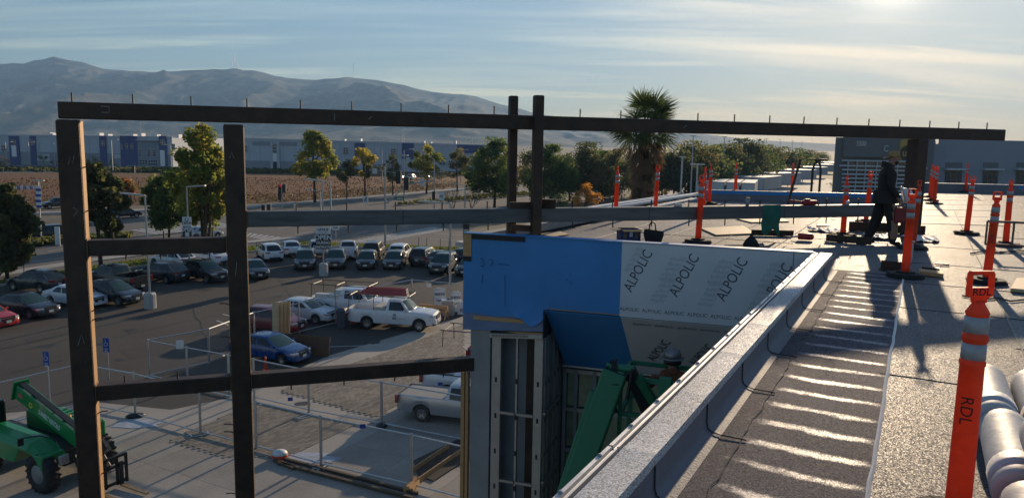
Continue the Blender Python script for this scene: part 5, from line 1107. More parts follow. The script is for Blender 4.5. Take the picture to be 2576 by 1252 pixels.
for a, c, y0, y1 in ((863,890,398,412),(900,912,402,425),(1021,1032,396,440)): f.box('panel', a, y0, c, y1, M_wfr, -.5, -.41)
for a, y0, y1, w_ in ((655,349,352,16),(852,350,357,3),(856,350,357,3),(895,349,358,8),(1058,355,362,9),(1078,357,364,4),(1140,354,364,8)): roofunit(t, f, a, y0, y1, w_)
for k_ in range(22): f.box('panel_joint', 626+k_*28.6, 356+k_*.62, 626.6+k_*28.6, 412, M_wall2, -.035, -.004)
# roof scaffold on the warehouse
x0, z0 = wpt(930, 357); sc = thing('roof_scaffold', 'thin scaffold rack standing on the warehouse roof', 'scaffold', (x0, YW+8, z0-.4)); b = None
for i in range(6): MB().tube([(i*.95,0,0),(i*.95,0,2.4-.1*i)], .05, 4).build('upright', M_steel_gal, sc)
for z in (.5,1.2,1.9): MB().tube([(-.4,0,z),(5.4,0,z)], .05, 4).build('ledger', M_steel_gal, sc)
# pylons and masts far behind
for i, (x_, yt_, yb_, l_) in enumerate([(353,308,345,'lattice mast rising behind the left warehouse'),(1011,330,358,'thin twin mast behind the middle warehouse, left one'),(1016,330,358,'thin twin mast behind the middle warehouse, right one'),(1187,340,365,'thin pole behind the right end of the middle warehouse'),(1514,348,372,'slim chimney far behind the green trees'),(1773,352,372,'left of two thin poles behind the tree row'),(1778,352,372,'right of two thin poles behind the tree row')]):
    p0, p1 = pY(x_, yb_+3, 420), pY(x_, yt_, 420); p0.z = 0; b = MB(); b.tube([p0, p1], [.32,.10], 5)
    for k_ in range(3): c = p0.lerp(p1, .72+.1*k_); b.tube([c-Vector((1.2-.3*k_,0,0)), c+Vector((1.2-.3*k_,0,0))], .07, 4)
    tag(b.build('distant_mast', M_steel_gal), l_, 'mast', 'masts behind the warehouses')
# ---- grey building with the shield logo
YU = 112.0
def upt(px, py): q_ = pY(px, py, YU); return q_.x, q_.z
M_ug = mat('dark grey wall', (0.15,0.15,0.155), 0.8, 0, 0.05, .2); M_ug2 = mat('blue grey wall', (0.26,0.28,0.33), 0.8, 0, 0.05, .2); M_mul = mat('white mullion', (0.45,0.47,0.50), 0.5); M_gold = mat('gold sign', (0.42,0.28,0.07), 0.5, 0, 0, ); M_brown = mat('brown sign', (0.06,0.035,0.02), 0.6, 0, 0); M_num = mat('pale numerals', (0.45,0.46,0.48), .5, 0, 0)
ox, _ = upt(2230, 400); ub = thing('delivery_depot', 'dark grey depot building with gold shield logo and white grid window', 'building', (ox, YU, 0))
def ubox(name, px0, py0, px1, py1, m, d0, d1, parent=None, z0=None):
    x0, _ = upt(px0, (py0+py1)/2); x1, _ = upt(px1, (py0+py1)/2); _, zt_ = upt((px0+px1)/2, py0); _, zb_ = upt((px0+px1)/2, py1); b = MB(); b.bb(x0-ox, x1-ox, d0, d1, zb_ if z0 is None else z0, zt_); return b.build(name, m, parent or ub)
def skew(root, o0, px0, px1, py, m, name, d0=0.0):     # walls running back along the street grid
    x0, x1 = upt(px0, 424)[0]-o0, upt(px1, 424)[0]-o0; zt_ = upt((px0+px1)/2, py)[1]; b = MB(); b.prism([(x0,d0),(x1,d0),(x1+24,d0+44),(x0+24,d0+44)], -.2, zt_); return b.build(name, m, root)
skew(ub, ox, 2096, 2345, 348, M_ug, 'wall'); skew(ub, ox, 2345.3, 2372, 362, M_ug2, 'link_wall', 1.0)
ubox('projecting_bay', 2118, 345, 2300, 396, M_ug, -.6, -.01)
for i, yy in enumerate((403,416,426,437,447,457,467,477)): ubox('transom', 2112-(6 if i == 1 else 0), yy, 2290, yy+3.6, M_mul, -.9, -.62)
for xx in (2124,2146,2168,2196,2222,2248,2274): ubox('mullion', xx, 403, xx+2.2, 484, M_mul, -.75, -.615)
xsu = (2124,2146,2168,2196,2222,2248,2274,2290); ysu = (404,417,427,438,448,458,468,480)
for i in range(7):
    for j in range(7): ubox('pane', xsu[i]+2, ysu[j]+2, xsu[i+1], ysu[j+1], M_wwin, -.58, -.5)
ubox('panel', 2288, 404, 2316, 420, M_ug2, -.3, -.01); ubox('entrance_glass', 2288, 425, 2314, 470, mat('amber glass', (.22,.11,.05), .1, 0, .5, 2), -.2, -.02); ubox('canopy', 2284, 420, 2318, 424, M_mul, -1.5, -.31)
def ut(name, body, size, px, py, m, **k_): x, z = upt(px, py); return text(name, body, size, m, frame3(Vector((x-ox, -.66, z)), (1,0,0)), ub, ext=.05, **k_)
ut('street_number', '5500', 1.0, 2161, 362, M_num, bold=.02, sx=.72)
x, z = upt(2280, 378); b = MB()
sh = [(-1.75,1.9),(-1.0,2.15),(0,2.25),(1.0,2.15),(1.75,1.9),(1.75,-.3),(1.55,-1.2),(1.1,-1.8),(.5,-2.2),(0,-2.45),(-.5,-2.2),(-1.1,-1.8),(-1.55,-1.2),(-1.75,-.3)]
b.extrude([(px_, 0, pz_) for px_, pz_ in sh], (0,-.12,0)); lg = b.build('logo_shield', M_gold, ub); lg.location = (x-ox, -.62, z-.2); lg.scale = (.82,1,.82)
b = MB(); b.extrude([(px_*.9, 0, pz_*.9-.05) for px_, pz_ in sh], (0,-.03,0)); o = b.build('logo_field', M_brown, lg); o.location = (0,-.125,0)
b = MB(); b.extrude([(-1.58,0,1.66),(-.8,0,1.93),(0,0,2.0),(.8,0,1.93),(1.58,0,1.66),(1.58,0,1.15),(.2,0,1.3),(-.9,0,1.0),(-1.58,0,.4)], (0,-.03,0)); o = b.build('logo_swoosh', M_gold, lg); o.location = (0,-.16,0)
o = text('logo_letters', 'ups', 1.75, M_gold, frame3(Vector((0,-.17,-.25)), (1,0,0)), lg, ext=.02, bold=.03)
x, z = upt(2224, 374)
wl = MB(); wl.tube([(.35*math.cos(a),0,.4*math.sin(a)) for a in np.linspace(.8,5.5,12)], .09, 5); o = wl.build('wall_lamp', M_num, ub); o.location = (x-ox, -.68, z)
w2 = thing('depot_wing', 'blue grey low wing with band of windows right of the logo building', 'building', (upt(2480,400)[0], YU+2, 0)); OX2 = w2.location.x
def vbox(name, px0, py0, px1, py1, m, d0, d1, parent=None, z0=None):
    x0, _ = upt(px0, (py0+py1)/2); x1, _ = upt(px1, (py0+py1)/2); _, zt_ = upt((px0+px1)/2, py0); _, zb_ = upt((px0+px1)/2, py1); b = MB(); b.bb(x0-OX2, x1-OX2, d0, d1, zb_ if z0 is None else z0, zt_); return b.build(name, m, parent or w2)
skew(w2, OX2, 2373, 2760, 354, M_ug2, 'wall')
for x0_, x1_ in ((2395,2438),(2491,2530),(2576,2650)):
    vbox('panel', x0_+2, 410, x1_+2, 423, M_ug, -.06, -.005); vbox('canopy', x0_-4, 425, x1_+8, 429, M_mul, -1.0, -.01)
    wn = vbox('window', x0_, 431, x1_, 466, M_ug, -.09, -.005)
    for k_ in range(3):
        for j in range(3): vbox('pane', x0_+1+(x1_-x0_)*k_/3, 432+11*j, x0_-1+(x1_-x0_)*(k_+1)/3, 442+11*j, M_wwin, -.13, -.095, wn)
# ---- trailer yard
q4 = [g2(1500,486), g2(2108,486), g2(2108,400), g2(2010,398)]; b = MB(); b.sheet([(20,95),(75,95),(150,460),(70,460)], .006); struct(b.build('trailer_yard', M_conc))
M_trl = mat('trailer white', (0.62,0.62,0.60), .5, 0, .08, .5); M_trl2 = mat('trailer side', (0.34,0.35,0.37), .6, 0, .1, .5)
ords = ['nearest','second','third','fourth','fifth','sixth','farthest']; rdir = Vector((.50,.866,0))
for i, (yy, xl, xr_) in enumerate(((461,1752,1903),(447,1800,1926),(437,1838,1950),(428,1872,1974),(420,1903,1996),(413,1932,2020),(408,1960,2038))):
    A_, B_ = pz(xl, yy-5, 4.0), pz(xr_, yy, 4.0); n = 4; d = (B_-A_); wd = d.length/n-.35; a = math.atan2(d.y, d.x)
    for k_ in range(n):
        p = A_ + d*(k_/n); t = thing('box_trailer', ['leftmost','second from left','third from left','rightmost'][k_] + ' white roofed box trailer in the ' + ords[i] + ' row of the yard', 'trailer', (p.x, p.y, 0), a, 'trailers in the yard')
        MB().bb(0, wd, 0, 15.5, 1.1, 3.95).build('box', M_trl2, t); MB().bb(-.04, wd+.04, -.04, 15.54, 3.955, 4.03).build('roof', M_trl, t); MB().bb(.12, wd-.12, -.05, -.005, 1.2, 3.85).build('rear_door', M_trl, t)
        for yy_ in (1.2, 2.4):
            for xx in (.25, wd-.25): MB().lathe([(.0,-.15),(.5,-.15),(.5,.15),(0,.15)], 12, (xx, yy_, .5), Matrix.Rotation(math.pi/2,3,'Y')).build('wheel', M_rubber, t)
        MB().bb(.3,.45,13,13.2,0,1.1).build('landing_leg', M_trim, t)
for i, x_ in enumerate((1741,1819,1878,1924,1959,1990,2014)):
    D_ = 130+45*i; p = pY(x_, 400, D_); b = thing('yard_light_pole', ['nearest','second','third','fourth','fifth','sixth','last'][i]+' tall thin light pole over the trailer yard, counted from the palm', 'light pole', (p.x, D_, 0), 0, 'light poles in the trailer yard')
    top = pY(x_, 343+i*2.3, D_).z; MB().tube([(0,0,0),(0,0,top)], [.16,.09], 6).build('pole', M_steel_gal, b); MB().bb(-.5,.5,-.15,.15,top,top+.15).build('lamp_head', M_steel_gal, b)
for i, (x_, yt_, dx, l_) in enumerate([(2043,401,1,'dark curved lamp post behind the roof edge, left of two'),(2057,401,-1,'dark curved lamp post behind the roof edge, right of two')]):
    p = pY(x_-dx*3, 480, 60); top = pY(x_, yt_, 60).z; b = thing('yard_lamp', l_, 'lamp post', (p.x, 60, 0), 0, 'dark lamp posts behind the roof'); MB().tube([(0,0,0),(0,0,top-.8),(dx*.1,0,top-.35),(dx*.5,0,top)], .09, 6).build('pole', M_black, b); MB().box((dx*.75,0,top), (.6,.25,.12)).build('lamp_head', M_black, b)
for i, (x_, yt_, yb_, l_) in enumerate([(1711,396,500,'slim grey lamp post between palm and yard'),(1750,415,500,'grey twin head lamp post left of the trailers')]):
    p = pY(x_, yb_, 75); top = pY(x_, yt_, 75).z; b = thing('yard_lamp', l_, 'lamp post', (p.x, 75, 0), 0, 'grey lamp posts beside the yard'); MB().tube([(0,0,0),(0,0,top)], .09, 6).build('pole', M_steel_gal, b); MB().box((0,0,top+.05), (1.4 if i else .6,.3,.1)).build('lamp_head', M_steel_gal, b)
b = thing('yard_fence', 'low dark screen fence between the yard and the roof', 'fence', (33, 88, 0)); 
for i in range(7): MB().bb(-10+i*4.0, -6.1+i*4.0, -.03, .03, .1, 2.1).build('panel', M_trim, b); MB().bb(-10.06+i*4, -9.98+i*4, -.05, .05, 0, 2.3).build('post', M_steel_gal, b)
# ================================================================== street furniture, lot lamps, signs, fences
M_sig = mat('signal black', (0.012,0.012,0.012), .5, 0, .1, 8); M_signw = mat('sign white', (0.66,0.67,0.68), .5, 0, .03, 5); M_signg = mat('sign green', (0.01,0.16,0.075), .45, 0, .03, 5); M_signb = mat('sign blue', (0.012,0.06,0.30), .45, 0, .03, 5)
M_signk = mat('sign black', (0.015,0.015,0.016), .5, 0, .05, 5); M_red_on = mat('red lamp', (.6,.02,.02), .4, 0, 0, emit=(1,.05,.03), emis=3.0); M_lens = mat('dark lens', (.03,.02,.02), .2, 0, 0)
M_pole = mat('galvanised pole', (0.40,0.41,0.42), .45, .6, .1, 3); M_pconc = mat('pole base concrete', (0.42,0.41,0.40), .85, 0, .1, 4)
def dp(b): return -(CR.transposed() @ (b-EYE)).z
def lotlamp(px, pyb, pyt, arm, label, base=True, boxw=.75, r=.075, grp='lamp poles of the lot'):
    b_ = pz(px, pyb); top = pY(px, pyt, b_.y).z; t = thing('lot_lamp', label, 'lamp post', b_, 0, grp); z0 = .0
    if base: bevel(MB().lathe([(boxw/2,0),(boxw/2,.92),(boxw/2-.04,.96)], 10).build('concrete_base', M_pconc, t), .01); MB().bb(-boxw*.33,boxw*.33,-boxw*.33,boxw*.33,.962,1.02).build('base_plate', M_pole, t); z0 = 1.0
    MB().tube([(0,0,z0),(0,0,top)], [r,r*.75], 8).build('pole', M_pole, t)
    if arm: MB().bar((0,0,top),(arm,0,top+.08), .10, .10).build('arm', M_pole, t); MB().bar((arm*.6,0,top+.06),(arm*1.5,0,top+.13), .30, .09).build('lamp_head', M_pole, t)
    return t
L1 = lotlamp(378, 775, 492, -1.0, 'tall lot lamp on a square concrete base right of the left column')
L2 = lotlamp(478, 690, 470, 1.0, 'lot lamp carrying the smaller black and white open sign')
L3 = lotlamp(814, 693, 455, -.9, 'lot lamp carrying the large open during construction sign')
L4 = lotlamp(1131, 792, 512, -1.3, 'lot lamp just left of the blue wrapped wall', boxw=.6)
def board(t, w_, h, z, y, m, name, x=0): return MB().bb(x-w_/2, x+w_/2, y-.012, y+.012, z-h/2, z+h/2).build(name, m, t)
def signset(L_, px0, px1, pyt, pym, pyb, big):
    b_ = L_.location; m_ = dp(Vector(b_))/FPX; zt, zm, zb = [pY((px0+px1)/2, v, b_.y).z for v in (pyt, pym, pyb)]; w_ = (px1-px0)*m_; cx = pY((px0+px1)/2, pym, b_.y).x - b_.x
    s = thing('lot_sign', 'large stacked white and black sign reading open during construction' if big else 'smaller stacked white and black sign reading open', 'sign', (b_.x+cx, b_.y-.14, 0), R(3), 'dealership signs on lamp poles')
    board(s, w_, zt-zm, (zt+zm)/2, 0, M_signw, 'upper_board'); board(s, w_, zm-zb-.01, (zm+zb)/2, 0, M_signk, 'lower_board')
    def tx(b, size, z, m, sx=1.0, bold=.01): text('sign_lettering', b, size, m, frame3(Vector((0,-.014,z)), (1,0,0)), s, sx=sx, bold=bold)
    H_ = zt-zm
    if big:
        tx('LEXUS', H_*.42, zm+H_*.60, M_signk, 1.25); tx('OF FREMONT', H_*.22, zm+H_*.2, M_signk, 1.0, 0)
        h2 = zm-zb; tx('OPEN', h2*.44, zb+h2*.76, M_signw, 1.0, .015); tx('DURING', h2*.27, zb+h2*.42, M_signw, .85); tx('CONSTRUCTION', h2*.23, zb+h2*.14, M_signw, .72)
    else:
        tx('LEXUS', H_*.30, zm+H_*.34, M_signk, 1.1); b = MB(); b.tube([(-.1*w_,0,H_*.25),(-.2*w_,0,0),(.15*w_,0,0)], .02, 4); o = b.build('emblem_mark', M_signk, s); o.location = (0,-.02,zm+H_*.6); b = MB(); b.tube([(.2*w_*math.cos(a),0,.16*H_*math.sin(a)) for a in np.linspace(0,6.28,16)], .014, 4); o = b.build('emblem_ring', M_signk, s); o.location = (0,-.02,zm+H_*.7)
        h2 = zm-zb; tx('OPEN', h2*.62, zb+h2*.68, M_signw, .78, .02); board(s, w_*.45, h2*.4, zb+h2*.22, -.02, M_signw, 'notice')
signset(L3, 795, 832, 570, 588, 626, True); signset(L2, 461, 483, 545, 568.5, 594, False)
# white lettered panel behind the large sign, and the one at the blue wall
def postsign(px, pyb, pyt, w_px, h_px, m, label, name='street_sign', body=None, tm=None, arrow=None, ang=0, post=True, grp=None, cat='sign', shape=None, tsx=.9, tsz=.5):
    b_ = pz(px, pyb); k_ = dp(b_)/FPX; top = pY(px, pyt, b_.y).z; t = thing(name, label, cat, b_, R(ang), grp); w_, h = w_px*k_, h_px*k_
    if post: MB().tube([(0,0,0),(0,0,top-.02)], .035, 6).build('post', M_pole, t)
    MB().bb(-w_/2,w_/2,-.06,-.04,top-h,top).build('sign_face', m, t)
    if body: text('sign_lettering', body, h*tsz, tm or M_signk, frame3(Vector((0,-.064,top-h/2)), (1,0,0)), t, sx=tsx, bold=.01)
    if arrow == 'left':
        MB().tube([(w_*.18,-.07,top-h*.72),(w_*.18,-.07,top-h*.35),(-.1*w_,-.07,top-h*.28)], w_*.07, 4).build('arrow', M_signk, t); MB().add([(-.1*w_,-.072,top-h*.12),(-.32*w_,-.072,top-h*.28),(-.1*w_,-.072,top-h*.44)], [(0,1,2)]).build('arrow_tip', M_signk, t)
    if arrow == 'right': MB().tube([(-w_*.15,-.07,top-h*.8),(-w_*.15,-.07,top-h*.55),(w_*.2,-.07,top-h*.2)], w_*.09, 4).build('arrow', M_signk, t); MB().tube([(w_*.15,-.07,top-h*.8),(w_*.1,-.07,top-h*.5),(w_*.05,-.07,top-h*.45)], w_*.06, 4).build('arrow', M_signk, t)
    return t
postsign(1075, 560, 489, 13, 17, M_signw, 'white arrow sign on the avenue median', arrow='right') if False else None
postsign(920, 533, 493, 13, 18, M_signw, 'white keep right arrow sign on the median', arrow='right')
postsign(1110, 540, 484, 14, 20, M_signw, 'white speed limit sign left of the bare shrub', body='45')
postsign(845, 640, 568, 18, 10, M_signw, 'white and black board partly behind the large open sign', body='CTION', tsx=.8)
postsign(1172, 620, 563, 16, 34, M_signk, 'black and white sign peeking over the blue wall corner', body='OPEN', tm=M_signw, tsz=.25)
GD = 'accessible parking signs'
for px, yb, yt, l_ in ((126,1012,883,'blue accessible parking sign left of the first steel column'),(274,952,849,'blue accessible parking sign right of the first steel column')):
    t = postsign(px, yb, yt, 18, 36, M_signb, l_, name='accessible_parking_sign', grp=GD, ang=-14); k_ = dp(Vector(t.location))/FPX; top = pY(px, yt, t.location.y).z; w_ = 18*k_
    b = MB(); c = Vector((0,-.07,top-.24)); b.tube([c+Vector((-.03,0,.17)), c+Vector((-.02,0,.02)), c+Vector((.07,0,.02)), c+Vector((.11,0,-.09))], .014, 4); b.tube([c+Vector((.085*math.cos(a)-.01,0,-.04+.085*math.sin(a))) for a in np.linspace(2.2,6.0,10)], .012, 4); b.lathe([(.0,-.01),(.025,0),(0,.01)], 8, c+Vector((-.03,0,.2))); b.build('wheelchair_symbol', M_signw, t)
    for j, (wd, zz) in enumerate(((.8,.50),(.6,.58),(.7,.62))): MB().bb(-w_*wd/2.4, w_*wd/2.4, -.066, -.062, top-zz-.012, top-zz+.012).build('text_line', M_signw, t)
# ---- traffic signals
def head(t, c, m=M_sig, on=None):
    h_ = MB().box(c, (.52,.30,1.35)).build('signal_head', m, t)
    for i in range(3): MB().lathe([(.13,0),(.14,.12),(.12,.12)], 10, (c[0], c[1]-.16, c[2]+.42-.42*i), Matrix.Rotation(math.pi/2,3,'X')).build('visor', m, h_)
    if on is not None: MB().box((c[0], c[1]-.165, c[2]+.42-.42*on), (.24,.01,.24)).build('lit_lens', M_red_on, h_)
def at(px, py, Y): return pY(px, py, Y)
def sigpole(label, px, pyb, pyt, arm_pts, heads, lum=None, r=.13, grp='traffic signals at the crossing'):
    b_ = pz(px, pyb); Y = b_.y; t = thing('signal_pole', label, 'traffic signal', b_, 0, grp); loc = lambda p: (p[0]-b_.x, p[1]-b_.y, p[2])
    top = pY(px, pyt, Y); MB().tube([(0,0,0),loc(top)], [r, r*.7], 8).build('pole', M_pole, t)
    if arm_pts: MB().tube([loc(pY(x, y, Y)) for x, y in arm_pts], [r*.7]+[r*.5]*(len(arm_pts)-2)+[r*.3], 7).build('mast_arm', M_pole, t)
    if lum: MB().tube([loc(pY(x, y, Y)) for x, y in lum], r*.35, 6).build('lamp_arm', M_pole, t); e = loc(pY(*lum[-1], Y)); MB().box(e, (.7,.28,.12)).build('lamp_head', M_pole, t)
    for x, y, on in heads: head(t, loc(pY(x, y, Y)+Vector((0,-.2,0))), on=on)
    return t, loc, Y
t, loc, Y = sigpole('main signal pole with curved mast arm and green street sign', 968.5, 613, 417, [(972,511),(985,500),(1005,480),(1025,463),(1048,460),(1078,457)], [(1023,462,None),(1003,446,None)], [(968,419),(985,404),(1005,393),(1018,391)])
def hung(t, loc, Y, px0, py0, px1, py1, m, name, body=None, tm=M_signw, tsz=.62, tsx=.8):
    a, c = pY(px0, py0, Y), pY(px1, py1, Y); x0, y0, z1 = loc(a); x1, _, z0 = loc(c); s = MB().bb(x0, x1, -.22, -.2, z0, z1).build(name, m, t)
    if body: text('sign_lettering', body, (z1-z0)*tsz, tm, frame3(Vector(((x0+x1)/2,-.224,(z0+z1)/2)), (1,0,0)), t, sx=tsx, bold=.01)
hung(t, loc, Y, 995, 494, 1017, 504, M_signg, 'street_name_plate', 'Cushing')
t, loc, Y = sigpole('far signal pole with a long lamp arm over the avenue', 1092, 525, 400, [(1092,452),(1060,458),(1040,462)], [(1091,492,None)], [(1092,402),(1075,388),(1052,379),(1035,376)])
hung(t, loc, Y, 1026, 456, 1042, 463, M_signg, 'street_name_plate', None)
t, loc, Y = sigpole('slim pole behind the main signal pole with lamp arm', 1016, 500, 378, [(1016,440),(980,432),(945,430)], [(927,432,None)], [(1016,379),(1024,376),(1033,375)])
hung(t, loc, Y, 937, 423, 949, 437, M_signw, 'turn_sign', None); hung(t, loc, Y, 1057, 449, 1067, 468, M_signw, 'back_of_sign', None)
sigpole('twin black signal heads on a short pole with red light at the field corner', 710, 526, 466, [], [(705,474,0),(716,474,None),(705,492,None)], r=.09)
sigpole('low pair of signal heads above the lower beam', 676, 540, 512, [], [(664,527,None),(678,526,None)], r=.09)
sigpole('signal head by the left turn board near the low green tree', 337, 480, 420, [], [(337,426,None)], r=.09)
hung(t, loc, Y, 937, 423, 949, 437, M_signw, 'turn_sign') if False else None
b = pz(345, 470); 
# street lamps on the avenue
for i, (x_, yb_, yt_, d_, l_) in enumerate([(832,540,459,-1,'street lamp with left arm above the lower beam'),(832+0,527,459,1,'')][:1] + [(1169,534,466,-1,'street lamp with left arm right of the avenue'),(806,532,481,-1,'short street lamp left of the avenue above the lower beam'),(961,455,378,-1,'thin warehouse lamp behind the signal mast'),(1158,460,378,1,'tall warehouse lamp left of the big round tree'),(18,420,358,1,'first warehouse lamp from the left picture edge'),(75,420,358,1,'second warehouse lamp from the left picture edge'),(139,420,359,1,'third warehouse lamp touching the left column'),(284,432,352,1,'warehouse lamp right of the left column'),(432,440,366,-1,'warehouse lamp behind the yellow green tree')]):
    if l_: 
        b_ = pz(x_, yb_); top = pY(x_, yt_, b_.y).z; t = thing('street_lamp', l_, 'street lamp', b_, 0, 'street lamps'); MB().tube([(0,0,0),(0,0,top)], [.14,.09], 6).build('pole', M_pole, t); MB().bar((0,0,top),(d_*1.6,0,top+.15), .12, .1).build('arm', M_pole, t); MB().bb(min(d_*1.2,d_*2.1), max(d_*1.2,d_*2.1), -.16,.16,top+.1,top+.24).build('lamp_head', M_pole, t)
# banner pole and pennant string at the left
b_ = pz(104, 610); t = thing('banner_pole', 'slim twin head pole with striped blue and white banner at left', 'banner pole', b_); k_ = dp(b_)/FPX; zt = pY(96, 455, b_.y).z; xo = pY(96, 455, b_.y).x-b_.x
MB().tube([(0,0,0),(xo,0,zt)], .07, 6).build('pole', M_pole, t); MB().bb(xo-.6,xo+.6,-.1,.1,zt,zt+.1).build('lamp_head', M_pole, t)
for j in range(8):
    z1 = pY(97, 467+7*j, b_.y).z; z0 = pY(97, 474+7*j, b_.y).z; cx = xo*(z1/zt); MB().bb(cx-.27+.03*math.sin(j), cx+.27+.03*math.sin(j), -.12, -.1, z0+.004, z1).build('banner_stripe', M_signw if j % 2 == 0 else M_signb, t)
for r_, (ya, yb2) in enumerate(((457,468),(467,469))):
    t = thing('pennant_string', ['upper','lower'][r_]+' string of blue and white pennants running off left', 'bunting', pz(96,610), 0, 'bunting strings'); L_ = Vector(t.location); P = [pY(96-4*i, yb2+(ya-yb2)*i/36+1.5*math.sin(i*.09)*(2), L_.y)-L_ for i in range(37)]
    MB().tube(P, .015, 3).build('cord', M_signw, t)
    for i in range(0,36): p = P[i]; MB().add([p+Vector((-.09,0,0)), p+Vector((.09,0,0)), p+Vector((.02*(i % 3-1),.02,-.34))], [(0,1,2)]).build('pennant', [M_signb,M_signw][(i//2) % 2], t)
# hydrant and utility box by the field
b_ = pz(741, 525); t = thing('fire_hydrant', 'pale fire hydrant at the field corner', 'hydrant', b_); MB().lathe([(.16,0),(.16,.05),(.11,.06),(.11,.55),(.14,.57),(.13,.66),(.07,.75),(.0,.78)], 10).build('barrel', M_signw, t); MB().tube([(-.2,0,.42),(.2,0,.42)], .06, 8).build('outlet', M_signw, t)
b_ = pz(146, 618); t = thing('bollard_sign', 'bright white marker board at the street corner left of the column', 'marker', b_); MB().bb(-.25,.25,-.03,.03,.1,1.9).build('board', M_signw, t); MB().bb(-.28,.28,-.05,.05,0,.1).build('foot', M_pole, t)
# thin black stakes along the lawn
for i, (x_, yb_, yt_) in enumerate([(60,690,662),(215,670,645),(408,668,628),(470,660,622),(527,655,620),(582,650,618),(645,641,608),(1052,642,597),(1072,640,598),(1128,645,600),(1567*0+1106,645,600)]):
    b_ = pz(x_, yb_); top = pY(x_, yt_, b_.y).z; t = tag(MB().tube([b_, (b_.x+.05,b_.y,top)], .03, 5).build('lawn_stake', M_black), ['first','second','third','fourth','fifth','sixth','seventh','eighth','ninth','tenth','eleventh'][i]+' thin dark stake along the lawn, counted from the left', 'stake', 'stakes along the lawn')
# ---- chain link fence panels
M_fence = mat('fence steel', (0.48,0.48,0.48), .45, .7, .15, 6); FH = 1.74
FENCE = {}
def fence_mesh(L_, H_=FH):
    key = round(L_, 1)
    if key in FENCE: return FENCE[key]
    b = MB(); s = .07; w_ = .0013
    for sgn in (1, -1):
        u = -H_
        while u < key:
            x0, z0, x1, z1 = (u, .06, u+H_-.1, H_-.04)
            if sgn < 0: x0, x1 = key-x0, key-x1
            def cl(xa, za, xb, zb):
                if abs(xb-xa) < 1e-6: return None
                ts = sorted(((0-xa)/(xb-xa), (key-xa)/(xb-xa))); t0, t1 = max(0, ts[0]), min(1, ts[1])
                return None if t1 <= t0 else (xa+(xb-xa)*t0, za+(zb-za)*t0, xa+(xb-xa)*t1, za+(zb-za)*t1)
            c = cl(x0, z0, x1, z1)
            if c: b.add([(c[0]-w_, 0, c[1]+w_), (c[0]+w_, 0, c[1]-w_), (c[2]+w_, 0, c[3]-w_), (c[2]-w_, 0, c[3]+w_)], [(0,1,2,3)])
            u += s
    FENCE[key] = b.mesh('wire_mesh'); return FENCE[key]
GFN = 'chain link fence panels around the site'
def panel(A_, B_, label):
    d = B_-A_; L_ = round(d.length, 1); t = thing('chain_link_fence', label, 'fence', (A_.x, A_.y, .012), math.atan2(d.y, d.x), GFN)
    for x in (0.02, d.length-.03): MB().tube([(x,0,0),(x,0,FH+.06)], .032, 6).build('post', M_fence, t)
    for z in (.10, FH): MB().tube([(.02,0,z),(d.length-.03,0,z)], .028, 6).build('rail', M_fence, t)
    o = obj('wire_mesh', fence_mesh(L_), M_fence, t); o['kind'] = 'stuff'
runs = {'left corner fence': [(-150,1105),(0,1076),(205,1020),(341,1046)], 'near plaza fence': [(341,1047),(505,1092),(645,1128),(808,1172),(1035,1225),(1200,1268)], 'fence beside the parked cars': [(375,948),(527,915),(640,866),(753,838),(845,815),(940,790),(1036,768),(1162,780)], 'middle plaza fence': [(375,949),(577,992),(640,1004),(777,1036),(960,1070),(1163,1110)]}
orr = ['first','second','third','fourth','fifth','sixth','seventh','eighth','ninth','tenth','eleventh','twelfth']
for nm, pts in runs.items():
    P = [pz(*p) for p in pts]; c = 0
    for i in range(len(P)-1):
        n = max(1, round((P[i+1]-P[i]).length/3.3))
        for j in range(n): panel(P[i].lerp(P[i+1], j/n), P[i].lerp(P[i+1], (j+1)/n), orr[c]+' chain link panel of the '+nm+' from its left end'); c += 1
# fence feet
for i, (x_, y_, l_) in enumerate([(341,1048,'sandbag foot at the joint of the left corner fence'),(502,1095,'steel fence foot in the middle of the paver field'),(767,1050,'steel fence foot behind the low beam'),(810,1174,'white trestle fence foot beside the long boards'),(1035,1228,'timber block fence foot at the end of the long boards'),(960,1072,'sandbag fence foot near the silver pickup')]):
    b_ = pz(x_, y_); t = thing('fence_ballast', l_, 'ballast', b_, R(20+15*i), 'feet under the fence posts')
    if 'sandbag' in l_: o = MB().lathe([(0,0),(.32,.0),(.38,.06),(.28,.13),(0,.15)], 10).build('bag', M_trim, t, smooth=True); o.scale = (1,.6,1)
    elif 'timber' in l_: MB().bb(-.35,.35,-.16,.16,.01,.18).build('block', M_wood, t); MB().bb(-.4,.4,-.05,.05,.182,.26).build('cleat', M_wood, t)
    else:
        for s in (-1,1): MB().bar((-.42,s*.1,.03),(.42,s*.1,.03), .05, .05).build('bar', M_fence if 'white' not in l_ else M_signw, t); MB().bar((s*.3,-.16,.07),(s*.3,.16,.07), .05, .03).build('cross_bar', M_fence, t)
# small notices tied to the mesh
for i, (x_, y_, yb, w_, h, m, l_) in enumerate([(452,866,968,17,22,M_signw,'white notice sheet hung on the fence left of the second column'),(1078,717,770,13,10,M_signw,'white notice sheet hung on the fence above the folding sign'),(730,1003,1150,12,9,M_signb,'small blue tag on the plaza fence right of the second column'),(912,1071,1200,14,11,M_signb,'small blue tag on the plaza fence near the silver pickup'),(1107,965,1095,12,8,M_signb,'small blue tag on the fence by the pickup bed')]):
    b_ = pz(x_, yb); k_ = dp(b_)/FPX; p = pY(x_, y_, b_.y-.05); tag(MB().box(p, (w_*k_,.01,h*k_), R(10)).build('fence_notice', m), l_, 'notice', 'notices on the fence')
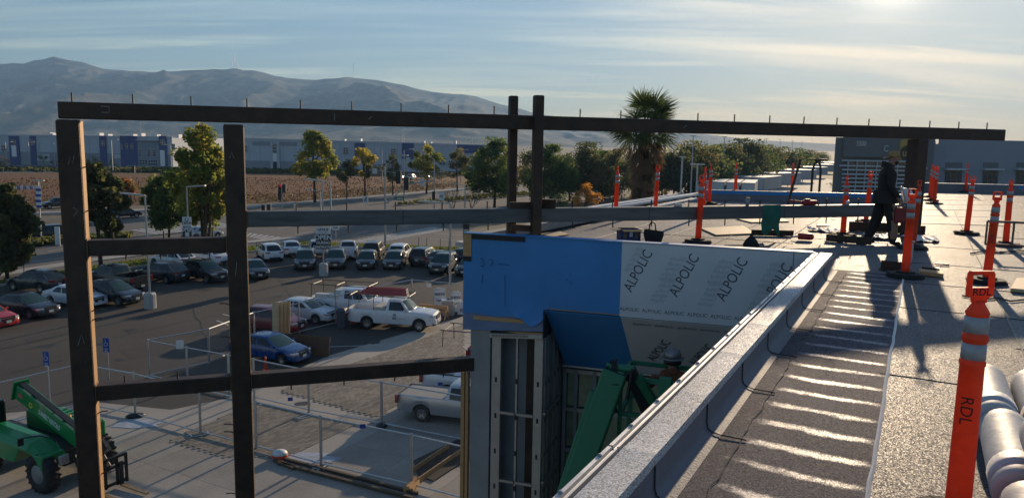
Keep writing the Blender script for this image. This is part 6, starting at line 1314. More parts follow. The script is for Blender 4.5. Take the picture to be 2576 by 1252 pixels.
# ---- leaning boards, bin, cones, folding signs
for i in range(4):
    b0 = pz(697+i*9-4, 872-i*1.5); t = MB().bb(-.19,.19,-.012,.012,0,2.35).build('leaning_board', M_ply); t.location = b0; t.rotation_euler = (R(-9), R(-4+.6*i), R(-14)); tag(t, ['leftmost','second from left','third from left','rightmost'][i]+' of the tan boards leaning on the fence', 'board', 'tan boards leaning on the fence')
b0 = pz(760, 892); M_brown2 = mat('brown board', (0.13,0.065,0.035), .75, 0, .3, 2); t = MB().bb(-1.35,1.45,-.02,.02,0,1.02).build('brown_board', M_brown2); t.location = b0; t.rotation_euler = (R(-16), 0, R(-13)); tag(t, 'large rust brown board leaning behind the blue sedan', 'board')
b0 = pz(861, 825); t = thing('trash_bin', 'tall dark grey rubbish bin beside the white pickup', 'bin', b0, R(-10)); o = MB().lathe([(.26,0),(.30,.04),(.36,.98),(.38,1.0)], 4).build('bin_body', mat('bin plastic', (.07,.08,.10), .6), t); o.rotation_euler = (0,0,R(45)); bevel(o,.06,3); o = MB().lathe([(.39,1.0),(.40,1.08),(.30,1.22),(0,1.25)], 4).build('lid', MATS['bin plastic'], t); o.rotation_euler = (0,0,R(45)); bevel(o,.04,2); MB().tube([(.30,-.25,1.0),(.36,0,1.0),(.30,.25,1.0)], .03, 6).build('handle', M_signw, t)
M_or = mat('delineator orange', (0.62,0.06,0.018), .52, 0, 0, 16, .15, 40, col2=(0.90,0.11,0.028), trans=.35, detail=9); M_band = mat('reflective band', (0.36,0.37,0.39), .45, .1, .2, 25); M_base = mat('rubber base', (0.03,0.028,0.026), .85, 0, .35, 8, .4, 30)
def cone(px, py, h, label): 
    b0 = pz(px, py); t = thing('traffic_cone', label, 'cone', b0, 0, 'orange cones on the plaza'); MB().lathe([(.12*h/.7,.03),(.03,h)], 10).build('cone_body', M_or, t, smooth=True); MB().bb(-.17,.17,-.17,.17,0,.03).build('cone_base', M_or, t); MB().lathe([(.075*h/.7,h*.48),(.055*h/.7,h*.68)], 10).build('band', M_band, t)
cone(1013*0+888, 812, .5, 'small orange cone behind the white truck wheel'); cone(668, 931, .7, 'orange cone with white band beside the second column'); cone(664, 955, .5, 'second orange cone lower beside the second column')
def aframe(px, py, h_px, w_px, label, lines, ang):
    b0 = pz(px, py); k_ = dp(b0)/FPX; h, w_ = h_px*k_, w_px*k_; t = thing('folding_sign', label, 'folding sign', b0, R(ang), 'folding signs by the gate')
    for s in (-1,1):
        o = MB().bb(-w_/2,w_/2,-.015,.015,0,h).build('sign_leaf', M_signw, t); o.location = (0,s*.32,0); o.rotation_euler = (R(s*15),0,0)
        if s < 0:
            for body, zz, sz in lines: text('sign_lettering', body, sz*h, M_signk, frame3(Vector((0,-.019,zz*h)), (1,0,0)), o, sx=.62, bold=.008)
    MB().bar((-w_*.3,0,h*.98),(w_*.3,0,h*.98), .08, .06).build('hinge', M_signw, t)
aframe(1105, 775, 52, 30, 'white folding sign reading parking this way', [('PARKING',.72,.2),('This Way',.42,.14)], 20); aframe(1146, 782, 50, 26, 'white folding sign half hidden by the lamp pole', [('PARKING',.72,.2),('This Way',.42,.14)], 12); aframe(1163, 788, 30, 26, 'low white folding sign with dark letters beside the blue wall', [('RDL',.35,.4)], 8)
b0 = pz(1092, 800); t = thing('timber_trestle', 'brown timber trestle behind the white truck hood', 'trestle', b0, R(-15)); MB().bb(-1.0,.9,-.05,.05,.62,.85).build('top_board', M_wood, t); MB().bb(-.9,.9,.12,.17,.35,.5).build('rail', M_wood, t)
for x in (-.8,.8):
    for s in (-1,1): MB().bar((x,s*.3,0),(x,s*.04,.66), .09, .04).build('leg', M_wood, t)
b0 = pz(1125, 792); t = thing('utility_cabinet', 'grey box cabinet by the folding signs', 'cabinet', b0, R(5)); MB().bb(-.35,.35,-.3,.3,0,.95).build('case', M_pole, t); MB().bb(-.38,.38,-.33,.33,.952,1.02).build('lid', M_signw, t)
# ---- trench with forms, long boards, marker cap
tr = MB(); tp = [g2(1040,1160), g2(1150,1108), g2(1230,1120), g2(1090,1212), g2(1050,1195)]; tr.prism(tp, .0, .06); tag(tr.build('trench_fill', mat('dark soil', (.05,.042,.035), 1.0, 0, .4, 3, .6, 12)), 'dark excavated soil patch by the fence', 'soil', kind='structure')
for a, c, l_ in (((1050,1218),(1190,1120),'orange brown form board along the soil patch'),((1035,1192),(1130,1128),'low form board at the far side of the soil patch')):
    A_, B_ = pz(*a), pz(*c); tag(MB().bar((A_.x,A_.y,.12),(B_.x,B_.y,.12), .04, .2).build('form_board', M_wood), l_, 'form board', 'form boards of the dug bed')
for a, c, w_, l_ in (((716,1158),(1050,1245),.10,'long dark timber lying along the near fence, upper of two'),((700,1168),(1040,1258),.10,'long dark timber lying along the near fence, lower of two'),((690,1160),(740,1182),.12,'short timber end at the left of the long boards')):
    A_, B_ = pz(*a), pz(*c); tag(MB().bar((A_.x,A_.y,.07),(B_.x,B_.y,.07), w_, .10).build('timber', mat('wet timber', (.10,.07,.045), .8, 0, .3, 6)), l_, 'timber', 'timbers lying on the slab')
b0 = pz(704, 1153); t = thing('marker_cap', 'white and orange dome cap beside the long timbers', 'marker', b0); MB().lathe([(.0,.34),(.12,.32),(.24,.25),(.27,.18)], 14).build('dome', M_signw, t, smooth=True); MB().lathe([(.275,.17),(.26,.10),(.2,.0)], 14).build('skirt', M_or, t, smooth=True)
for a, l_ in (((338,1066),'pale blue paint smear on the slab left of the second column'),((775,1150),'pale paint smear on the slab beside the fence foot')):
    p = g2(*a); b = MB(); n = 14; b.sheet([(p[0]+1.3*math.cos(k_*6.283/n)*random.uniform(.5,1), p[1]+.7*math.sin(k_*6.283/n)*random.uniform(.5,1)) for k_ in range(n)], .018); struct(b.build('paint_stain', mat('paint stain', (.42,.46,.52), .7, 0, .3, 3)))

# crack sealing, oil stains and patches on the lot
M_tar = mat('tar seal', (.018,.017,.017), .7); M_oil = mat('oil stain', (.030,.027,.025), .6, 0, .4, 4); M_patch = mat('asphalt patch', (.042,.038,.035), .9, 0, .15, 6)
rs_ = random.Random(12)
for x0, y0, x1, y1 in ((280,850,560,790),(60,880,190,850),(640,760,760,735),(430,900,560,880),(900,720,1040,712),(20,940,160,905),(700,700,740,760),(480,760,520,860)):
    A_, B_ = pz(x0, y0), pz(x1, y1); P = [A_.lerp(B_, k_/14)+Vector((rs_.uniform(-.12,.12), rs_.uniform(-.12,.12), 0)) for k_ in range(15)]; b = MB()
    for k_ in range(14): d = (P[k_+1]-P[k_]).normalized(); n = Vector((-d.y,d.x,0))*.035; b.add([(P[k_]+n)[:2]+(.010,), (P[k_]-n)[:2]+(.010,), (P[k_+1]-n)[:2]+(.010,), (P[k_+1]+n)[:2]+(.010,)], [(0,1,2,3)])
    struct(b.build('crack_seal', M_tar))
for x0, y0, r_ in ((330,830,.5),(500,840,.35),(620,940,.6),(450,930,.4),(700,745,.5),(980,705,.5),(250,865,.35),(120,870,.5),(850,735,.4),(940,860,.5),(300,905,.3),(760,1015,.4)):
    p = pz(x0, y0); b = MB(); b.sheet([(p.x+r_*rs_.uniform(.5,1)*math.cos(k_*.524), p.y+r_*rs_.uniform(.5,1)*math.sin(k_*.524)) for k_ in range(12)], .0095); struct(b.build('oil_stain', M_oil))
for pts in (((300,880),(420,858),(450,880),(330,905)),((660,720),(760,705),(775,722),(670,738)),((60,850),(150,832),(160,845),(70,865))): b = MB(); b.sheet([g2(*q) for q in pts], .0085); struct(b.build('asphalt_patch', M_patch))
# ================================================================== things on the roof
DM = {}
def delin_meshes():
    b = MB(); b.lathe([(.062,.05),(.060,.12),(.0555,.755),(.060,.76),(.060,.775),(.0545,.78),(.054,.862),(.060,.868),(.060,.888),(.0535,.895),(.052,.985),(.056,.99),(.050,1.0),(.030,1.03),(.026,1.045)], 20); b.v = [(x*.88, y*.88, z) for x, y, z in b.v]; DM['post'] = b.mesh('post', smooth=True)
    for i, (z0, z1) in enumerate(((.785,.857),(.903,.975))): b = MB(); b.lathe([(.0556,z0),(.0548,z1)], 20, closed=False); DM['band%d' % i] = MB().lathe([(.0496,z0),(.0488,z1)], 20).mesh('band', smooth=True)
    b = MB()                                     # flat paddle with a grip slot
    out = [(-.03,1.035),(-.032,1.055),(-.055,1.06),(-.060,1.085),(-.058,1.16),(-.050,1.172),(.050,1.172),(.058,1.16),(.060,1.085),(.055,1.06),(.032,1.055),(.03,1.035)]
    hole = [(-.043,1.105),(-.043,1.155),(.043,1.155),(.043,1.105)]
    o_ = [( -.03,1.035),(.03,1.035),(.032,1.055),(.058,1.065),(.060,1.102),(-.060,1.102),(-.058,1.065),(-.032,1.055)]
    b.extrude([(x,-.012,z) for x, z in o_], (0,.024,0)); b.bb(-.059,-.045,-.011,.011,1.1025,1.160); b.bb(.045,.059,-.011,.011,1.1025,1.160); b.extrude([(x,-.0115,z) for x, z in [(-.059,1.160),(.059,1.160),(.050,1.174),(-.050,1.174)]], (0,.023,0)); DM['handle'] = b.mesh('handle')
    b = MB(); oc = lambda r, k=.42: [(r*x, r*y) for x, y in ((1,k),(k,1),(-k,1),(-1,k),(-1,-k),(-k,-1),(k,-1),(1,-k))]
    b.prism(oc(.23), 0, .03); b.prism(oc(.21), .031, .045); b.prism(oc(.11), .046, .07); DM['base'] = b.mesh('base')
delin_meshes()
GDL = 'orange delineator posts on the roof'
def delineator(pos, label, rz=0.0, lean=(0,0), name=False):
    t = thing('delineator_post', label, 'delineator', (pos[0], pos[1], RZ+.012), rz, GDL); t.rotation_euler = (lean[0], lean[1], rz)
    pp = obj('post', DM['post'], M_or, t); obj('band', DM['band0'], M_band, t); obj('band', DM['band1'], M_band, t); obj('handle', DM['handle'], M_or, t); bo = obj('base', DM['base'], M_base, t); bo.rotation_euler = (0,0,R(12))
    if name:
        text('pen_letters', 'RDL', .042, M_black, frame3(Vector((0,-.0135,1.082)), (1,0,0)), t, bold=.0008, sx=1.15)
        text('pen_letters', 'RDL', .07, M_black, frame3(Vector((-.038,-.036,.56)), (0,0,-1), (.7,-.7,0)), t, bold=0.0)
    return t
def dpos(px, py): q = pz(px, py, RZ); return q.x, q.y
def dY(px, Y): q = pY(px, 500, Y); return q.x, q.y
dl = [(dpos(1755,610),'delineator with wide black base in front of the roof plywood sheet',.4),(dY(1549,18.0),'delineator left of the palm at the roof edge',1.2),(dY(1649,19.8),'delineator in front of the right side of the palm skirt',.2),(dY(1770,18.6),'delineator hidden just behind the one with the wide black base',1.0),
      (dpos(1783,514),'delineator at the left corner of the blue back parapet',1.4),(dpos(1848,503),'delineator with base shadow in front of the trailers',1.5),(dpos(1990,503),'delineator beside the dark leaning bar at the back parapet',1.5),(dpos(2119,594),'delineator standing on the steel angle left of the walking man',1.3),
      (dpos(2177,560),'delineator directly behind the walking man to his left',.1),(dpos(2275,697),'delineator nearest the walking man, base among steel offcuts',.15),(dpos(2294,626),'delineator half hidden behind the one nearest the man',.6),
      (dpos(2338,497),'leftmost of the three clustered delineators right of the steel column',1.0),(dpos(2341,506),'middle of the three clustered delineators right of the steel column',.2),(dpos(2349,514),'rightmost of the three clustered delineators right of the steel column',.5),(dpos(2428,485),'farthest small delineator against the back parapet',1.4),
      (dpos(2430,589),'delineator with flat base on the pale sheets at right',.2),(dpos(2480,711),'leaning delineator with open handle above the near one',.1),(dpos(2528,618),'delineator at the far right beside the steel barricade',1.45)]
for i, (p, l_, rz_) in enumerate(dl): delineator(p, l_, rz_, ((random.uniform(-.015,.015), random.uniform(-.01,.035))), name=(i in (2,16)))
delineator(dpos(2402,1330), 'large near delineator with handwritten letters at the lower right', R(8), (0,0), True)
# ---- stacked membrane rolls at the right
M_roll = mat('roll wrap', (0.46,0.46,0.46), .6, 0, .10, 9, .12, 22); M_core = mat('roll core', (0.05,0.05,0.05), .8); M_rint = mat('roll print', (.50,.49,.52), .5, 0, .2, 20)
axr = RA
def roll(c, label, L_=1.0, r_=.125):
    t = thing('membrane_roll', label, 'roofing roll', c, math.atan2(axr.y, axr.x), 'rolls of roofing membrane')
    prof = [(.05,-L_/2),(r_-.012,-L_/2),(r_,-L_/2+.02)] + [(r_+.0006*math.sin(k_*1.7), -L_/2+.02+(L_-.04)*k_/12) for k_ in range(1,12)] + [(r_,L_/2-.02),(r_-.012,L_/2),(.05,L_/2)]
    MB().lathe(prof, 26, M=Matrix.Rotation(math.pi/2,3,'Y'), closed=True).build('wrap', M_roll, t, smooth=True); MB().lathe([(.046,-L_/2+.003),(.049,-L_/2+.004),(.049,L_/2-.004),(.046,L_/2-.003)], 16, M=Matrix.Rotation(math.pi/2,3,'Y')).build('core', M_core, t)
    for k_ in (-.30,): MB().lathe([(r_+.0035,k_*L_-.09),(r_+.0035,k_*L_+.09)], 26, M=Matrix.Rotation(math.pi/2,3,'Y')).build('label_band', M_rint, t, smooth=True)
rl = []
c0 = pz(2490, 1010, RZ+.13); c0 = Vector((c0.x, c0.y, RZ+.135))
spots = [(0,0,0,'roll at the far left of the stack beside the near delineator'),(0.02,.27,0,'second roll of the far row, at the picture edge'),(.0,.54,0,'third roll of the far row, mostly out of the picture'),(-1.03,.03,0,'roll in the middle of the stack behind the near delineator'),(-1.02,.30,0,'roll with purple print in the middle of the stack'),(-1.03,.57,0,'roll at the right of the middle row'),(-1.75,.14,.23,'raised roll with creased shiny wrap nearest the delineator'),(-1.80,.42,.23,'raised roll beside the creased one at the picture edge'),(-2.1,.05,0,'roll under the raised creased one'),(-2.1,.34,0,'roll under the raised edge roll')]
for u_, v_, z_, l_ in spots: p = c0 + RA*u_ + RB*v_; roll((p.x, p.y, RZ+.135+z_), l_)
# ---- plywood, boards, angles, offcuts
def flat(name, pxs, th, m, label, cat, z=.012, grp=None): b = MB(); b.prism([g2(x, y, RZ) for x, y in pxs], RZ+z, RZ+z+th); return tag(b.build(name, m), label, cat, grp)
flat('plywood_sheet', [(1762,577),(1870,571),(1898,590),(1800,594)], .018, M_ply, 'pale plywood sheet lying in front of the beam with delineator left', 'plywood'); flat('plywood_sheet', [(1850,552),(1965,549),(1985,559),(1890,562)], .018, M_ply, 'second plywood sheet lying behind the green cloth', 'plywood')
flat('plywood_sheet', [(1348,590),(1410,585),(1432,592),(1390,598)], .012, M_ply, 'thin plywood scrap behind the blue wall', 'plywood'); flat('tan_board', [(2540,735),(2556,708),(2620,708),(2620,742)], .04, M_ply, 'tan insulation board cut off by the right picture edge', 'board')
def angle(a, c, label, s=.14, m=M_rust):
    A_, B_ = pz(*a, RZ), pz(*c, RZ); t = thing('steel_angle', label, 'steel angle', (A_.x, A_.y, RZ+.014), math.atan2((B_-A_).y, (B_-A_).x), 'steel offcuts on the roof'); L_ = (B_-A_).length
    MB().bb(0,L_,0,s,0,.012).build('flange', m, t); MB().bb(0,L_,s,s+.012,0,s).build('web', m, t)
angle((1893,594),(2000,596),'dark steel channel lying right of the plywood sheet', .1); angle((2072,608),(2188,618),'long steel angle under the delineator left of the man', .12); angle((2136,582),(2260,588),'steel channel behind the walking man', .18); angle((2262,590),(2335,592),'short steel channel at the foot of the right column', .16)
angle((2208,680),(2262,686),'rusty angle stub left of the delineator near the man', .12)
flat('lumber_piece', [(2310,686),(2370,693),(2372,700),(2312,693)], .05, M_wood, 'two by four lumber piece right of the nearest roof delineator', 'lumber'); flat('lumber_piece', [(2318,676),(2362,681),(2362,685),(2318,680)], .04, mat('dark steel bar', (.05,.04,.035), .6, .4), 'dark flat bar beside the lumber piece', 'bar')
b = MB(); p = dpos(2288,662); b.lathe([(.03,0),(.03,.30),(.045,.31),(.045,.33)], 12, (p[0],p[1],RZ+.01)); tag(b.build('conduit_stub', M_steel_gal), 'short grey conduit stub behind the delineator near the man', 'conduit')
# crumpled bright sheets lying on the roof
def crumple(name, pxs, label, m):
    A_, B_, C_, D_ = [Vector((*g2(x, y, RZ), RZ+.02)) for x, y in pxs]; b = MB(); n = 12; rs = random.Random(len(label))
    for i in range(n+1):
        for j in range(5): p = A_.lerp(B_, i/n).lerp(D_.lerp(C_, i/n), j/4); b.v.append((p.x+rs.uniform(-.03,.03), p.y+rs.uniform(-.03,.03), p.z+rs.uniform(0,.05)))
    for i in range(n):
        for j in range(4): a = i*5+j; b.f.append((a, a+5, a+6, a+1)); b.m.append(0)
    return tag(b.build(name, m, fix=True), label, 'paper sheet', 'loose sheets on the roof')
M_sheet = mat('white sheet', (.78,.78,.77), .7, 0, .05, 4)
crumple('loose_sheet', [(2030,576),(2130,584),(2128,592),(2038,582)], 'white crumpled sheet left of the walking man', M_sheet); crumple('loose_sheet', [(2170,590),(2238,592),(2238,606),(2180,602)], 'white sheet glaring between the walking man legs', M_sheet); crumple('loose_sheet', [(2262,596),(2355,598),(2362,612),(2290,610)], 'white sheet right of the steel column foot', M_sheet)
# white metal trims lying along the back left roof edge
for i, (a, c, l_) in enumerate([((1462,527),(1760,486),'white metal trim lying along the left roof edge, longest one'),((1480,523),(1700,490),'white metal trim beside the longest, nearer the palm'),((1500,528),(1745,490),'third white metal trim on the left roof edge')]):
    A_, B_ = pz(*a, RZ+.1), pz(*c, RZ+.1); tag(MB().bar(A_, B_, .10, .06).build('metal_trim', M_white), l_, 'metal trim', 'white trims at the roof edge')
# ---- bag, box, cup, tools
p = dpos(1580, 606); M_card = mat('printed carton', (.02,.045,.16), .6, 0, .1, 3); M_flap = mat('carton inside', (.20,.15,.10), .8, 0, .1, 5)
t = thing('open_carton', 'blue printed carton with open flaps on the roof behind the panels', 'carton', (p[0], p[1], RZ+.014), R(8)); w_ = .17
for s in (-1,1): MB().bb(s*w_-.006, s*w_+.006, -.15, .15, 0, .20).build('side', M_card, t); MB().bb(-w_, w_, s*.15-.006, s*.15+.006, 0, .20).build('side', M_card, t); o = MB().bb(0, .13, -.15, .15, -.004, .004).build('flap', M_flap, t); o.location = (s*w_,0,.205); o.rotation_euler = (0, R(8), 0 if s > 0 else math.pi); o = MB().bb(-w_, w_, 0, .12, -.004, .004).build('flap', M_flap, t); o.location = (0,s*.15,.205); o.rotation_euler = (R(-12) if s > 0 else R(-12), 0, 0 if s > 0 else math.pi)
MB().bb(-w_+.02, w_-.02, -.14,.14, .01,.02).build('bottom', M_flap, t); MB().bb(-.03,.03,-.160,-.157,.08,.18).build('carton_print', M_signw, t); MB().bb(.07,.13,-.160,-.157,.05,.16).build('carton_print', M_flap, t); MB().bb(-.14,-.08,-.160,-.157,.05,.15).build('carton_print', M_flap, t)
p = dpos(1642, 612); t = thing('tote_bag', 'black open tote bag with loop handles beside the blue carton', 'bag', (p[0], p[1], RZ+.014), R(-6)); M_cloth = mat('black canvas', (.015,.015,.017), .85, 0, .2, 9, .3, 25)
b = MB(); b.loft([[(-.13,-.07,0),(.13,-.07,0),(.13,.07,0),(-.13,.07,0)],[(-.17,-.09,.14),(.17,-.09,.14),(.16,.08,.14),(-.17,.08,.14)],[(-.15,-.06,.24),(.17,-.07,.21),(.16,.05,.20),(-.15,.05,.25)]], True, True); b.build('bag_body', M_cloth, t)
for y in (-.05,.04): MB().tube([(-.07,y,.22),(-.075,y,.31),(-.03,y,.36),(.02,y,.33),(.04,y,.22)], .009, 6).build('handle', M_cloth, t)
p = dpos(1888, 624); t = thing('tool_pouch', 'black pointed pouch lying behind the panel edge', 'pouch', (p[0], p[1], RZ+.014)); b = MB(); b.lathe([(.13,0),(.14,.05),(.09,.13),(.03,.19),(.025,.23)], 12); b.build('pouch_body', M_cloth, t, smooth=True); MB().tube([(-.1,0,.03),(-.3,-.02,.03),(-.45,0,.02)], .012, 5).build('strap', M_cloth, t)
# cloth over the beam
def cloth():
    t0 = None; b = MB(); q_ = pY(1944, 540, 14.0); d_ = Vector((q_.x, q_.y, 0))-FA; tt = d_.dot(FD); n, m = 10, 16; M_cl = mat('green cloth', (.02,.13,.095), .85, 0, .25, 7, .3, 20); rs = random.Random(2); V = b.v
    for i in range(n+1):
        a = tt-.19+.38*i/n
        for j in range(m+1):
            s = j/m*.62; 
            if s < .12: off, z = .10-s, 9.942
            else: off, z = -.105-.02*abs(math.sin(i*1.1))-.01*math.sin(j), 9.94-(s-.12)*(1+.12*math.sin(i*.8)) 
            if s < .12: off = .06-s*1.4
            q = FA + FD*(a+.03*math.sin(j*.4)*(j/m)) + FN*off; V.append((q.x, q.y, z+.004*rs.random()))
    for i in range(n):
        for j in range(m): k_ = i*(m+1)+j; b.f.append((k_, k_+m+1, k_+m+2, k_+1)); b.m.append(0)
    return tag(b.build('green_cloth', M_cl, smooth=True), 'dark green cloth draped over the lower steel beam', 'cloth')
cloth()
def onbeam(px, lift=0): q_ = pY(px, 520, 14.0); d_ = Vector((q_.x, q_.y, 0))-FA; 
def beamt(px):                                    # distance along the frame for a pixel column
    d = ray(px, 520); n = FN; t_ = n.dot(FA-EYE)/n.dot(d); q_ = EYE+d*t_; return (Vector((q_.x, q_.y, 0))-FA).dot(FD)
q = FA + FD*beamt(1879); t = thing('paper_cup', 'tall pale cup standing on the lower beam', 'cup', (q.x, q.y, 9.932)); MB().lathe([(.030,0),(.042,.13)], 14).build('cup_body', mat('cup paper', (.35,.33,.33), .6), t, smooth=True); MB().lathe([(.044,.131),(.044,.142),(.036,.148)], 14).build('lid', M_trim, t)
q = FA + FD*beamt(1872)*0 + FD*beamt(2131); t = thing('small_can', 'small silver can standing on the lower beam left of the man', 'can', (q.x, q.y, 9.932)); MB().lathe([(.032,0),(.035,.01),(.035,.07),(.028,.08)], 12).build('can_body', M_alu, t, smooth=True)
q = FA + FD*beamt(1705); t = thing('small_can', 'dark small box lying on the lower beam above the panel', 'can', (q.x, q.y, 9.932)); MB().bb(-.06,.06,-.04,.04,0,.05).build('box_body', M_pole, t)
q = FA + FD*beamt(2022); t = thing('power_saw', 'red handled power tool resting on the lower beam', 'power tool', (q.x, q.y, 9.932), math.atan2(FD.y, FD.x)); M_redp = mat('red plastic', (.35,.02,.02), .45); bevel(MB().bb(-.05,.27,-.05,.05,.0,.09).build('motor_housing', M_redp, t), .03, 3); MB().bar((-.05,0,.06),(-.34,0,.085), .05, .035).build('handle', M_redp, t); MB().bb(.02,.12,-.03,.03,.092,.115).build('switch', M_black, t); MB().tube([(.27,0,.05),(.32,0,.02),(.34,0,-.02)], .012, 6).build('cord', M_black, t)
a_, c_ = pY(1977, 510, 20.5), pY(2013, 401, 20.5); a_.z = RZ+.02; tag(MB().bar(a_, c_, .05, .05).build('leaning_bar', M_rust), 'thin dark steel bar leaning upright before the back parapet', 'bar')
p = dpos(2024, 605); t = thing('gas_bottle', 'small red cylinder tool lying right of the plywood sheet', 'cylinder', (p[0], p[1], RZ+.075), R(-18)); MB().lathe([(.0,-.13),(.05,-.125),(.06,-.1),(.06,.1),(.05,.13),(.02,.15)], 14, M=Matrix.Rotation(math.pi/2,3,'Y')).build('cylinder_body', M_redp, t, smooth=True); MB().tube([(-.13,0,0),(-.22,0,-.02)], .018, 6).build('nozzle', M_steel_gal, t)
def clutter(name, px, py, label, n, m, sz, seed):
    rs = random.Random(seed); p = dpos(px, py); t = thing(name, label, 'tool', (p[0], p[1], RZ+.014))
    for i in range(n): o = MB().bb(-sz*rs.uniform(.5,1), sz*rs.uniform(.5,1), -sz*.16, sz*.16, 0, sz*.22).build(['tool_handle','tool_head','tool_strap'][i % 3], m[i % len(m)], t); o.location = (rs.uniform(-sz,sz), rs.uniform(-sz*.5,sz*.5), .02*i*0); o.rotation_euler = (0,0,rs.uniform(-.6,.6)); bevel(o, sz*.05)
clutter('hand_tool', 2155, 612, 'black hand tools at the foot of the steel angle', 4, [M_black, M_steel_gal], .10, 1); clutter('hand_tool', 2072, 570, 'grey spirit tools lying before the beam left of the man', 4, [M_rust, M_steel_gal], .11, 2); clutter('clamp_tool', 2365, 668, 'red and black grinder lying right of the near delineator', 3, [M_redp, M_black], .09, 3); clutter('chain_heap', 2455, 688, 'heap of black chain behind the near delineator handle', 7, [M_black], .09, 4); clutter('hand_tool', 2095, 553, 'blue and white water tools beneath the beam', 3, [M_signw, M_signb], .05, 5)
s = MB(); P = [(*dpos(x, y), RZ+.02) for x, y in ((2440,640),(2475,634),(2510,638),(2560,632),(2640,640))]; s.tube(P, .012, 5); tag(s.build('air_hose', M_black), 'black hose lying across the roof at right', 'hose')
s = MB(); P = [(*dpos(x, y), RZ+.015) for x, y in ((2420,746),(2470,756),(2510,752),(2540,760),(2620,752))]; s.tube(P, .01, 5); tag(s.build('rope', mat('rope brown', (.10,.07,.045), .9)), 'thin brown rope lying before the chain heap', 'rope')
# steel barricade frame at the right
p = dpos(2560, 632); t = thing('steel_barricade', 'rusty steel barricade frame at the right picture edge', 'barricade', (p[0], p[1], RZ+.014), R(-20)); M_barr = mat('barricade paint', (.22,.13,.11), .6, .3, .2, 6)
for z in (.08,.48): MB().tube([(-.5,0,z),(1.6,0,z)], .022, 6).build('rail', M_barr, t)
for i in range(6): MB().tube([(-.5+i*.4,0,.08),(-.5+i*.4,0,.48)], .018, 6).build('bar', M_barr, t)
for x in (-.4,1.4): MB().tube([(x,-.25,.02),(x,0,.10),(x,.25,.02)], .02, 6).build('foot', M_barr, t)
# ================================================================== boom lift and telehandler
M_grn = mat('machine green', (0.018,0.17,0.075), .42, 0, .12, 2.5); M_grn2 = mat('faded machine green', (0.03,0.20,0.10), .5, 0, .2, 3)
def WP(px, py, off):
    d = ray(px, py); P = W(0, 0, off); t_ = WN.dot(P-EYE)/WN.dot(d); return EYE+d*t_
lf = thing('boom_lift', 'green articulated boom lift raising a basket in the building corner', 'boom lift', (W(2.0,0,-2.0).x, W(2.0,0,-2.0).y, 0)); LO = Vector(lf.location)
def lb(b, name, m=M_grn, smooth=False): b.xf(Matrix.Translation(-LO)); o = b.build(name, m, lf, smooth); return o
top = WP(1548, 935, -1.5); bot = Vector((W(1.15,0,-2.4).x, W(1.15,0,-2.4).y, 1.6)); bot = top + (WP(1440, 1235, -1.9)-top)*2.2
ltop = WP(1500, 985, -1.45); lbot = ltop + (WP(1415, 1245, -1.75)-ltop)*2.2
up = -WN
bevel(lb(MB().bar(bot, top, .32, .34, up=up), 'main_boom'), .02); bevel(lb(MB().bar(lbot, ltop, .17, .18, up=up), 'lower_link', M_grn2), .015)
pv = WP(1560, 925, -1.45); pv2 = WP(1590, 930, -1.30)
for k_ in (-.17,.17): lb(MB().bar(top+WE*k_-Vector((0,0,.35)), pv+WE*k_+Vector((0,0,.02)), .03, .22, up=up), 'knuckle_plate', M_trim)
lb(MB().tube([pv-WE*.19, pv+WE*.19], .055, 12), 'knuckle_pin', M_grn2)
jt = WP(1650, 1120, -1.1); bevel(lb(MB().bar(pv+WE*.12, jt+WE*.1, .14, .20, up=up), 'jib_boom', M_trim), .015); lb(MB().bar(pv+WE*.25+Vector((0,0,-.1)), jt+WE*.35, .10, .14, up=up), 'jib_link', M_grn)
for k_ in range(3): o_ = WE*(-.02+.03*k_); lb(MB().tube([top+o_+Vector((0,0,-.55)), top+o_+WE*(-.14)+Vector((0,0,-.1)), pv+o_+Vector((0,0,.10))+WE*-.1, top+o_+WE*.03+Vector((0,0,-.12))-WN*.2], .013, 6), 'hose', M_black, True)
lb(MB().lathe([(.05,0),(.075,.012),(.05,.014)], 14, top-Vector((0,0,.18))-WN*.16, Vector((0,0,1)).rotation_difference(-WN).to_matrix()), 'hose_grommet', M_black)
# basket
bz = 6.35; bc = WP(1675, 960, -.85); bs = (bc-W(0,0,0)).dot(WE); brail = WP(1660, 955, -1.25).z
floor = brail-1.36
for s0, s1, o0, o1 in ((bs-.55,bs+.9,-1.35,-1.35),(bs-.55,bs+.9,-.55,-.55),(bs-.55,bs-.55,-1.35,-.55),(bs+.9,bs+.9,-1.35,-.55)):
    for dz in (0,-.5): lb(MB().bar(W(s0,brail+dz,o0), W(s1,brail+dz,o1), .045, .06), 'basket_rail', M_grn2)
for s0, o0 in ((bs-.55,-1.35),(bs+.2,-1.35),(bs+.9,-1.35),(bs-.55,-.55),(bs+.9,-.55)): lb(MB().bar(W(s0,floor,o0), W(s0,brail+.02,o0), .05, .05, up=WN), 'basket_post', M_grn2)
lb(MB().prism([W(bs-.55,0,-1.35)[:2], W(bs+.9,0,-1.35)[:2], W(bs+.9,0,-.55)[:2], W(bs-.55,0,-.55)[:2]], floor-.05, floor), 'basket_floor', M_steel_gal)
lb(MB().box(W(bs+.05,brail-.12,-1.42), (.16,.10,.42), math.atan2(WE.y,WE.x)), 'control_box', M_grn2)
lb(MB().box(Vector((bot.x,bot.y,1.0)), (2.0,1.9,1.0), .4), 'turntable', M_grn); lb(MB().box(Vector((bot.x,bot.y,.5)), (3.0,2.0,.36), .4), 'chassis', M_trim)
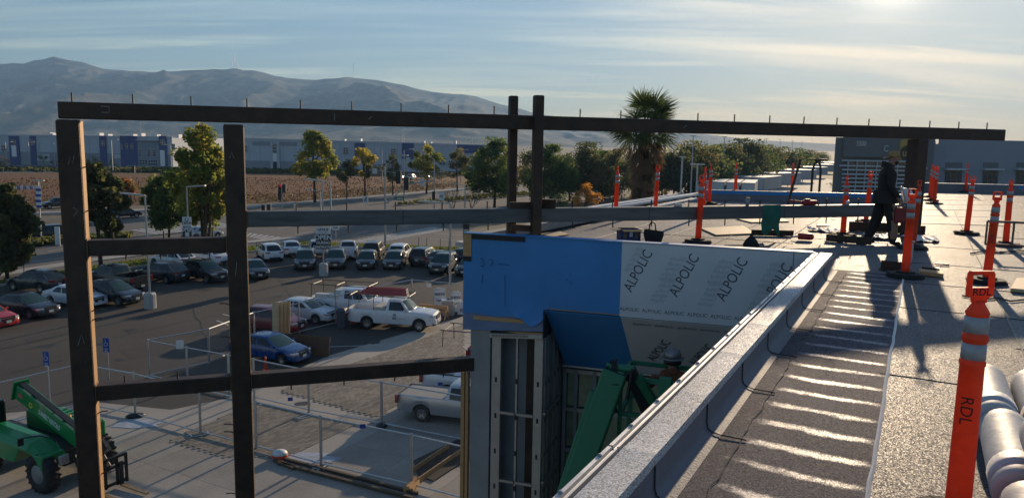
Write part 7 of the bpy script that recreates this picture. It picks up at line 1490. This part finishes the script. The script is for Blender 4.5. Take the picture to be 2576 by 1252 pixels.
for sx_ in (-1.1,1.1):
    for sy_ in (-.95,.95): o = lb(MB().lathe([(.25,-.16),(.5,-.14),(.5,.14),(.25,.16)], 18, Vector((bot.x,bot.y,.5))+Matrix.Rotation(.4,3,'Z') @ Vector((sx_,sy_,0)), Matrix.Rotation(.4,3,'Z') @ Matrix.Rotation(math.pi/2,3,'X')), 'wheel', M_rubber)
# telehandler, seen at the lower left
TH = R(-27); pw = pz(108, 1236); hd_ = Vector((math.cos(TH), math.sin(TH), 0)); lt_ = Vector((-hd_.y, hd_.x, 0)); tc_ = pw + lt_*1.0
tl = thing('telehandler', 'green telescopic handler with black fork carriage at the lower left', 'telehandler', (tc_.x, tc_.y, 0.012), TH)
# local axes: x forward, y left; front axle at x=0
def wheel(x, y, r_=.60):
    o = MB().lathe([(r_*.5,-.19),(r_*.88,-.2),(r_,-.15),(r_,.15),(r_*.88,.2),(r_*.5,.19)], 26, M=Matrix.Rotation(math.pi/2,3,'X'), closed=True).build('wheel', M_rubber, tl, True); o.location = (x, y, r_)
    for k_ in range(20):
        a = k_*math.pi/10; b = MB().bar((math.cos(a)*r_*1.0,-.18,math.sin(a)*r_),(math.cos(a+.16)*r_,.0,math.sin(a+.16)*r_), .07, .05, up=(math.cos(a),0,math.sin(a))); b.bar((math.cos(a+.16)*r_,.0,math.sin(a+.16)*r_),(math.cos(a)*r_,.18,math.sin(a)*r_), .07, .05, up=(math.cos(a),0,math.sin(a))); b.build('tread_lug', M_rubber, o)
    sg = -1 if y < 0 else 1; MB().lathe([(0,.05),(r_*.2,.06),(r_*.25,.02),(r_*.46,.04),(r_*.53,.17),(r_*.5,.19)], 20, M=Matrix.Rotation(-sg*math.pi/2,3,'X')).build('rim', mat('grey rim', (.22,.23,.23), .5, .3), o, True)
for x in (0,-3.0):
    for y in (-.95,.95): wheel(x, y)
M_tg = mat('telehandler green', (0.006,0.22,0.06), .38, 0, .1, 2.0, coat=.3)
b = MB(); n = 8; rings = []
for i in range(n+1):                                # rounded fender pod on the near side
    a = i/n; x = -2.7+3.0*a; zt = 1.62-.10*a-.55*max(0,(a-.72)/.28)**2; zb_ = .75 if x < -.85 else 1.22; rings.append([(x,-1.15,zb_),(x,-1.17,zt-.25),(x,-1.02,zt-.06),(x,-.72,zt),(x,-.42,zt-.02),(x,-.42,zb_)])
b.loft(rings, True, True); bevel(b.build('side_pod', M_tg, tl, fix=True), .03, 2)
bevel(MB().bb(-4.0,.2,-.42,.42,.62,1.15).build('chassis', M_trim, tl), .03); bevel(MB().bb(-3.0,.15,.35,1.12,.7,1.70).build('engine_hood', M_tg, tl), .08, 3)
b = MB()
for i in range(7): b.bb(-1.9+.28*i,-1.78+.28*i,.42,1.05,1.705,1.74)
b.build('hood_grille', mat('pale green mesh', (.05,.26,.13), .5), tl); MB().lathe([(.07,1.70),(.07,1.82),(.05,1.88),(0,1.89)], 12, (-.75,.45,0)).build('beacon', mat('amber beacon', (.75,.16,.01), .25), tl, True)
b = MB()
for i in range(3): b.bb(-2.62,-2.2,-1.18,-1.172,.95+.16*i,1.05+.16*i)
b.build('pod_vents', M_trim, tl)
# boom: from the rear pivot down to the fork carriage
bp0, bp1 = Vector((-2.55,.0,2.55)), Vector((1.05,.0,1.28)); bd = (bp1-bp0).normalized(); bu = Vector((0,1,0)).cross(bd)*-1; bu = bd.cross(Vector((0,1,0))); bu = bu if bu.z > 0 else -bu
bm_ = MB().bar(bp0, bp1, .36, .50, up=bu).build('boom', M_tg, tl); bevel(bm_, .025)
MB().bar(bp0+bu*.27, bp0+bd*3.5+bu*.27, .20, .06, up=bu).build('boom_hose_tray', M_trim, tl); MB().bar(bp0-bd*.06+bu*.02, bp0+bu*.02, .50, .66, up=bu).build('boom_end_plate', M_tg, tl)
for k_ in (.35,1.05,1.5,2.0,2.6): MB().bar(bp0+bd*k_+bu*.262-Vector((0,.14,0)), bp0+bd*(k_+.42)+bu*.262-Vector((0,.14,0)), .06, .02, up=bu).build('guide_strip', mat('pale guide strip', (.42,.45,.22), .6), tl)
MB().bar(bp1-bd*.6, bp1+bd*.35-Vector((0,0,.05)), .24, .34, up=bu).build('inner_boom', M_trim, tl)
fm = frame3(bp0+bd*1.75-bu*.03+Vector((0,-.186,0)), bd, bu); text('machine_lettering', 'SUNBELT RENTALS', .215, M_signw, fm @ Matrix.Translation((.12,0,0)), tl, sx=.62, bold=.008)
o = MB().lathe([(.10,0),(.10,.006)], 12).build('sun_mark', mat('yellow mark', (.65,.48,.02), .5), tl); o.matrix_local = fm @ Matrix.Translation((-.86,0,0)); o2 = MB().lathe([(.045,.007),(.045,.010)], 10).build('sun_centre', M_tg, o); 
MB().bb(-.12,.12,-.003,.003,-.06,.06).build('warning_sticker', mat('red sticker', (.5,.12,.1), .5), tl).matrix_local = frame3(bp0+bd*.3+Vector((0,-.187,0)), bd, bu) @ Matrix.Rotation(-math.pi/2, 4, 'X')
# head, carriage and forks
hx = 1.45
bevel(MB().bar((1.0,0,1.2),(1.55,0,.62), .34, .42).build('boom_head', M_trim, tl), .03); MB().bar((1.35,-.1,1.15),(1.85,-.1,1.62), .10, .26).build('tilt_horn', M_trim, tl); MB().bar((1.1,.12,1.1),(1.5,.12,1.35), .3, .3).build('hydraulic_block', M_trim, tl)
cx = 1.75
for z in (.18,.72,1.02): MB().bar((cx,-.62,z),(cx,.62,z), .07, .08).build('carriage_bar', M_trim, tl)
for y in (-.62,-.1,.3,.62): MB().bar((cx,y,.10),(cx,y,1.05), .07, .07, up=(1,0,0)).build('carriage_upright', M_trim, tl)
for y in (-.35,.40): MB().bar((cx+.06,y,.08),(cx+1.25,y,.06), .12, .045).build('fork', mat('worn fork', (.35,.24,.13), .5, .3, .3, 5), tl); MB().bar((cx+.06,y,.06),(cx+.06,y,.85), .05, .12, up=(0,1,0)).build('fork_shank', M_trim, tl)
for p_, q_ in (((.75,-.28,1.30),(1.35,-.26,.55)),((.55,-.30,1.10),(1.0,-.34,.42))): MB().tube([p_, q_], .06, 8).build('hydraulic_ram', M_trim, tl)
MB().tube([(.15,-.55,1.55),(-.2,-.85,1.72),(-.5,-1.2,1.70)], .02, 6).build('mirror_arm', M_black, tl); bevel(MB().box((-.55,-1.25,1.58), (.06,.18,.24)).build('mirror', M_black, tl), .02); bevel(MB().box((.55,-.62,1.02), (.12,.30,.30)).build('headlamp', M_pole, tl), .03)
MB().tube([(-2.74,-1.0,2.25),(-2.5,-1.0,1.66)], .035, 6).build('cab_rail', M_pole, tl); bevel(MB().bb(-4.0,-2.78,-1.12,-.36,.9,2.30).build('cab', M_cglass, tl), .06)
# ================================================================== people
M_skin = mat('skin', (.30,.17,.115), .6, 0, .08, 8)
def figure(name, label, loc, rz, joints, bones, mats_, pick, levels=2):
    me = bpy.data.meshes.new('body'); idx = {k: i for i, k in enumerate(joints)}
    me.from_pydata([joints[k][0] for k in joints], [(idx[a], idx[c]) for a, c in bones], [])
    t = thing(name, label, 'person', loc, rz)
    o = bpy.data.objects.new('body', me); COL.objects.link(o)
    sk = o.modifiers.new('skin', 'SKIN'); sk.use_smooth_shade = True; sk.branch_smoothing = .4
    for k, i in idx.items():
        r_ = joints[k][1]; me.skin_vertices[0].data[i].radius = r_ if isinstance(r_, tuple) else (r_, r_)
    me.skin_vertices[0].data[idx['pelvis']].use_root = True
    su = o.modifiers.new('sub', 'SUBSURF'); su.levels = levels; su.render_levels = levels
    dg = bpy.context.evaluated_depsgraph_get(); m2 = bpy.data.meshes.new_from_object(o.evaluated_get(dg)); bpy.data.objects.remove(o)
    for m in mats_: m2.materials.append(m)
    for p in m2.polygons: p.material_index = pick(p.center); p.use_smooth = True
    o = bpy.data.objects.new('body', m2); COL.objects.link(o); o.parent = t; return t
M_jack = mat('black jacket', (.022,.017,.015), .85, 0, .25, 6, .4, 14); M_pant = mat('black trousers', (.018,.014,.013), .88, 0, .25, 6, .4, 14); M_boot = mat('dark boots', (.03,.02,.014), .8)
def hand(J, Bn, wrist, pos, d, side, pre, curl=.5):        # palm with four fingers and a thumb
    d = Vector(d).normalized(); s = Vector(side).normalized(); p = Vector(pos); n = d.cross(s)
    J[pre+'palm'] = ((p + d*.05)[:], (.026,.036)); Bn.append((wrist, pre+'palm'))
    for i, (o_, l_) in enumerate(((-.030,.064),(-.010,.072),(.010,.068),(.030,.054))):
        a = p + d*.085 + s*o_; b_ = a + d*l_*.5 + n*.01; c = b_ + d*l_*.5*(1-curl) + n*l_*.5*curl
        J[pre+'f%da' % i] = (a[:], .0105); J[pre+'f%db' % i] = (b_[:], .0095); J[pre+'f%dc' % i] = (c[:], .008); Bn += [(pre+'palm', pre+'f%da' % i), (pre+'f%da' % i, pre+'f%db' % i), (pre+'f%db' % i, pre+'f%dc' % i)]
    a = p + d*.035 - s*.036; b_ = a + d*.03 - s*.018; J[pre+'ta'] = (a[:], .013); J[pre+'tb'] = (b_[:], .011); Bn += [(pre+'palm', pre+'ta'), (pre+'ta', pre+'tb')]
def walker():
    J = {'pelvis': ((.05,0,.88), (.165,.165)), 'belly': ((.055,0,1.02), (.17,.17)), 'chest': ((.065,0,1.20), (.185,.185)), 'upper': ((.07,0,1.32), (.15,.16)), 'neck': ((.095,0,1.40), .062), 'head0': ((.13,0,1.46), (.070,.078)), 'head1': ((.15,0,1.525), (.088,.095)), 'head2': ((.145,0,1.585), (.080,.082)),
         'hipR': ((.06,-.10,.82), .108), 'kneeR': ((.17,-.11,.46), .105), 'ankR': ((.20,-.11,.11), .078), 'heelR': ((.19,-.11,.045), .045), 'toeR': ((.34,-.12,.038), .036),
         'hipL': ((.04,.10,.82), .108), 'kneeL': ((-.02,.11,.47), .105), 'ankL': ((-.14,.11,.12), .078), 'heelL': ((-.18,.11,.07), .05), 'toeL': ((-.02,.12,.038), .04),
         'shR': ((.055,-.19,1.31), .078), 'elR': ((.05,-.24,1.06), .062), 'wrR': ((.20,-.22,.86), .042), 'shL': ((.055,.19,1.31), .078), 'elL': ((.06,.24,1.06), .062), 'wrL': ((.24,.22,.88), .042)}
    Bn = [('pelvis','belly'),('belly','chest'),('chest','upper'),('upper','neck'),('neck','head0'),('head0','head1'),('head1','head2'),('pelvis','hipR'),('hipR','kneeR'),('kneeR','ankR'),('ankR','heelR'),('heelR','toeR'),('pelvis','hipL'),('hipL','kneeL'),('kneeL','ankL'),('ankL','heelL'),('heelL','toeL'),('upper','shR'),('shR','elR'),('elR','wrR'),('upper','shL'),('shL','elL'),('elL','wrL')]
    hand(J, Bn, 'wrR', (.205,-.22,.85), (.35,0,-1), (0,1,0), 'r', .7); hand(J, Bn, 'wrL', (.245,.22,.87), (.3,0,-1), (0,1,0), 'l', .7)
    q = pz(2208, 617, RZ)
    def pick(c):
        if c.z > 1.41: return 0
        if c.z < .12: return 3
        if abs(c.y) > .15 and c.z < .855 and c.x > .13: return 0
        return 1 if c.z > .76 else 2
    t = figure('person', 'man in black jacket and trousers with tan cap walking right across the roof', (q.x, q.y, RZ+.012), R(-8), J, Bn, [M_skin, M_jack, M_pant, M_boot], pick)
    M_cap = mat('tan cap', (.34,.22,.09), .8, 0, .2, 20, .3, 60); b = MB(); b.lathe([(.094,1.55),(.098,1.58),(.090,1.625),(.06,1.652),(0,1.660)], 16, (.140,0,0)); b.build('cap', M_cap, t, True)
    b = MB(); b.extrude([(.06,-.06,1.555),(-.02,-.05,1.52),(-.035,0,1.515),(-.02,.05,1.52),(.06,.06,1.555)], (0,0,.010)); b.build('cap_peak', M_cap, t)
    b = MB(); b.loft([[(.0,-.10,1.37),(.13,-.09,1.37),(.17,0,1.38),(.13,.09,1.37),(0,.10,1.37),(-.06,0,1.37)],[(-.01,-.085,1.47),(.1,-.075,1.43),(.14,0,1.42),(.1,.075,1.43),(-.01,.085,1.47),(-.05,0,1.48)]], True, False); b.build('hood_collar', M_jack, t, True)
    MB().loft([[(.225,-.012,1.50),(.255,0,1.495),(.225,.012,1.50)],[(.222,-.01,1.54),(.232,0,1.54),(.222,.01,1.54)]]).build('nose', M_skin, t, True)
    for s in (-1,1): MB().lathe([(0,-.01),(.011,0),(0,.01)], 8, (.218,s*.033,1.545)).build('eye', M_black, t); MB().lathe([(.0,-.012),(.028,-.004),(.02,.01),(0,.012)], 8, (.135,s*.092,1.53), Matrix.Rotation(math.pi/2,3,'X')).build('ear', M_skin, t)
    MB().box((.222,0,1.475), (.012,.05,.008)).build('mouth', mat('lips', (.2,.08,.06), .6), t); b = MB(); b.lathe([(.105,1.45),(.112,1.50),(.111,1.553)], 14, (.132,0,0)); 
    M_beard = mat('dark beard', (.03,.02,.015), .9); MB().loft([[(.15,-.075,1.43),(.21,-.04,1.425),(.222,0,1.425),(.21,.04,1.425),(.15,.075,1.43),(.13,0,1.42)],[(.16,-.08,1.475),(.212,-.045,1.468),(.226,0,1.466),(.212,.045,1.468),(.16,.08,1.475),(.14,0,1.46)]]).build('beard', M_beard, t, True)
    # jacket hem and what he carries
    b = MB(); b.loft([[(.05+.215*math.cos(a), .20*math.sin(a), .74) for a in np.linspace(0,6.28,17)[:-1]], [(.055+.20*math.cos(a), .19*math.sin(a), .96) for a in np.linspace(0,6.28,17)[:-1]]], True, False); b.build('jacket_hem', M_jack, t, True)
    Mw = t.matrix_basis
    hh = thing('hard_hat', 'white hard hat held in the walking man hand', 'hard hat', Mw @ Vector((.42,.20,.86)), R(-8)); hh.rotation_euler = (R(75), 0, R(70)); MB().lathe([(.145,0),(.14,.05),(.115,.11),(.06,.15),(0,.16)], 18).build('shell', M_white, hh, True); MB().lathe([(.14,-.004),(.18,-.006),(.18,.006),(.145,.01)], 18, closed=True).build('brim', M_white, hh, True)
    bg = thing('tool_case', 'dark red tool case carried by the walking man', 'tool case', Mw @ Vector((.27,-.22,.42)), R(-8)); bevel(MB().bb(-.11,.13,-.05,.05,0,.27).build('case', mat('case red', (.22,.025,.03), .6), bg), .03, 3); MB().tube([(-.05,0,.27),(-.05,0,.33),(.07,0,.33),(.07,0,.27)], .012, 6).build('handle', M_black, bg)
walker()
def lifter():
    base = W(bs+.10, floor, -.98); J = {'pelvis': ((0,0,.92), (.145,.12)), 'belly': ((.01,0,1.05), (.15,.125)), 'chest': ((.04,0,1.22), (.185,.14)), 'upper': ((.06,0,1.33), (.15,.13)), 'neck': ((.10,0,1.42), .06), 'head0': ((.13,0,1.48), (.070,.078)), 'head1': ((.145,0,1.55), (.086,.095)), 'head2': ((.14,0,1.61), (.075,.08)),
         'hipR': ((0,-.10,.85), .105), 'kneeR': ((.05,-.11,.48), .083), 'ankR': ((0,-.11,.10), .06), 'toeR': ((.14,-.12,.04), .038), 'hipL': ((0,.10,.85), .105), 'kneeL': ((.05,.11,.48), .083), 'ankL': ((0,.11,.10), .06), 'toeL': ((.14,.12,.04), .038),
         'shR': ((.05,-.21,1.33), .085), 'elR': ((.16,-.33,1.10), .066), 'wrR': ((.36,-.24,1.08), .045), 'shL': ((.05,.21,1.33), .085), 'elL': ((.16,.34,1.12), .066), 'wrL': ((.36,.26,1.10), .045)}
    Bn = [('pelvis','belly'),('belly','chest'),('chest','upper'),('upper','neck'),('neck','head0'),('head0','head1'),('head1','head2'),('pelvis','hipR'),('hipR','kneeR'),('kneeR','ankR'),('ankR','toeR'),('pelvis','hipL'),('hipL','kneeL'),('kneeL','ankL'),('ankL','toeL'),('upper','shR'),('shR','elR'),('elR','wrR'),('upper','shL'),('shL','elL'),('elL','wrL')]
    hand(J, Bn, 'wrR', (.365,-.24,1.08), (1,.2,-.2), (0,1,0), 'r', .5); hand(J, Bn, 'wrL', (.365,.26,1.10), (1,-.2,-.2), (0,1,0), 'l', .5)
    M_bj = mat('brown jacket', (.16,.06,.022), .9, 0, .25, 7, .5, 16); ang = math.atan2(WN.y, WN.x)+R(12)
    def pick(c): return 0 if (c.z > 1.43 or c.x > .35) else (1 if c.z > .86 else 2)
    t = figure('person', 'worker in brown jacket and silver hard hat standing in the lift basket', base, ang, J, Bn, [M_skin, M_bj, M_pant], pick)
    M_hh = mat('silver hard hat', (.24,.23,.23), .35, .5, .15, 8); MB().lathe([(.125,1.575),(.122,1.63),(.10,1.68),(.05,1.71),(0,1.715)], 18, (.135,0,0)).build('hard_hat', M_hh, t, True); MB().lathe([(.12,1.572),(.165,1.566),(.165,1.578),(.125,1.585)], 18, (.14,0,0), closed=True).build('hat_brim', M_hh, t, True)
    b = MB(); b.lathe([(.122,1.50),(.124,1.565)], 14, (.12,0,0)); b.build('hat_sweatband', M_black, t, True); b = MB(); b.loft([[(.08+.10*math.cos(a), .11*math.sin(a), 1.39) for a in np.linspace(0,6.28,13)[:-1]], [(.10+.085*math.cos(a), .09*math.sin(a), 1.45) for a in np.linspace(0,6.28,13)[:-1]]], True, False); b.build('collar', M_bj, t, True)
    for s in (-1,1): MB().lathe([(.0,-.012),(.026,-.004),(0,.012)], 8, (.12,s*.09,1.545), Matrix.Rotation(math.pi/2,3,'X')).build('ear', M_skin, t); MB().lathe([(0,-.01),(.011,0),(0,.01)], 8, (.222,s*.033,1.565)).build('eye', M_black, t)
    MB().loft([[(.222,-.012,1.52),(.25,0,1.515),(.222,.012,1.52)],[(.218,-.01,1.56),(.23,0,1.56),(.218,.01,1.56)]]).build('nose', M_skin, t, True)
lifter()
# ================================================================== haze
def haze():
    b = MB(); b.bb(-6900, 6900, -250, 6250, -6.5, 610)
    m = bpy.data.materials.new('haze air'); m.use_nodes = True; nt = m.node_tree; nt.nodes.clear()
    out = nt.nodes.new('ShaderNodeOutputMaterial'); v = nt.nodes.new('ShaderNodeVolumePrincipled')
    v.inputs['Color'].default_value = (0.36,0.62,1.0,1); v.inputs['Density'].default_value = HAZE; v.inputs['Anisotropy'].default_value = 0.2
    nt.links.new(v.outputs[0], out.inputs['Volume']); o = b.build('haze', m); o['kind'] = 'stuff'; return o
HAZE = 1.4e-4
haze()
